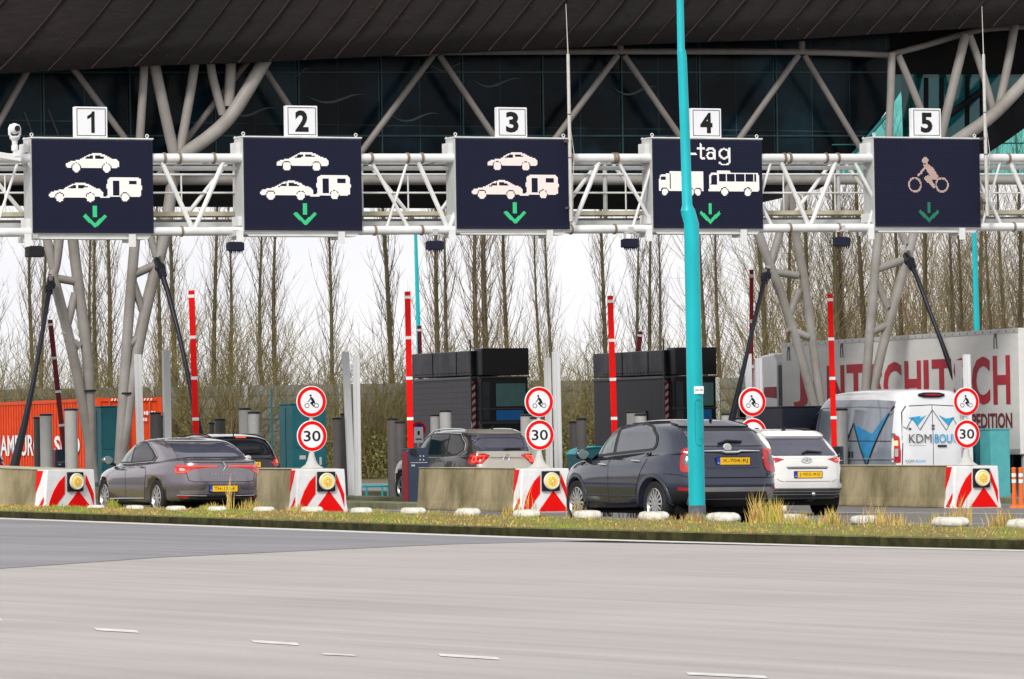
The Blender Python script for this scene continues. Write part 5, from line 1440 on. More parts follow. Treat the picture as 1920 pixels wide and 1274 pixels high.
# ================================================================== vehicles
def paint(name, c, metal=.3, rough=.28, coat=.9, var=.05):
    return M(name, c, rough, metal, var=var, vscale=1.5, coat=coat)
m_carglass = M('car window glass', (.010, .012, .016), .05, var=.1, spec=.32)
m_rearglass = M('rear window glass', (.055, .058, .085), .08, var=.15, spec=.6, coat=.4)
m_carglass2 = M('car glass painted see-through light', (.26, .30, .30), .05, var=.5, vscale=1.6, c2=(.05, .07, .07), spec=.4)  # opaque pane, the light seen through the cabin is painted into its colour
m_trim = M('black car trim', (.014, .014, .016), .45)
m_chrome = M('chrome', (.75, .75, .76), .12, 1.0, var=.02)
m_tyre = M('tyre', (.022, .021, .02), .8, var=.2)
m_rim = M('alloy rim', (.52, .52, .53), .25, .8, var=.05)
m_rimd = M('dirty alloy rim', (.30, .25, .22), .4, .6, var=.2)
m_lampred = M('taillight red', (.45, .006, .014), .12, var=.1, vscale=20, coat=.8, emis=.04)
m_lit = M('lit brake light', (.9, .08, .03), .2, emis=1.3, ecol=(1, .10, .04))
m_litb = M('bright brake light', (1, .4, .2), .2, emis=2.2, ecol=(1, .32, .12))
m_lampw = M('reversing lens', (.42, .42, .45), .15, coat=.8)
m_plate = M('yellow number plate', (.90, .52, .015), .4, var=.04)
m_plb = M('plate blue', (.01, .05, .45), .4)
m_skid = M('grey skid plate', (.22, .22, .22), .4, .2)
m_clad = M('grey cladding', (.055, .057, .062), .55)
m_gap = M('panel gap', (.004, .004, .005), .8)

def mono(xs):
    """monotone cubic interpolation of samples at 0..n-1"""
    n = len(xs); d = [xs[i + 1] - xs[i] for i in range(n - 1)]; mm = [0] * n
    mm[0], mm[-1] = d[0], d[-1]
    for i in range(1, n - 1): mm[i] = 0 if d[i - 1] * d[i] <= 0 else 2 * d[i - 1] * d[i] / (d[i - 1] + d[i])
    def f(t):
        i = max(0, min(n - 2, int(t))); u = t - i; h00 = 2 * u ** 3 - 3 * u * u + 1; h10 = u ** 3 - 2 * u * u + u; h01 = -2 * u ** 3 + 3 * u * u; h11 = u ** 3 - u * u
        return h00 * xs[i] + h10 * mm[i] + h01 * xs[i + 1] + h11 * mm[i + 1]
    return f
def smoothf(f):
    n = len(f); return f
def body_mesh(levels, sub=5, q=18, tf=.12, tr=.04):
    """closed hull out of horizontal loops (yf, yr, halfwidth, z front, z mid, z rear, squareness)"""
    fs = [mono([l[k] for l in levels]) for k in range(7)]
    N = (len(levels) - 1) * sub; V = []; F = []; n = 4 * q
    for i in range(N + 1):
        t = i / sub; yf, yr, w_, zf, zm, zr, e = [f(t) for f in fs]
        half = (yf - yr) / 2; mid = (yf + yr) / 2
        # quarter arc resampled by arc length
        pts = [((math.cos(a) ** (2 / e)) * w_, (math.sin(a) ** (2 / e)) * half) for a in [math.pi / 2 * j / 160 for j in range(161)]]
        pts[0] = (w_, 0); pts[-1] = (0, half)
        L = [0]
        for a, b in zip(pts, pts[1:]): L.append(L[-1] + math.hypot(b[0] - a[0], b[1] - a[1]))
        quar = []; j = 0
        for s in range(q + 1):
            tgt = L[-1] * s / q
            while j < len(L) - 2 and L[j + 1] < tgt: j += 1
            u = (tgt - L[j]) / max(1e-9, L[j + 1] - L[j]); quar.append((pts[j][0] + (pts[j + 1][0] - pts[j][0]) * u, pts[j][1] + (pts[j + 1][1] - pts[j][1]) * u))
        ring = [(x, y) for x, y in quar[:-1]] + [(-x, y) for x, y in quar[::-1][:-1]] + [(-x, -y) for x, y in quar[:-1]] + [(x, -y) for x, y in quar[::-1][:-1]]
        for x, y in ring:
            yy = y / half if half > 1e-6 else 0
            k = 1 - tf * max(0, yy) ** 3 - tr * max(0, -yy) ** 3
            z = zm + (zf - zr) / 2 * yy + ((zf + zr) / 2 - zm) * yy * yy
            V.append((x * k, mid + y, z))
    for i in range(N):
        for k in range(n): F.append((i * n + k, i * n + (k + 1) % n, (i + 1) * n + (k + 1) % n, (i + 1) * n + k))
    F.append(tuple(range(n - 1, -1, -1))); F.append(tuple(N * n + k for k in range(n)))
    return V, F
class Car:
    def __init__(s, name, label, cat, levels, paint_, W, L, wheels, r, loc, head, group=None, sub=5, tf=.12, tr=.04, arch=None, ws=.21, rho=.32, rim=m_rim, spokes=10, tread=None):
        s.root = thing(name, label, cat, loc, tilt(head), group); s.W, s.L = W, L; s.hw = W / 2; s.rho = rho
        V, F = body_mesh(levels, sub, tf=tf, tr=tr)
        s.bvh = BVHTree.FromPolygons([Vector(v) for v in V], F); s.paint = paint_
        b = MB(); b.add(V, F); s.body = b.build('body', paint_, s.root, smooth='all')
        # wheel arches
        cut = MB(); ar = arch or r * 1.17
        for y in wheels:
            for sx in (-1, 1):
                cut.lathe([(ar, -.33), (ar, .33)], (sx * (W / 2 + .02), y, r * .98), 'X', 36)
        co = cut.build('cut', m_gap, s.root)
        md = s.body.modifiers.new('arches', 'BOOLEAN'); md.operation = 'DIFFERENCE'; md.object = co; md.solver = 'EXACT'
        dg = bpy.context.evaluated_depsgraph_get(); me = bpy.data.meshes.new_from_object(s.body.evaluated_get(dg)); s.body.modifiers.clear(); s.body.data = me; me.name = 'body'
        s.body.data.materials.clear(); s.body.data.materials.append(paint_)
        for p in me.polygons: p.use_smooth = True
        bpy.data.objects.remove(co)
        b = MB()
        for y in wheels:
            for sx in (-1, 1):
                b.lathe([(ar - .012, -.10), (ar - .012, .10)], (sx * (W / 2 - .205), y, r * .98), 'X', 24, caps=False); b.lathe([(.02, 0), (ar - .012, 0)], (sx * (W / 2 - .30), y, r * .98), 'X', 24, caps=False)
        b.build('wheel_well', m_gap, s.body, fix=False)
        for y in wheels:
            for sx in (-1, 1): s.wheel(sx * (W / 2 - ws / 2 - .05), y, r, sx, ws, rim, spokes)
        b = MB(); b.box2((-W * .40, wheels[1] - .5, r * .55), (W * .40, wheels[0] + .4, r * 1.0)); b.build('underbody', m_gap, s.root)
    def wheel(s, x, y, r, sx, ws, rim, spokes):
        e = MB(); o = sx * ws / 2; prof = [(r * .66, -ws * .42), (r * .93, -ws * .5), (r * .985, -ws * .42), (r, -ws * .3), (r, ws * .3), (r * .985, ws * .42), (r * .93, ws * .5), (r * .66, ws * .42)]
        hub = MB(); hub.lathe([(.0, sx * ws * .10), (r * .60, sx * ws * .12)], (x, y, r), 'X', 24); h = hub.build('wheel', m_gap, s.root, fix=False)
        e.lathe(prof, (x, y, r), 'X', 36); e.f = e.f[:-2]; e.mi = e.mi[:-2]; e.build('tyre', m_tyre, h, smooth=True, fix=False)
        q = MB(); f = sx * ws * .40
        q.lathe([(r * .60, sx * ws * .30), (r * .66, sx * ws * .47), (r * .69, sx * ws * .44), (r * .66, sx * ws * .1)], (x, y, r), 'X', 36); q.f = q.f[:-2]; q.mi = q.mi[:-2]
        q.lathe([(0, f), (r * .12, f), (r * .17, f - sx * .02), (r * .17, f - sx * .06)], (x, y, r), 'X', 16)
        for k in range(spokes):
            a = 2 * math.pi * k / spokes; da = .13 * 10 / spokes * 1.25
            for (r0, r1, w0, w1) in ((r * .12, r * .65, .10, .055 * 10 / spokes + .012),):
                P = []
                for rr_, ww in ((r0, w0 * r * 1.1), (r1, w1 * r * 3.4 * .5)):
                    c, s_ = math.cos(a), math.sin(a)
                    P += [(y + rr_ * c - ww * .5 * s_, r + rr_ * s_ + ww * .5 * c), (y + rr_ * c + ww * .5 * s_, r + rr_ * s_ - ww * .5 * c)]
                P = [P[0], P[1], P[3], P[2]]
                x_in, x_o = x + f - sx * .035, x + f
                q.add([(x_in, *p) for p in P] + [(x_o, *p) for p in P], [(0, 1, 2, 3), (7, 6, 5, 4), (0, 4, 5, 1), (1, 5, 6, 2), (2, 6, 7, 3), (3, 7, 4, 0)])
        q.build('rim', rim, h)
    # -- projection of outlines on the hull
    def wrap(s, q, z, face):
        hw, rho = s.hw, s.rho
        if face == 'L': return Vector((-hw - 1.5, q, z)), Vector((1, 0, 0))
        if face == 'R': return Vector((hw + 1.5, q, z)), Vector((-1, 0, 0))
        if face == 'T': return Vector((q, z, 4)), Vector((0, 0, -1))
        sg = -1 if q < 0 else 1; a = abs(q); flat = hw - rho; arc = rho * math.pi / 2; yr = -s.L / 2
        if face == 'F': # same at the front
            if a <= flat: return Vector((q, s.L / 2 + 1.5, z)), Vector((0, -1, 0))
            if a <= flat + arc:
                t = (a - flat) / rho; dn = Vector((sg * math.sin(t), math.cos(t), 0)); c = Vector((sg * flat, s.L / 2 - rho, z)); return c + dn * (rho + 1), -dn
            return Vector((sg * (hw + 1), s.L / 2 - rho - (a - flat - arc), z)), Vector((-sg, 0, 0))
        if a <= flat: return Vector((q, yr - 1.5, z)), Vector((0, 1, 0))
        if a <= flat + arc:
            t = (a - flat) / rho; dn = Vector((sg * math.sin(t), -math.cos(t), 0)); c = Vector((sg * flat, yr + rho, z)); return c + dn * (rho + 1), -dn
        return Vector((sg * (hw + 1), yr + rho + (a - flat - arc), z)), Vector((-sg, 0, 0))
    def hitp(s, q, z, face, off):
        o, d = s.wrap(q, z, face); h = s.bvh.ray_cast(o, d)
        if h[0] is None:
            h = s.bvh.find_nearest(o + d * 1.2); nrm = h[1]
        else: nrm = h[1]
        if nrm.dot(d) > 0: nrm = -nrm
        return h[0] + nrm * off
    def patch(s, name, mat, poly, face='B', off=.004, step=.05, parent=None, rim=0.0, smooth=True, rnd=0):
        if rnd: poly = round_poly(poly, rnd)
        P = [];
        for i in range(len(poly)):
            a, b = Vector(poly[i]), Vector(poly[(i + 1) % len(poly)]); k = max(1, int((b - a).length / step)); P += [a.lerp(b, j / k) for j in range(k)]
        xs = [p.x for p in P]; zs = [p.y for p in P]; inner = []; T = [(p.x, p.y) for p in P]
        x = min(xs) + step * .5
        while x < max(xs):
            z = min(zs) + step * .5
            while z < max(zs):
                if inside((x, z), T) and min((Vector((x, z)) - p).length for p in P) > step * .45: inner.append(Vector((x, z)))
                z += step
            x += step
        vs_, es, fs_, _, _, _ = delaunay_2d_cdt(P + inner, [(i, (i + 1) % len(P)) for i in range(len(P))], [list(range(len(P)))], 1, 1e-6)
        V = [s.hitp(v.x, v.y, face, off) for v in vs_]
        b = MB(); b.add(V, [tuple(f) for f in fs_])
        if rim:
            n = len(P); W_ = [s.hitp(p.x, p.y, face, -.01) for p in P]; U_ = [s.hitp(p.x, p.y, face, off) for p in P]
            b.add(U_ + W_, [(i, (i + 1) % n, n + (i + 1) % n, n + i) for i in range(n)])
        o = b.build(name, mat, parent if parent is not None else s.root, smooth='all' if smooth else False)
        # normals outward
        me = o.data; c = Vector((0, 0, .7)); out_ = sum(1 for p in me.polygons if p.normal.dot(Vector(p.center) - c) > 0)
        if out_ < len(me.polygons) / 2: me.flip_normals()
        if rim:
            md = o.modifiers.new('edge split', 'EDGE_SPLIT'); md.split_angle = R(45)
        return o
    def line(s, name, mat, pts, face='B', off=.004, w_=.006, parent=None, closed=False, step=.05):
        P = []; pp = list(pts) + ([pts[0]] if closed else [])
        for a, b in zip(pp, pp[1:]):
            a, b = Vector(a), Vector(b); k = max(1, int((b - a).length / step)); P += [a.lerp(b, j / k) for j in range(k)]
        P.append(Vector(pp[-1])); Q = [s.hitp(p.x, p.y, face, off) for p in P]
        b = MB(); b.path(Q, w_ / 2, 5); return b.build(name, mat, parent if parent is not None else s.root)
    def both(s, fn):
        for sg in (-1, 1): fn(sg)
    def plate(s, text, z, q=0, parent=None):
        c = s.hitp(q, z, 'B', .012); b = MB(); b.box((c.x, c.y - .006, c.z), (.545, .012, .128)); p = b.build('number_plate', m_trim, parent or s.root)
        b = MB(); b.box((c.x + .026, c.y - .0145, c.z), (.468, .004, .108)); b.build('plate_field', m_plate, p)
        b = MB(); b.box((c.x - .236, c.y - .0145, c.z), (.05, .004, .108)); b.build('plate_band', m_plb, p)
        tw_ = .40 if len(text) > 4 else .13; b = MB(); add_text(b, text, tw_, .066, (c.x + .026 + (.40 - tw_) / 2, c.y - .018, c.z), bold=.0); b.build('plate_letters', m_signk, p)
        b = MB(); add_text(b, 'NL', .03, .022, (c.x - .236, c.y - .018, c.z - .03)); b.build('plate_country', m_signw, p)
    def mirror_(s, y, z, mat, out=.20):
        for sg in (-1, 1):
            b = MB(); x = sg * (s.hw + out * .45 - .06)
            b.sphere((x, y, z + .03), .11, (1.0, .55, .74), 16, 10); o = b.build('side_mirror', mat, s.root, smooth='all')
            b = MB(); b.beam((sg * (s.hw - .12), y + .02, z - .06), (x, y + .0, z - .02), .08, .05); b.build('mirror_foot', m_trim, o)
            b = MB(); b.lathe([(0, -.062), (.072, -.060), (.076, -.050)], (x, y, z + .03), 'Y', 18); b.build('mirror_glass', M('mirror glass', (.16, .22, .21), .05), o)
    def handle(s, y, z, mat, parents=None):
        for i, sg in enumerate((-1, 1)):
            f = 'L' if sg < 0 else 'R'
            a = s.hitp(y - .09, z, f, .022); c = s.hitp(y + .09, z + .005, f, .022); b = MB(); b.path([s.hitp(y - .1, z, f, .0), a, c, s.hitp(y + .1, z + .005, f, .0)], [.008, .014, .014, .008], 8)
            b.build('handle', mat, parents[i] if parents else s.root, smooth=True)
def round_poly(poly, r, k=4):
    o = []; n = len(poly)
    for i in range(n):
        p = Vector(poly[i]); a = Vector(poly[i - 1]); b = Vector(poly[(i + 1) % n]); da = (a - p); db = (b - p); ra = min(r, da.length * .45); rb = min(r, db.length * .45)
        s_, e_ = p + da.normalized() * ra, p + db.normalized() * rb
        for j in range(k + 1):
            t = j / k; o.append(tuple(s_ * (1 - t) ** 2 + p * 2 * t * (1 - t) + e_ * t * t))
    return o
def mir(poly, sg): return [(x * sg, z) for x, z in poly] if sg > 0 else [(-x, z) for x, z in poly][::-1] if False else [(x * sg, z) for x, z in poly]

def side_doors(c, polys, handles, mat, glass, trim=m_trim, pillar=None, chrome=None):
    """doors (lower panels), glass and seams on both flanks"""
    for f in ('L', 'R'):
        drs = []
        for P in polys:
            c.patch('door_gap', m_gap, [(y, z) for y, z in offs(P, .010)], f, .0015, .08, c.body)
            drs.append(c.patch('door', mat, P, f, .005, .06))
        for (k, y, z), in zip(handles): 
            sg = -1 if f == 'L' else 1
            a = c.hitp(y - .09, z, f, .03); e = c.hitp(y + .09, z + .006, f, .03); b = MB(); b.path([c.hitp(y - .1, z, f, .0), a, e, c.hitp(y + .1, z + .006, f, .0)], [.010, .016, .016, .010], 8)
            b.build('handle', chrome or mat, drs[k], smooth=True)
        g_all = round_poly(pillar, .05) if pillar else None
        if g_all:
            fr = c.patch('window_frame', trim, g_all, f, .006, .05)
            for P, m_ in glass: c.patch('side_window', m_, round_poly(P, .025), f, .010, .05, fr)
def offs(P, d):
    cx = sum(p[0] for p in P) / len(P); cz = sum(p[1] for p in P) / len(P); o = []
    n = len(P)
    for i in range(n):
        a, p, b = Vector(P[i - 1]), Vector(P[i]), Vector(P[(i + 1) % n])
        n1 = Vector(((p - a).y, -(p - a).x)); n2 = Vector(((b - p).y, -(b - p).x))
        nn = (n1.normalized() if n1.length else n2) + (n2.normalized() if n2.length else n1)
        if nn.length < 1e-6: nn = Vector((0, 0))
        else: nn.normalize()
        if nn.dot(p - Vector((cx, cz))) < 0: nn = -nn
        o.append(tuple(p + nn * d))
    return o
def arch_trim(c, wheels, r, ar, mat, wd=.07):
    for f, sg in (('L', -1), ('R', 1)):
        for y in wheels:
            pts = [(y + (ar + .0) * math.cos(a), r * .98 + ar * math.sin(a)) for a in [R(-18 + 216 * k / 26) for k in range(27)]]
            pto = [(y + (ar + wd) * math.cos(a), r * .98 + (ar + wd) * math.sin(a)) for a in [R(-18 + 216 * k / 26) for k in range(27)]]
            V = [c.hitp(*p, f, .008) for p in pts] + [c.hitp(*p, f, .012) for p in pto] + [c.hitp(*p, f, -.01) for p in pto]
            # points inside the arch hole still hit the uncut hull, so the band hugs the flank
            n = 27; b = MB(); b.add(V, [(i, i + 1, n + i + 1, n + i) for i in range(n - 1)] + [(n + i, n + i + 1, 2 * n + i + 1, 2 * n + i) for i in range(n - 1)])
            b.build('wheel_arch_trim', mat, c.root, smooth='all')
def rails(c, x, y0, y1, z, mat, arc=.05):
    for sg in (-1, 1):
        P = []
        for k in range(13):
            t = k / 12; y = y0 + (y1 - y0) * t; p = c.hitp(sg * x, y, 'T', 0); P.append(Vector((p.x, p.y, p.z + arc * min(1, 6 * t, 6 * (1 - t)) )))
        b = MB(); b.path(P, .016, 8); b.build('roof_rail', mat, c.root, smooth=True)
def place(px, D, L, head):
    """ground point of the centre of a vehicle whose rear bumper is seen at px, distance D"""
    g = gp(px, D); f = Vector((-math.sin(head), math.cos(head), 0)); p = g + f * (L / 2); return Vector((p.x, p.y, gz(p.x)))

# ---------------------------------------------------------------- dark blue crossover
H25 = R(25)
def hatch_levels(L, W, H, belt, beltr, hood, wsb, rwb, rr_, rf, wr=.30, ncor=5.5, sill=.24, tailz=None, rear_over=.0):
    h = L / 2; w = W / 2
    return [(h * .90, -h * .90, w * .88, sill, sill, sill + .05, 5), (h * .965, -h * .965, w * .965, sill + .07, sill + .05, sill + .12, 5), (h * .995, -h * .995, w * .99, .48, .46, .48, ncor), (h, -h, w, .64, .64, .64, ncor),
            (h * .975, -h * .99, w, hood - .20, belt - .22, belt - .20, ncor), (h * .93, -h * .975, w * .985, hood - .10, belt - .08, belt - .05, ncor), (h * .82, -h * .955, w * .955, hood, belt, beltr - .02, ncor),
            (wsb, -rwb, w * .90, hood + .08, belt + .03, beltr + .04, 8), (wsb * .62 + rf * .38, -(rwb * .66 + rr_ * .34), w * .84, belt + .24, belt + .22, beltr + .17, 9), (wsb * .25 + rf * .75, -(rwb * .3 + rr_ * .7), w * .765, H - .17, H - .16, H - .19, 8),
            (rf, -rr_, w * .68, H - .10, H - .072, H - .105, 6), (rf - .25, -rr_ + .15, w * .52, H - .05, H - .022, H - .05, 4), (rf - .7, -rr_ + .6, w * .28, H - .008, H - .003, H - .008, 3), (rf - 1.05, -rr_ + .95, w * .06, H, H, H, 2.5)]
blue = paint('dark slate blue paint', (.024, .030, .056), .5, .14)
Lf, Wf = 4.27, 1.80
lv_f = hatch_levels(Lf, Wf, 1.63, 1.02, 1.10, .96, 1.12, 1.98, 1.50, .42)
fx = Car('crossover_car', 'dark slate blue crossover car with yellow plate waiting behind the turquoise lamp post', 'car', lv_f, blue, Wf, Lf, (1.30, -1.27), .345, place(1372, 75.4, Lf * 1.055, R(26)), R(26), spokes=14, rho=.34)
side_doors(fx, [[(1.02, .36), (.98, .98), (.12, 1.06), (.10, .34)], [(.09, .34), (.11, 1.06), (-1.08, 1.12), (-1.10, 1.02), (-1.0, .90), (-.90, .78), (-.80, .60), (-.78, .36)]],
           [(0, .30, .93), (1, -.78, .985)], blue,
           [([(.92, 1.075), (.28, 1.50), (.20, 1.535), (.17, 1.12)], m_carglass2), ([(.06, 1.125), (.09, 1.545), (-.50, 1.555), (-.88, 1.50), (-1.12, 1.36), (-1.17, 1.24), (-1.12, 1.185)], m_rearglass)],
           pillar=[(1.16, 1.045), (.92, 1.22), (.34, 1.53), (.18, 1.57), (-.52, 1.582), (-.92, 1.525), (-1.18, 1.37), (-1.23, 1.22), (-1.15, 1.155), (.14, 1.085)], chrome=m_chrome)
arch_trim(fx, (1.30, -1.27), .345, .41, paint('dark cladding', (.03, .034, .055), .1, .45, .2), .06)
for f in ('L', 'R'): fx.line('sill_crease', M('crease dark', (.02, .024, .05), .4), [(.85, .46), (-.78, .46)], f, .002, .02, fx.body)
tg = fx.patch('tailgate_gap', m_gap, offs([(-.67, 1.16), (-.60, .80), (-.52, .745), (.52, .745), (.60, .80), (.67, 1.16)], .01), 'B', .002, .08, fx.body)
tg = fx.patch('tailgate', blue, [(-.67, 1.16), (-.60, .80), (-.52, .745), (.52, .745), (.60, .80), (.67, 1.16)], 'B', .006, .05)
rw = fx.patch('rear_window', m_rearglass, round_poly([(-.80, 1.215), (-.66, 1.50), (-.50, 1.545), (.50, 1.545), (.66, 1.50), (.80, 1.215)], .06), 'B', .008, .05)
fx.patch('window_band', m_trim, [(-.62, 1.44), (-.55, 1.52), (.55, 1.52), (.62, 1.44)], 'B', .012, .05, rw)
fx.patch('rear_spoiler', blue, [(-.66, 1.51), (-.52, 1.575), (.52, 1.575), (.66, 1.51), (.5, 1.495), (-.5, 1.495)], 'B', .03, .05, rim=1)
c0 = fx.hitp(-.05, 1.24, 'B', .02); b = MB(); b.path([fx.hitp(-.12, 1.235, 'B', .02), fx.hitp(.02, 1.265, 'B', .03), fx.hitp(.26, 1.262, 'B', .03)], [.02, .028, .016], 8); b.build('rear_wiper', m_trim, rw)
for sg in (-1, 1):
    P = [(.50, .87), (.49, 1.10), (.56, 1.175), (.86, 1.175), (.93, 1.10), (.90, .86), (.84, .82), (.56, .82)]
    lt = fx.patch('taillight', m_lampred, round_poly([(x * sg, z) for x, z in P], .07), 'B', .022, .035, rim=1)
    P = [(.60, .93), (.60, 1.06), (.65, 1.10), (.80, 1.10), (.83, 1.05), (.82, .93)]
    fx.patch('lamp_insert', M('lamp insert grey', (.10, .105, .13), .15, coat=.6), round_poly([(x * sg, z) for x, z in P], .03), 'B', .027, .035, lt)
    P = [(.52, .535), (.53, .585), (.96, .60), (.96, .55)]
    fx.patch('rear_reflector', M('reflector red', (.35, .01, .02), .3), [(x * sg, z) for x, z in P], 'B', .008, .05)
b = MB(); b.path([fx.hitp(-.46, 1.125, 'B', .02), fx.hitp(-.15, 1.118, 'B', .03), fx.hitp(-.1, 1.10, 'B', .03), fx.hitp(.1, 1.10, 'B', .03), fx.hitp(.15, 1.118, 'B', .03), fx.hitp(.46, 1.125, 'B', .02)], [.008, .016, .02, .02, .016, .008], 8); b.build('chrome_strip', m_chrome, tg, smooth=True)
cc = fx.hitp(-.02, 1.175, 'B', .02); b = MB(); b.lathe([(.058, -.022), (.066, -.012), (.066, .03), (.05, -.02)], (cc.x, cc.y, cc.z), 'Y', 24); em = b.build('emblem', m_chrome, tg, smooth=True)
b = MB(); b.lathe([(0, -.022), (.05, -.020)], (cc.x, cc.y, cc.z), 'Y', 20); b.build('emblem_field', M('emblem red', (.35, .02, .03), .3), em)
b = MB(); add_text(b, 'FIAT', .066, .03, (cc.x, cc.y - .025, cc.z)); b.build('emblem_letters', m_chrome, em)
fx.plate('X-704-RJ', .985, -.0, tg)
fx.line('plate_recess', M('crease dark', (.02, .024, .05), .4), [(-.42, .90), (-.40, .885), (.40, .885), (.42, .90)], 'B', .004, .012, tg)
fx.patch('lower_bumper', m_trim, [(-1.25, .30), (-1.15, .52), (1.15, .52), (1.25, .30), (1.2, .27), (-1.2, .27)], 'B', .006, .06)
sk_ = fx.patch('skid_plate', m_skid, round_poly([(-.78, .34), (-.66, .56), (-.58, .595), (.58, .595), (.66, .56), (.78, .34), (.66, .34), (.58, .42), (-.58, .42), (-.66, .34)], .03), 'B', .02, .05, rim=1)
fx.patch('skid_grille', m_trim, [(-.54, .43), (-.50, .53), (.50, .53), (.54, .43)], 'B', .024, .05, sk_)
fx.line('bumper_gap', m_gap, [(-1.3, .80), (-.9, .78), (-.66, .735), (.66, .735), (.9, .78), (1.3, .80)], 'B', .001, .010, fx.body)
fx.mirror_(.92, 1.06, blue)
for sg in (-1, 1):
    fx.patch('headlight', m_lampw, round_poly([(sg * .52, .80), (sg * .60, .93), (sg * 1.15, .96), (sg * 1.12, .86)], .04), 'F', .01, .05)
fx.patch('windscreen', m_carglass, [(-.68, 1.12), (-.58, 1.52), (.58, 1.52), (.68, 1.12)], 'F', .006, .06)
b = MB(); p = fx.hitp(0, -1.35, 'T', 0); b.path([p, p + Vector((0, -.08, .05))], [.03, .012], 8); b.build('roof_antenna', m_trim, fx.root)

fx.root.scale = (1.12, 1.055, 1.035)
# ---------------------------------------------------------------- white hatchback crossover
white = paint('pearl white paint', (.72, .715, .69), .05, .3)
Lk, Wk = 4.17, 1.80
lv_k = hatch_levels(Lk, Wk, 1.565, .98, 1.06, .94, 1.10, 1.93, 1.45, .35)
ko = Car('white_crossover_car', 'white crossover car with roof rails and towing ball, right of the dark blue car', 'car', lv_k, white, Wk, Lk, (1.28, -1.30), .335, place(1510, 86.8, Lk, LANE), LANE, spokes=5, rho=.34)
side_doors(ko, [[(.98, .36), (.95, .92), (.05, .98), (.05, .34)], [(.03, .34), (.03, .98), (-.78, 1.03), (-.95, .82), (-.86, .60), (-.84, .36)]], [(0, .25, .88), (1, -.66, .93)], white,
           [([(.85, 1.02), (.26, 1.36), (.1, 1.43), (.1, 1.06)], m_carglass2), ([(.04, 1.06), (.04, 1.43), (-.6, 1.42), (-.95, 1.12)], m_carglass)], pillar=[(1.1, .99), (.32, 1.40), (.1, 1.46), (-.65, 1.45), (-1.05, 1.12), (-.9, 1.05), (.1, 1.02)])
arch_trim(ko, (1.28, -1.30), .335, .40, m_clad, .10)
ko.patch('tailgate_gap', m_gap, offs([(-.70, 1.03), (-.58, .66), (-.50, .62), (.50, .62), (.58, .66), (.70, 1.03)], .008), 'B', .0015, .08, ko.body)
tg = ko.patch('tailgate', white, [(-.70, 1.03), (-.58, .66), (-.50, .62), (.50, .62), (.58, .66), (.70, 1.03)], 'B', .006, .05)
rw = ko.patch('rear_window', m_rearglass, round_poly([(-.74, 1.10), (-.56, 1.42), (.56, 1.42), (.74, 1.10), (.60, 1.075), (-.60, 1.075)], .04), 'B', .008, .05)
ko.patch('rear_spoiler', white, [(-.62, 1.41), (-.50, 1.475), (.50, 1.475), (.62, 1.41), (.5, 1.385), (-.5, 1.385)], 'B', .055, .05, rim=1)
b = MB(); b.path([ko.hitp(-.04, 1.10, 'B', .02), ko.hitp(.06, 1.13, 'B', .03), ko.hitp(.34, 1.115, 'B', .03)], [.02, .026, .014], 8); b.build('rear_wiper', m_trim, rw)
for sg in (-1, 1):
    lt = ko.patch('taillight', m_lampred, [(sg * x, z) for x, z in [(.42, 1.01), (.56, 1.04), (1.06, 1.04), (1.10, .96), (.60, .945)]], 'B', .014, .035, rim=1)
    if sg > 0: ko.patch('brake_light', m_lit, [(sg * x, z) for x, z in [(.55, .975), (.60, 1.0), (1.0, 1.015), (1.02, .975)]], 'B', .018, .04, lt); ko.patch('brake_glow', m_litb, [(x, z) for x, z in [(.90, .975), (.90, 1.02), (1.0, 1.02), (1.0, .975)]], 'B', .021, .03, lt)
    cl_ = ko.patch('lamp_surround', m_clad, round_poly([(sg * x, z) for x, z in [(.70, .62), (.78, .76), (1.0, .82), (1.45, .82), (1.45, .52), (.9, .54)]], .04), 'B', .010, .05)
    ko.patch('lower_lamp', M('dull red lens', (.30, .05, .07), .25, coat=.5), round_poly([(sg * x, z) for x, z in [(.78, .635), (.84, .73), (1.08, .755), (1.08, .635)]], .02), 'B', .014, .04, cl_)
cc = ko.hitp(0, .985, 'B', .02); b = MB(); P = [(cc.x + .095 * math.cos(t * math.pi / 12), cc.y, cc.z + .05 * math.sin(t * math.pi / 12)) for t in range(25)]; b.path(P, .008, 6)
b.path([(cc.x - .05, cc.y, cc.z - .032), (cc.x - .028, cc.y, cc.z + .03)], .008, 6); b.path([(cc.x + .028, cc.y, cc.z - .03), (cc.x + .05, cc.y, cc.z + .032)], .008, 6); b.path([(cc.x - .04, cc.y, cc.z - .006), (cc.x + .04, cc.y, cc.z + .006)], .008, 6); b.build('emblem', m_chrome, tg)
ko.line('handle_strip', m_chrome, [(-.40, .865), (-.38, .875), (.38, .875), (.40, .865)], 'B', .014, .022, tg)
ko.line('strip_shadow_gap', m_trim, [(-.38, .845), (.38, .845)], 'B', .008, .018, tg)
ko.plate('J-902-RG', .735, 0, tg)
ko.patch('bumper_band', white, [(-1.0, .50), (-1.0, .57), (-.62, .575), (.62, .575), (1.0, .57), (1.0, .50)], 'B', .016, .06)
lb = ko.patch('lower_bumper', m_clad, [(-1.25, .30), (-1.2, .50), (-.9, .485), (.9, .485), (1.2, .50), (1.25, .30), (.8, .27), (-.8, .27)], 'B', .012, .06)
for z in (.33, .39, .44): ko.line('bumper_rib', m_skid, [(-.85, z + .02), (-.62, z), (.62, z), (.85, z + .02)], 'B', .018, .010, lb)
b = MB(); b.path([(.05, -Lk / 2 + .25, .30), (.05, -Lk / 2 - .02, .26), (.05, -Lk / 2 - .10, .30), (.05, -Lk / 2 - .10, .36)], .02, 8); tb = b.build('tow_bar', m_trim, ko.root, smooth=True)
b = MB(); b.sphere((.05, -Lk / 2 - .10, .39), .036); b.build('tow_ball', m_chrome, tb, smooth='all')
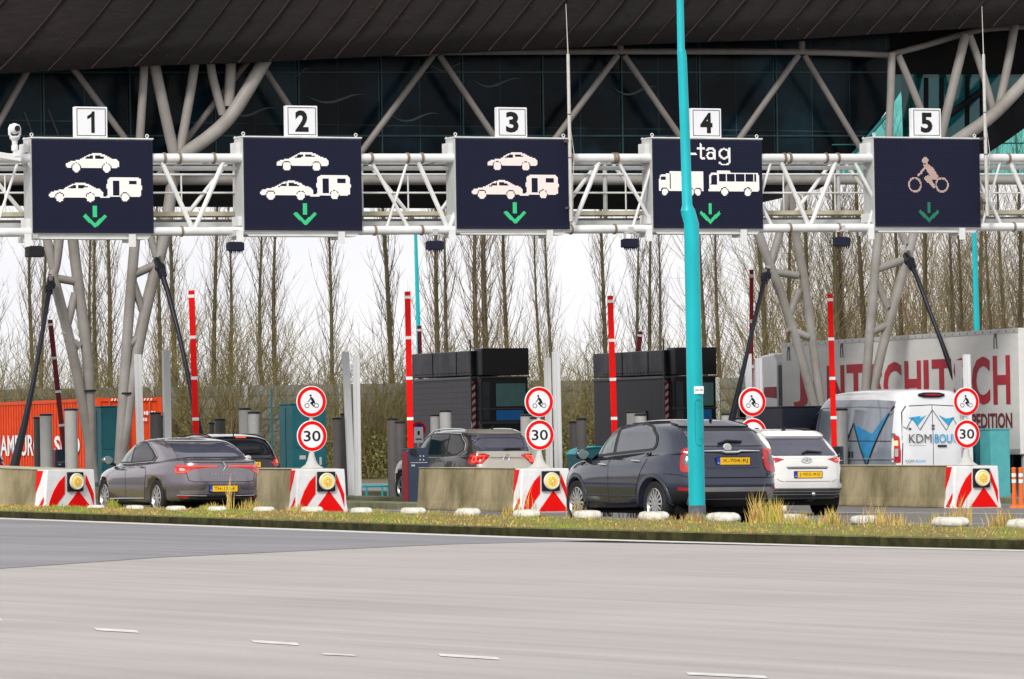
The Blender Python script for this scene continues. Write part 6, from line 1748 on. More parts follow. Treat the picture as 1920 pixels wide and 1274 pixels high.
rails(ko, .56, -1.2, .3, 1.5, m_trim, .05); ko.mirror_(.90, 1.02, white)
b = MB(); p = ko.hitp(-.05, -1.25, 'T', 0); b.path([p + Vector((0, .06, 0)), p + Vector((0, -.06, .06))], [.035, .02], 8); b.build('roof_antenna', m_trim, ko.root)
ko.patch('windscreen', m_carglass, [(-.66, 1.08), (-.56, 1.44), (.56, 1.44), (.66, 1.08)], 'F', .006, .06)

# ---------------------------------------------------------------- brown SUV (middle)
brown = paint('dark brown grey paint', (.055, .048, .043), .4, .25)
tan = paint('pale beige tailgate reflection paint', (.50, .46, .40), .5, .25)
Lt, Wt = 4.70, 1.84
lv_t = hatch_levels(Lt, Wt, 1.665, 1.02, 1.06, .98, 1.25, 2.18, 1.90, .5, sill=.26)
ti = Car('estate_suv', 'brown grey sport utility car with chrome roof rails behind the long concrete barrier', 'car', lv_t, brown, Wt, Lt, (1.42, -1.37), .35, place(948, 107, Lt, R(26)), R(26), spokes=5, rho=.26)
side_doors(ti, [[(1.1, .38), (1.05, .96), (.12, 1.0), (.12, .36)], [(.10, .36), (.10, 1.0), (-.86, 1.02), (-1.0, .86), (-.92, .62), (-.88, .38)]], [(0, .30, .93), (1, -.70, .95)], brown,
           [([(1.0, 1.07), (.42, 1.45), (.2, 1.52), (.18, 1.08)], m_carglass2), ([(.10, 1.08), (.12, 1.53), (-.82, 1.53), (-.84, 1.09)], m_carglass), ([(-.90, 1.09), (-.88, 1.53), (-1.35, 1.50), (-1.66, 1.30), (-1.66, 1.20), (-1.45, 1.11)], m_carglass)],
           pillar=[(1.26, 1.03), (.46, 1.50), (.2, 1.56), (-1.38, 1.54), (-1.72, 1.33), (-1.74, 1.18), (-1.5, 1.07), (.1, 1.05)])
for f in ('L', 'R'): ti.line('chrome_surround', m_chrome, [(1.27, 1.03), (.46, 1.505), (.2, 1.567), (-.6, 1.568), (-1.38, 1.548), (-1.72, 1.34), (-1.745, 1.18), (-1.5, 1.06)], f, .012, .014)
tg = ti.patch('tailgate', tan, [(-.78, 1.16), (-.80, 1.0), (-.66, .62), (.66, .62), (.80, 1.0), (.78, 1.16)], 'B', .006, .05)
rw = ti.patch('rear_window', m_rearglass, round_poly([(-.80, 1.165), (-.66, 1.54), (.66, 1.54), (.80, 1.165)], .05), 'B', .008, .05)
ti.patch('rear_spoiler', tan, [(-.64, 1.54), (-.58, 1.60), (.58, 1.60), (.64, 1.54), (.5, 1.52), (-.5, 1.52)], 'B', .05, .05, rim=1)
b = MB(); b.path([ti.hitp(0, 1.185, 'B', .02), ti.hitp(.12, 1.20, 'B', .03), ti.hitp(.42, 1.20, 'B', .03)], [.018, .022, .012], 8); b.build('rear_wiper', m_trim, rw)
for sg in (-1, 1):
    lt = ti.patch('taillight', m_lampred, [(sg * x, z) for x, z in [(.38, 1.07), (.50, 1.10), (1.16, 1.10), (1.18, .92), (1.08, .86), (.60, .88)]], 'B', .014, .035, rim=1)
    for P in ([(.50, 1.06), (.74, 1.06), (.74, .93), (.60, .93)], [(.80, 1.06), (1.08, 1.06), (1.06, .92), (.80, .92)]):
        ti.line('brake_light', m_lit, [(sg * x, z) for x, z in P], 'B', .020, .020, lt, closed=True)
    ti.line('lamp_split', m_trim, [(sg * .77, 1.10), (sg * .77, .87)], 'B', .018, .010, lt)
ti.line('tailgate_crease', M('tan crease', (.2, .18, .155), .4), [(-.40, 1.02), (.40, 1.02)], 'B', .008, .012, tg)
cc = ti.hitp(0, 1.0, 'B', .018); b = MB(); P = [(cc.x + .075 * math.cos(t * math.pi / 12), cc.y, cc.z + .075 * math.sin(t * math.pi / 12)) for t in range(25)]; b.path(P, .009, 6)
b.path([(cc.x - .035, cc.y, cc.z + .062), (cc.x, cc.y, cc.z + .008), (cc.x + .035, cc.y, cc.z + .062)], .008, 6)
b.path([(cc.x - .062, cc.y, cc.z + .04), (cc.x - .03, cc.y, cc.z - .06), (cc.x, cc.y, cc.z), (cc.x + .03, cc.y, cc.z - .06), (cc.x + .062, cc.y, cc.z + .04)], .008, 6); b.build('emblem', m_chrome, tg)
ti.plate('L-451-ZB', .80, 0, tg) if False else None
ti.patch('lower_bumper', m_trim, [(-1.2, .30), (-1.1, .52), (1.1, .52), (1.2, .30)], 'B', .008, .06)
rails(ti, .60, -1.75, .55, 1.6, m_chrome, .055); ti.mirror_(1.02, 1.05, brown)
b = MB(); p = ti.hitp(0, -1.55, 'T', 0); b.path([p + Vector((0, .05, 0)), p + Vector((0, -.06, .06))], [.03, .015], 8); b.build('roof_antenna', m_trim, ti.root)
for sg in (-1, 1): ti.patch('headlight', m_lampw, round_poly([(sg * .5, .76), (sg * .56, .88), (sg * 1.2, .93), (sg * 1.2, .80)], .04), 'F', .012, .05)
for sg in (-1, 1): ti.patch('bonnet_side', paint('bright reflection silver', (.62, .62, .60), .3), [(sg * x, z) for x, z in [(.9, .90), (1.0, .96), (1.5, .985), (1.5, .93)]], 'F', .006, .06) if False else None
ti.patch('windscreen', m_carglass, [(-.70, 1.1), (-.58, 1.54), (.58, 1.54), (.70, 1.1)], 'F', .006, .06)

# ---------------------------------------------------------------- grey saloon
grey = paint('taupe grey metallic', (.205, .182, .21), .7, .2)
Ls, Ws = 4.85, 1.87; h = Ls / 2; w2 = Ws / 2
lv_s = [(h * .90, -h * .91, w2 * .88, .20, .20, .26, 5), (h * .965, -h * .97, w2 * .96, .27, .25, .32, 5), (h * .995, -h * .995, w2 * .99, .44, .42, .46, 4.5), (h, -h, w2, .58, .60, .60, 4.5),
        (h * .975, -h * .995, w2, .70, .76, .78, 4.5), (h * .92, -h * .985, w2 * .985, .78, .86, .93, 4.5), (h * .80, -h * .97, w2 * .95, .86, .925, 1.02, 4.5),
        (1.22, -1.90, w2 * .88, .97, .955, 1.055, 8), (.88, -1.62, w2 * .83, 1.16, 1.14, 1.17, 9), (.45, -1.22, w2 * .755, 1.335, 1.335, 1.325, 8), (.22, -1.0, w2 * .69, 1.39, 1.405, 1.38, 6), (.0, -.7, w2 * .52, 1.425, 1.44, 1.42, 3.4), (-.2, -.5, w2 * .25, 1.45, 1.455, 1.45, 3), (-.32, -.38, w2 * .05, 1.458, 1.458, 1.458, 2.5)]
sa = Car('saloon_car', 'taupe grey saloon car with slim red taillights between the left two concrete barriers', 'car', lv_s, grey, Ws, Ls, (1.45, -1.36), .335, place(414, 89.8, Ls, R(25)), R(25), spokes=10, rho=.34, rim=m_rim)
side_doors(sa, [[(1.10, .32), (1.06, .90), (.12, .94), (.12, .30)], [(.10, .30), (.10, .94), (-.80, .98), (-.96, .82), (-.90, .58), (-.85, .32)]], [(0, .28, .86), (1, -.72, .90)], grey,
           [([(.98, 1.00), (.50, 1.25), (.20, 1.345), (.16, 1.0)], m_carglass2), ([(.08, 1.0), (.12, 1.355), (-.40, 1.35), (-.84, 1.20), (-1.02, 1.10), (-.95, 1.03)], m_carglass)],
           pillar=[(1.22, .965), (.55, 1.29), (.16, 1.38), (-.42, 1.375), (-.90, 1.22), (-1.18, 1.09), (-1.05, 1.01), (.1, .972)], chrome=grey)
for f in ('L', 'R'): sa.line('chrome_surround', m_chrome, [(.2, 1.388), (-.42, 1.384), (-.90, 1.23), (-1.19, 1.10), (-1.06, 1.005), (.1, .965), (1.2, .955)], f, .010, .012)
for f in ('L', 'R'): sa.line('sill_strip', m_chrome, [(1.0, .30), (-.85, .32)], f, .012, .02)
rw = sa.patch('rear_window', m_rearglass, round_poly([(-.64, -1.82), (.64, -1.82), (.54, -1.12), (-.54, -1.12)], .06), 'T', .006, .06)
tg = sa.patch('boot_lid', grey, [(-.60, .66), (-.68, .90), (-.70, 1.015), (.70, 1.015), (.68, .90), (.60, .66), (.52, .64), (-.52, .64)], 'B', .008, .05)
sa.line('boot_gap', m_gap, [(-.72, 1.0), (-.70, .88), (-.62, .66), (-.53, .63), (.53, .63), (.62, .66), (.70, .88), (.72, 1.0)], 'B', .003, .010, sa.body)
sa.line('boot_lip', M('boot lip shade', (.09, .08, .085), .4), [(-.74, 1.005), (-.4, .985), (.4, .985), (.74, 1.005)], 'B', .010, .022, tg)
for sg in (-1, 1):
    lt = sa.patch('taillight', m_lampred, [(sg * x, z) for x, z in [(.06, .905), (.08, .925), (.50, .935), (1.10, .95), (1.16, .90), (1.12, .79), (.70, .785), (.52, .86), (.30, .895)]], 'B', .012, .03, rim=1)
    sa.line('brake_light', m_lit, [(sg * x, z) for x, z in [(.10, .915), (.55, .915), (1.08, .925)]], 'B', .018, .012, lt)
    sa.line('brake_light', m_lit, [(sg * x, z) for x, z in [(.60, .84), (.72, .805), (1.08, .81), (1.10, .88)]], 'B', .018, .018, lt)
    sa.patch('lamp_insert', m_lampw, [(sg * x, z) for x, z in [(.66, .855), (.76, .885), (.95, .885), (.92, .835), (.74, .83)]], 'B', .018, .03, lt)
    sa.patch('reflector', M('reflector red', (.35, .01, .02), .3), [(sg * x, z) for x, z in [(.60, .335), (.62, .365), (1.05, .38), (1.05, .35)]], 'B', .016, .05)
cc = sa.hitp(0, .905, 'B', .02); b = MB(); b.path([(cc.x, cc.y, cc.z + .085), (cc.x + .042, cc.y, cc.z), (cc.x, cc.y, cc.z - .085), (cc.x - .042, cc.y, cc.z), (cc.x, cc.y, cc.z + .085)], .014, 6); b.build('emblem', m_chrome, tg)
cc = sa.hitp(0, .775, 'B', .014); b = MB(); add_text(b, 'T A L I S M A N', .46, .03, (cc.x, cc.y - .004, cc.z)); b.build('model_letters', m_chrome, tg)
sa.patch('bumper_insert', paint('grey light bumper', (.23, .215, .23), .5), round_poly([(-.9, .40), (-.95, .47), (-.34, .48), (-.30, .56), (.30, .56), (.34, .48), (.95, .47), (.9, .40)], .02), 'B', .010, .05)
sa.plate('TH-133-K', .505, 0)
sa.patch('lower_bumper', m_trim, [(-1.0, .26), (-.9, .36), (.9, .36), (1.0, .26)], 'B', .010, .06)
sa.line('bumper_chrome', m_chrome, [(-1.05, .385), (-.4, .375), (.4, .375), (1.05, .385)], 'B', .016, .012)
sa.mirror_(1.0, 1.0, grey)
sa.patch('windscreen', m_carglass, [(-.66, 1.04), (-.52, 1.38), (.52, 1.38), (.66, 1.04)], 'F', .006, .06)
for sg in (-1, 1): sa.patch('headlight', m_lampw, round_poly([(sg * .5, .66), (sg * .56, .77), (sg * 1.2, .80), (sg * 1.1, .70)], .03), 'F', .012, .05)

sa.root.scale = (1.06, 1.0, 1.0); ko.root.scale = (1.04, 1, 1)
# ---------------------------------------------------------------- black estate and black hatchback
black = paint('black paint', (.010, .010, .013), .2, .2)
Lb, Wb = 4.52, 1.84
lv_b = hatch_levels(Lb, Wb, 1.56, .98, 1.05, .94, 1.2, 2.08, 1.80, .4)
bk = Car('black_estate_car', 'black car with lit high brake light seen over the boot of the grey saloon', 'car', lv_b, black, Wb, Lb, (1.35, -1.33), .335, place(464, 103, Lb, R(26)), R(26), spokes=5, rho=.34)
side_doors(bk, [[(1.0, .36), (.95, .92), (.05, .98), (.05, .34)], [(.03, .34), (.03, .98), (-.8, 1.0), (-.95, .8), (-.84, .36)]], [(0, .25, .9), (1, -.66, .93)], black, [([(.9, 1.02), (.3, 1.4), (.1, 1.44), (.1, 1.05)], m_carglass2), ([(.04, 1.05), (.04, 1.44), (-1.0, 1.42), (-1.4, 1.12)], m_carglass)], pillar=[(1.1, .99), (.3, 1.44), (.1, 1.48), (-1.1, 1.46), (-1.5, 1.12), (-1.2, 1.03), (.1, 1.02)])
rw = bk.patch('rear_window', m_carglass, round_poly([(-.72, 1.12), (-.56, 1.44), (.56, 1.44), (.72, 1.12)], .05), 'B', .008, .05)
tg = bk.patch('tailgate', black, [(-.70, 1.08), (-.58, .66), (.58, .66), (.70, 1.08)], 'B', .006, .05)
bk.patch('high_brake_light', m_lit, [(-.12, 1.468), (-.12, 1.484), (.12, 1.484), (.12, 1.468)], 'B', .012, .03)
for sg in (-1, 1):
    lt = bk.patch('taillight', m_lampred, [(sg * x, z) for x, z in [(.52, .93), (.66, 1.02), (1.0, 1.07), (1.2, 1.03), (1.15, .90), (.62, .86)]], 'B', .016, .035, rim=1)
    bk.patch('brake_light', m_lit, [(sg * x, z) for x, z in [(.72, .93), (.74, .99), (1.08, 1.02), (1.08, .93)]], 'B', .020, .04, lt)
cc = bk.hitp(0, 1.03, 'B', .016); b = MB(); b.lathe([(0, -.01), (.06, -.008), (.07, 0)], (cc.x, cc.y, cc.z), 'Y', 20); e_ = b.build('emblem', m_chrome, tg); e_.scale = (1, 1, 1)
b = MB(); b.path([bk.hitp(0, 1.14, 'B', .02), bk.hitp(.35, 1.15, 'B', .03)], [.02, .012], 8); b.build('rear_wiper', m_trim, rw)
bk.plate('T-F', .90, 0, tg); rails(bk, .58, -1.6, .4, 1.5, m_trim, .04); bk.mirror_(.95, 1.02, black)
b = MB(); p = bk.hitp(.0, -1.35, 'T', 0); b.path([p, p + Vector((0, -.12, .36))], [.012, .006], 6); b.build('roof_antenna', m_trim, bk.root)
lv_h = hatch_levels(4.2, 1.78, 1.44, .94, .98, .88, 1.15, 1.95, 1.50, .35)
hb = Car('black_hatchback', 'black hatchback cut off by the left edge behind the long barrier', 'car', lv_h, black, 1.78, 4.2, (1.3, -1.28), .32, place(-48, 109, 4.2, LANE), LANE, spokes=5)
hb.patch('rear_window', m_carglass, round_poly([(-.66, 1.05), (-.54, 1.34), (.54, 1.34), (.66, 1.05)], .05), 'B', .008, .06)
for sg in (-1, 1): hb.patch('taillight', m_lampred, [(sg * x, z) for x, z in [(.5, .8), (.52, .92), (1.0, .95), (1.0, .8)]], 'B', .012, .05)
hb.patch('side_window', m_carglass, [(1.0, 1.0), (.3, 1.34), (-1.0, 1.32), (-1.3, 1.05)], 'R', .008, .06); hb.patch('side_window', m_carglass, [(1.0, 1.0), (.3, 1.34), (-1.0, 1.32), (-1.3, 1.05)], 'L', .008, .06)

# ---------------------------------------------------------------- white van
vanw = paint('white van paint', (.74, .75, .78), .0, .3); vang = paint('grey foil wrap', (.24, .27, .32), .1, .3)
Lv, Wv, Hv = 5.53, 2.05, 2.56; h = Lv / 2; w2 = Wv / 2
lv_v = [(h * .93, -h * .985, w2 * .92, .30, .30, .34, 8), (h * .985, -h, w2 * .98, .42, .42, .42, 8), (h, -h, w2, .70, .70, .70, 8), (h * .99, -h, w2, .95, .98, .98, 8), (h * .90, -h, w2, 1.10, 1.15, 1.15, 8),
        (h * .74, -h * .998, w2 * .985, 1.24, 1.35, 1.35, 8), (h * .60, -h * .994, w2 * .965, 1.50, 1.60, 1.60, 8), (h * .44, -h * .985, w2 * .93, 1.86, 1.95, 1.95, 8), (h * .34, -h * .975, w2 * .90, 2.14, 2.24, 2.24, 7), (h * .26, -h * .965, w2 * .86, 2.32, 2.40, 2.40, 6),
        (h * .18, -h * .95, w2 * .78, 2.43, 2.48, 2.485, 5), (h * .05, -h * .88, w2 * .55, 2.50, 2.53, 2.52, 4.5), (0, -h * .6, w2 * .25, 2.54, 2.55, 2.545, 4), (-.3, -.9, w2 * .04, 2.56, 2.56, 2.56, 3)]
lv_v = [(l[0] + .45 * (1 if i < 11 else .5), *l[1:]) for i, l in enumerate(lv_v)]
vn = Car('panel_van', 'white panel van with grey and blue house livery behind the right hand barrier', 'van', lv_v, vanw, Wv, Lv, (2.2, -1.55), .35, place(1745, 109.5, Lv, LANE), LANE, tf=.10, tr=.0, rho=.12, spokes=6, rim=m_rimd)
# grey foil covering the flank, one patch per side
for f in ('L', 'R'):
    wr_ = vn.patch('side_wrap', vang, [(-2.52, .50), (-2.52, 2.26), (-1.6, 2.30), (.7, 2.30), (1.3, 2.1), (1.95, 1.45), (2.45, 1.2), (2.9, 1.05), (2.9, .55), (2.65, .5), (2.65, .72), (2.2, .82), (1.75, .72), (1.75, .5), (-1.1, .5), (-1.1, .72), (-1.55, .82), (-2.0, .72), (-2.0, .5)], f, .004, .08)
    vn.line('roof_gutter', m_skid, [(-2.5, 2.10), (-1, 2.14), (.9, 2.12), (1.35, 1.98)], f, .008, .02, wr_)
    vn.line('rub_strip', vang, [(-2.6, .95), (1.2, .95)], f, .010, .05, wr_)
    vn.line('slide_rail', m_trim, [(-2.5, 1.35), (-.6, 1.36)], f, .008, .02, wr_)
    sw = vn.patch('side_window', m_carglass, round_poly([(1.12, 1.40), (1.12, 2.02), (1.42, 2.0), (1.86, 1.62), (2.06, 1.36)], .05), f, .008, .05)
    vn.line('door_gap', m_gap, [(1.0, .6), (1.0, 2.08), (1.45, 2.04), (2.0, 1.55), (2.16, 1.2), (2.1, .9)], f, .006, .012, wr_)
    bl = M('livery blue', (.015, .24, .50), .35, var=.25, vscale=2); dk2 = M('livery dark', (.03, .035, .05), .4)
    lo_ = vn.patch('livery_roof_shape', bl, [(-.80, 1.74), (-1.50, .82), (-1.54, .80), (-2.50, 2.12), (-1.72, 1.52)], f, .009, .06, wr_)
    vn.line('livery_line', dk2, [(-.15, .80), (-.80, 1.76), (-1.50, .78), (-2.52, 2.14)], f, .013, .045, wr_)
    vn.line('livery_line', M('livery cyan', (.05, .5, .55), .4), [(-.30, 1.32), (-.55, 1.32)], f, .012, .03, wr_)
    vn.patch('livery_window', dk2, [(-.62, .95), (-.62, 1.12), (-.72, 1.12), (-.72, .95)], f, .010, .06, wr_); vn.patch('livery_window', dk2, [(-.76, .95), (-.76, 1.12), (-.86, 1.12), (-.86, .95)], f, .010, .06, wr_)
b = MB()
for sg in (-1, 1):
    tl = vn.patch('taillight', m_lampred, round_poly([(sg * .80, .86), (sg * .81, 1.46), (sg * .98, 1.52), (sg * 1.05, 1.40), (sg * 1.03, .86)], .05), 'B', .015, .04, rim=1)
    vn.patch('brake_light', m_litb, [(sg * .84, 1.25), (sg * .84, 1.36), (sg * .93, 1.36), (sg * .93, 1.25)], 'B', .020, .04, tl)
    vn.patch('reversing_light', m_lampw, [(sg * .84, 1.0), (sg * .84, 1.18), (sg * .95, 1.18), (sg * .95, 1.0)], 'B', .020, .04, tl)
dl = []
for sg in (-1, 1):
    vn.patch('door_gap', m_gap, offs([(sg * .006, .66), (sg * .006, 2.17), (sg * .66, 2.14), (sg * .75, 2.0), (sg * .77, .66)], .014), 'B', .002, .1, vn.body)
    dl.append(vn.patch('rear_door', vanw, [(sg * .008, .67), (sg * .008, 2.16), (sg * .65, 2.13), (sg * .74, 2.0), (sg * .76, .67)], 'B', .008, .08))
    b = MB()
    for z in (.85, 1.5, 2.0): p = vn.hitp(sg * .92, z, 'B', .02); b.box(tuple(p), (.14, .03, .06))
    b.build('hinge', m_skid, dl[-1])
p = vn.hitp(.16, 1.24, 'B', .01); b = MB(); b.box((p.x + .06, p.y - .015, p.z), (.22, .03, .045)); b.build('handle', m_trim, dl[1])
vn.line('door_crease', M('crease pale', (.45, .46, .48), .5), [(-.62, 1.25), (-.2, 1.25)], 'B', .011, .012, dl[0])
b = MB(); pp = [vn.hitp(x, 2.39, 'B', .02) for x in (-.33, -.2, 0, .2, .33)]; b.path(pp, [.03, .06, .065, .06, .03], 10); hbk = b.build('high_brake_light', m_trim, vn.root, smooth=True)
b = MB(); b.path([q + Vector((0, -.05, 0)) for q in pp[1:4]], [.02, .03, .02], 8); b.build('red_lens', M('high lens', (.35, .01, .03), .2), hbk)
# logo
cx = -.0; y_ = vn.hitp(0, 1.8, 'B', .02).y - .01
lbm = M('logo blue', (.03, .36, .66), .4, var=.15); ldk = M('logo grey', (.09, .095, .11), .5)
def logo_poly(pts): 
    b = MB(); b.add([(x, vn.hitp(x, z, 'B', .018).y, z) for x, z in pts], [tuple(range(len(pts)))]); return b
z0 = 1.66
for pts in ([(-.62, z0 + .22), (-.50, z0 + .16), (-.42, z0 + .08), (-.30, z0 + .26)], [(.02 - .58, z0 + .235), (-.40, z0 + .03), (-.16, z0 + .28), (-.34, z0 + .20)], [(.58, z0 + .235), (.40, z0 + .03), (.16, z0 + .28), (.34, z0 + .20)]):
    logo_poly(pts).build('logo_blue_roof', lbm, dl[0 if pts[0][0] < 0 else 1])
for pts in ([(-.74, .02), (-.68, -.03), (-.52, .22), (-.34, -.06), (0, .40), (.34, -.06), (.52, .22), (.68, -.03), (.74, .02)],):
    b = MB(); P = [Vector((x, vn.hitp(x, z0 + z, 'B', .020).y, z0 + z)) for x, z in pts]; b.path(P, .010, 4); b.build('logo_outline', ldk, vn.root)
b = MB()
for x, z in ((0, .04), (0, -.03), (-.60, -.03), (.60, -.03)): b.box((x, y_ - .004, z0 + z), (.07, .004, .045))
b.build('logo_window', ldk, vn.root)
y_ = vn.hitp(0, 1.0, 'B', .02).y - .01; b = MB(); add_text(b, 'KDM', .58, .20, (-.35, y_ - .006, z0 - .25)); b.build('logo_letters', ldk, dl[0])
b = MB(); add_text(b, 'BOUW', .70, .20, (.37, y_ - .006, z0 - .25), bold=.01); b.build('logo_letters', lbm, dl[1])
b = MB(); add_text(b, 'KDM', .22, .06, (-.62, y_ - .004, .90)); b.build('small_letters', ldk, dl[0])
b = MB(); add_text(b, 'BOUW', .26, .06, (-.34, y_ - .004, .90)); b.build('small_letters', lbm, dl[0])
vn.patch('rear_bumper', m_clad, [(-1.0, .42), (-1.0, .60), (1.0, .60), (1.0, .42)], 'B', .03, .08, rim=1)
vn.patch('windscreen', m_carglass, [(-.80, 1.36), (-.68, 2.1), (.68, 2.1), (.80, 1.36)], 'F', .01, .08)
for sg in (-1, 1):
    b = MB(); b.box((sg * 1.22, 1.52, 1.48), (.18, .10, .34)); mr = b.build('side_mirror', m_trim, vn.root, bevel=.03)
    b = MB(); b.beam((sg * .98, 1.55, 1.36), (sg * 1.18, 1.52, 1.42), .06, .05); b.build('mirror_arm', m_trim, mr)
b = MB(); b.sphere((-.98 - .06, 1.42, 1.50), .09, (.4, .8, 1.2)); b.build('red_marker', m_lit, vn.root, smooth='all')

# ---------------------------------------------------------------- articulated lorry
HT = R(19.6)
pr_ = at(1925, 613, 110.4); rear_l = Vector((pr_.x, pr_.y, 0)); pf_ = at(1465, 644.5, 124.0); front_l = Vector((pf_.x, pf_.y, 0)); dT = (front_l - rear_l); LT = 14.0; hT = math.atan2(-dT.x, dT.y)
dT.normalize(); sideT = Vector((dT.y, -dT.x, 0))
midT = front_l - dT * LT + sideT * 1.25
tr = thing('articulated_lorry', 'white articulated lorry with large red lettering behind the van at right', 'lorry', (midT.x, midT.y, gz(midT.x)), hT)
htop = pr_.z - gz(pr_.x)
m_trl = M('trailer side white', (.70, .69, .665), .5, var=.06, vscale=1.0, stretch=(1, .6, 2)); m_trr = M('trailer red letters', (.42, .02, .035), .5, var=.22, vscale=1.0)
b = MB(); b.box2((-1.25, 0, 1.05), (1.25, LT, htop)); tl = b.build('trailer_box', m_trl, tr, bevel=.02)
b = MB(); b.box2((-1.265, 0, htop - .10), (-1.252, LT, htop - .0)); b.box2((-1.262, 0, 1.05), (-1.252, LT, 1.18)); b.box2((1.252, 0, htop - .10), (1.265, LT, htop - .0)); b.build('edge_rail', M('edge rail', (.52, .52, .51), .4, .3), tl)
b = MB()
for k in range(34): b.box((-1.268, .2 + k * .42, htop - .06), (.006, .04, .035))
b.build('rail_rivets', m_dgrey, tl)
b = MB()
for y in (LT - 3.9, LT - .5, 1.2):
    b.path([(-1.27, y + .08, htop - .45), (-1.275, y + .05, htop - .18), (-1.275, y - .05, htop - .18), (-1.27, y - .08, htop - .45)], .012, 5); b.box((-1.27, y, htop - .14), (.02, .10, .08))
b.build('strap_hook', m_dgrey, tl)
# lettering runs from the front (left in view) to the rear
letters = 'JANTSCHITSCH'
y_start = LT - .55; wl_ = .92; step_ = 1.0
def put(s, yc, zc, ww, hh, name='big_letter', mat=m_trr):
    b = MB(); V, F = text_mesh(s, ww, hh, bold=.03); b.add([(-1.262, yc - x, zc + y) for x, y in V], F); b.build(name, mat, tl)
def yat(px):       # trailer coordinate seen at column px on the left side plane
    best = min(range(0, 1401), key=lambda k: abs(((rear_l + dT * (front_l - rear_l).length - dT * (LT - k / 100)).x) * FPX / (rear_l + dT * (front_l - rear_l).length - dT * (LT - k / 100)).y + 960 - px)); return best / 100
spans = [('J', 1486, 1514), ('A', 1516, 1546), ('N', 1549, 1583), ('T', 1586, 1622), ('S', 1627, 1655), ('C', 1655, 1690), ('H', 1695, 1727), ('I', 1731, 1741), ('T', 1746, 1784), ('S', 1787, 1815), ('C', 1821, 1856), ('H', 1861, 1894)]
for ch, a, c in spans:
    ya, yb = yat(a), yat(c); mid = (a + c) / 2; t = (mid - 1490) / (1894 - 1490)
    q = front_l - dT * (LT - (ya + yb) / 2); D_ = q.y
    ytop = 690 - 24 * t; ybot = 766 - 8 * t
    zt_ = at(mid, ytop, D_).z - gz(midT.x); zb_ = at(mid, ybot - (0 if ch != 'J' else 0), D_).z - gz(midT.x)
    put(ch, (ya + yb) / 2, (zt_ + zb_) / 2, abs(ya - yb) * .97, zt_ - zb_)
ya, yb = yat(1812), yat(1896); q = front_l - dT * (LT - (ya + yb) / 2)
D_ = (front_l - dT * (LT - yat(1860))).y; put('SPEDITION', (ya + yb) / 2, (at(1860, 773, D_).z + at(1860, 806, D_).z) / 2 - gz(midT.x), abs(ya - yb), .36, 'small_letters', M('dark red letters', (.17, .02, .035), .5))
b = MB(); b.box2((-.5, .2, .75), (.5, LT - .3, 1.045)); b.build('chassis', m_trim, tr)
def truck_wheel(x, y, r=.5):
    sx = 1 if x > 0 else -1; b = MB(); b.lathe([(.28, -.15), (r * .96, -.16), (r, -.12), (r, .12), (r * .96, .16), (.28, .15)], (x, y, r), 'X', 28); hw_ = b.build('wheel', m_tyre, tr, smooth=True)
    b = MB(); b.lathe([(.29, sx * .15), (.26, sx * .08), (.12, sx * .07), (.11, sx * .16), (0, sx * .17)], (x, y, r), 'X', 20); b.build('rim', m_rim, hw_)
for y in (2.2, 3.5, 4.8):
    for sx in (-1, 1): truck_wheel(sx * 1.07, y)
# tractor
y0 = LT + .35
m_cabw = paint('lorry cab white', (.66, .66, .66), 0, .35)
b = MB(); b.prism([(y0, .9), (y0, 3.45), (y0 + .25, 3.72), (y0 + 1.2, 3.66), (y0 + 1.7, 3.2), (y0 + 2.05, 2.2), (y0 + 2.2, 1.6), (y0 + 2.25, .55), (y0 + 1.9, .5), (y0 + 1.8, .9)], 'YZ', -1.22, 1.22); cb = b.build('cab', m_cabw, tr, bevel=.06)
b = MB(); b.prism([(y0 + .95, 1.75), (y0 + .95, 2.55), (y0 + 1.6, 2.55), (y0 + 1.95, 1.85)], 'YZ', -1.232, -1.222); b.prism([(y0 + .95, 1.75), (y0 + .95, 2.55), (y0 + 1.6, 2.55), (y0 + 1.95, 1.85)], 'YZ', 1.222, 1.232); b.build('cab_window', m_carglass, cb)
b = MB(); b.prism([(y0 + .1, 2.55), (y0 + .1, 2.85), (y0 + .9, 2.85), (y0 + .9, 2.6)], 'YZ', -1.236, -1.222); b.prism([(y0 + .1, 1.1), (y0 + .1, 1.45), (y0 + .7, 1.9), (y0 + .7, 1.5)], 'YZ', -1.236, -1.222); b.build('red_stripe', m_trr, cb)
b = MB(); b.box2((-1.20, y0 - .28, 1.0), (-1.0, y0 + .0, 3.4)); b.build('air_deflector', m_trim, tr)
b = MB(); b.box2((-.45, y0 - 1.0, .6), (.45, y0 + 2.0, .88)); b.box2((-1.1, y0 - .9, .5), (-.5, y0 - .1, .88)); b.build('chassis', m_trim, tr)
for y in (y0 - .7, y0 + 1.25):
    for sx in (-1, 1): truck_wheel(sx * 1.05, y)
b = MB(); b.box((-1.42, y0 + 2.0, 2.2), (.16, .14, .5)); b.beam((-1.2, y0 + 1.9, 2.4), (-1.4, y0 + 2.0, 2.4), .05, .05); b.build('side_mirror', m_trim, tr)

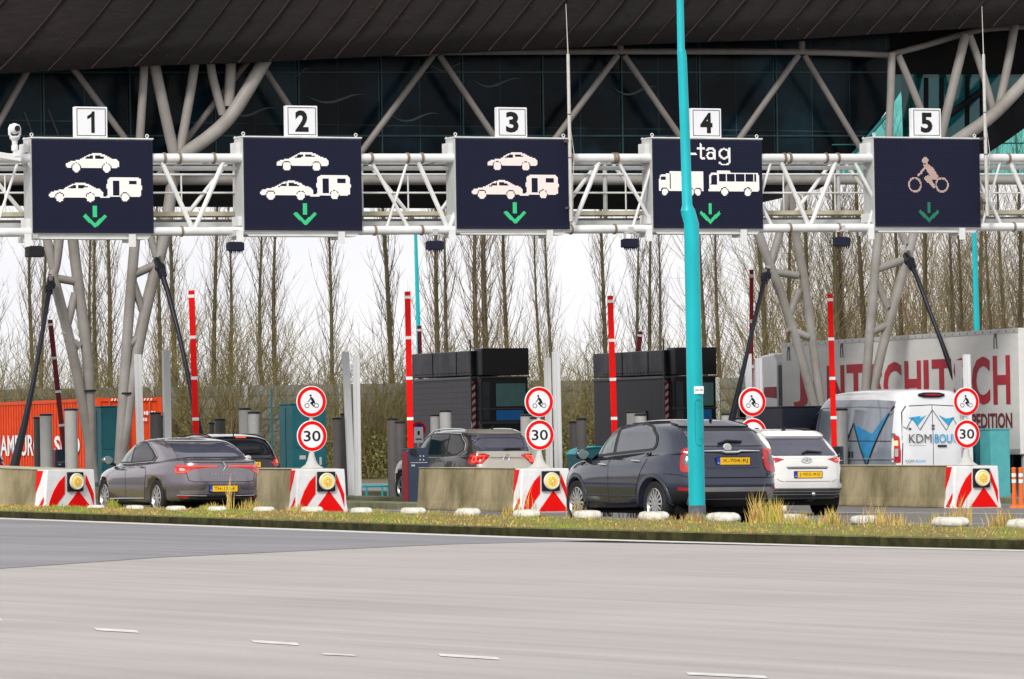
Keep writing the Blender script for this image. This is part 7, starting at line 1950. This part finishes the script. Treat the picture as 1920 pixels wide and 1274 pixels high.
# ---------------------------------------------------------------- orange container on low trailer, far left
HC = R(26); m_oc = M('container orange red', (.66, .06, .008), .55, var=.12, vscale=1.2)
DC = 172; pc = at(182, 747, DC); cr0 = Vector((pc.x, pc.y, gz(pc.x)))
tc_ = thing('container_trailer', 'orange red shipping container with white lettering on a low trailer at far left', 'container', cr0, HC)
ctop = pc.z - gz(pc.x); cbm = ctop - 2.59
b = MB(); b.box2((0.02, .05, cbm), (2.42, 12.15, ctop - .02)); cn = b.build('container_body', m_oc, tc_)
b = MB(); y = .25
while y < 12.0: b.prism([(y, cbm + .16), (y + .14, cbm + .16), (y + .14, ctop - .14), (y, ctop - .14)], 'YZ', -.016, .018); y += .28
b.build('corrugation', m_oc, cn, bevel=.012)
b = MB(); b.box2((-.03, 0, ctop - .12), (2.45, 12.2, ctop)); b.box2((-.03, 0, cbm - .02), (2.45, 12.2, cbm + .14))
for y in (0, 12.02): b.box2((-.035, y - .02, cbm - .03), (.14, y + .18, ctop + .01)); b.box2((2.30, y - .02, cbm - .03), (2.475, y + .18, ctop + .01))
b.build('corner_frame', m_oc, cn)
b = MB()
for x in (.45, .85, 1.58, 1.98): b.tube((x, -.05, cbm + .1), (x, -.05, ctop - .1), .025, n=8)
b.build('locking_bar', M('bar orange', (.62, .09, .02), .4), cn, smooth=True)
b = MB(); b.box2((1.20, -.035, cbm + .1), (1.24, -.005, ctop - .1)); b.build('door_gap', M('dark orange', (.2, .02, .005), .6), cn)
b = MB(); [b.box((1.5 + .095 * k, -.06, ctop - .55), (.06, .01, .14 - .03 * (k % 2))) for k in range(8)]; [b.box((1.55 + .095 * k, -.06, ctop - .78), (.06, .01, .11)) for k in range(4)]
for x in (.5, .62, .74, 1.75, 1.87, 2.0): b.add([(x, -.06, ctop - .10), (x + .05, -.06, ctop - .10), (x + .09, -.06, ctop - .02), (x + .04, -.06, ctop - .02)], [(0, 1, 2, 3)])
b.build('door_marks', m_signw, cn)
b = MB(); 
V, F = text_mesh('HAMBURG', 4.9, .78, bold=.02)
b.add([(-.05, 8.2 - x, 1.42 + y) for x, y in V], F)
V, F = text_mesh('SÜD', 2.6, .85, bold=.03)
b.add([(-.05, 2.95 - x, 1.46 + y) for x, y in V], F); b.build('large_letters', m_signw, cn)
b = MB(); b.box2((.3, .2, cbm - .22), (2.1, 12, cbm - .035)); b.build('trailer_frame', m_trim, tc_)
b = MB()
for y in (1.4, 2.5, 3.6, 10.8):
    for x in (.15, 2.25): b.lathe([(.1, -.1), (.30, -.11), (.31, 0), (.30, .11), (.1, .1)], (x, y, .31), 'X', 20)
b.build('wheel', m_tyre, tc_, smooth=True)
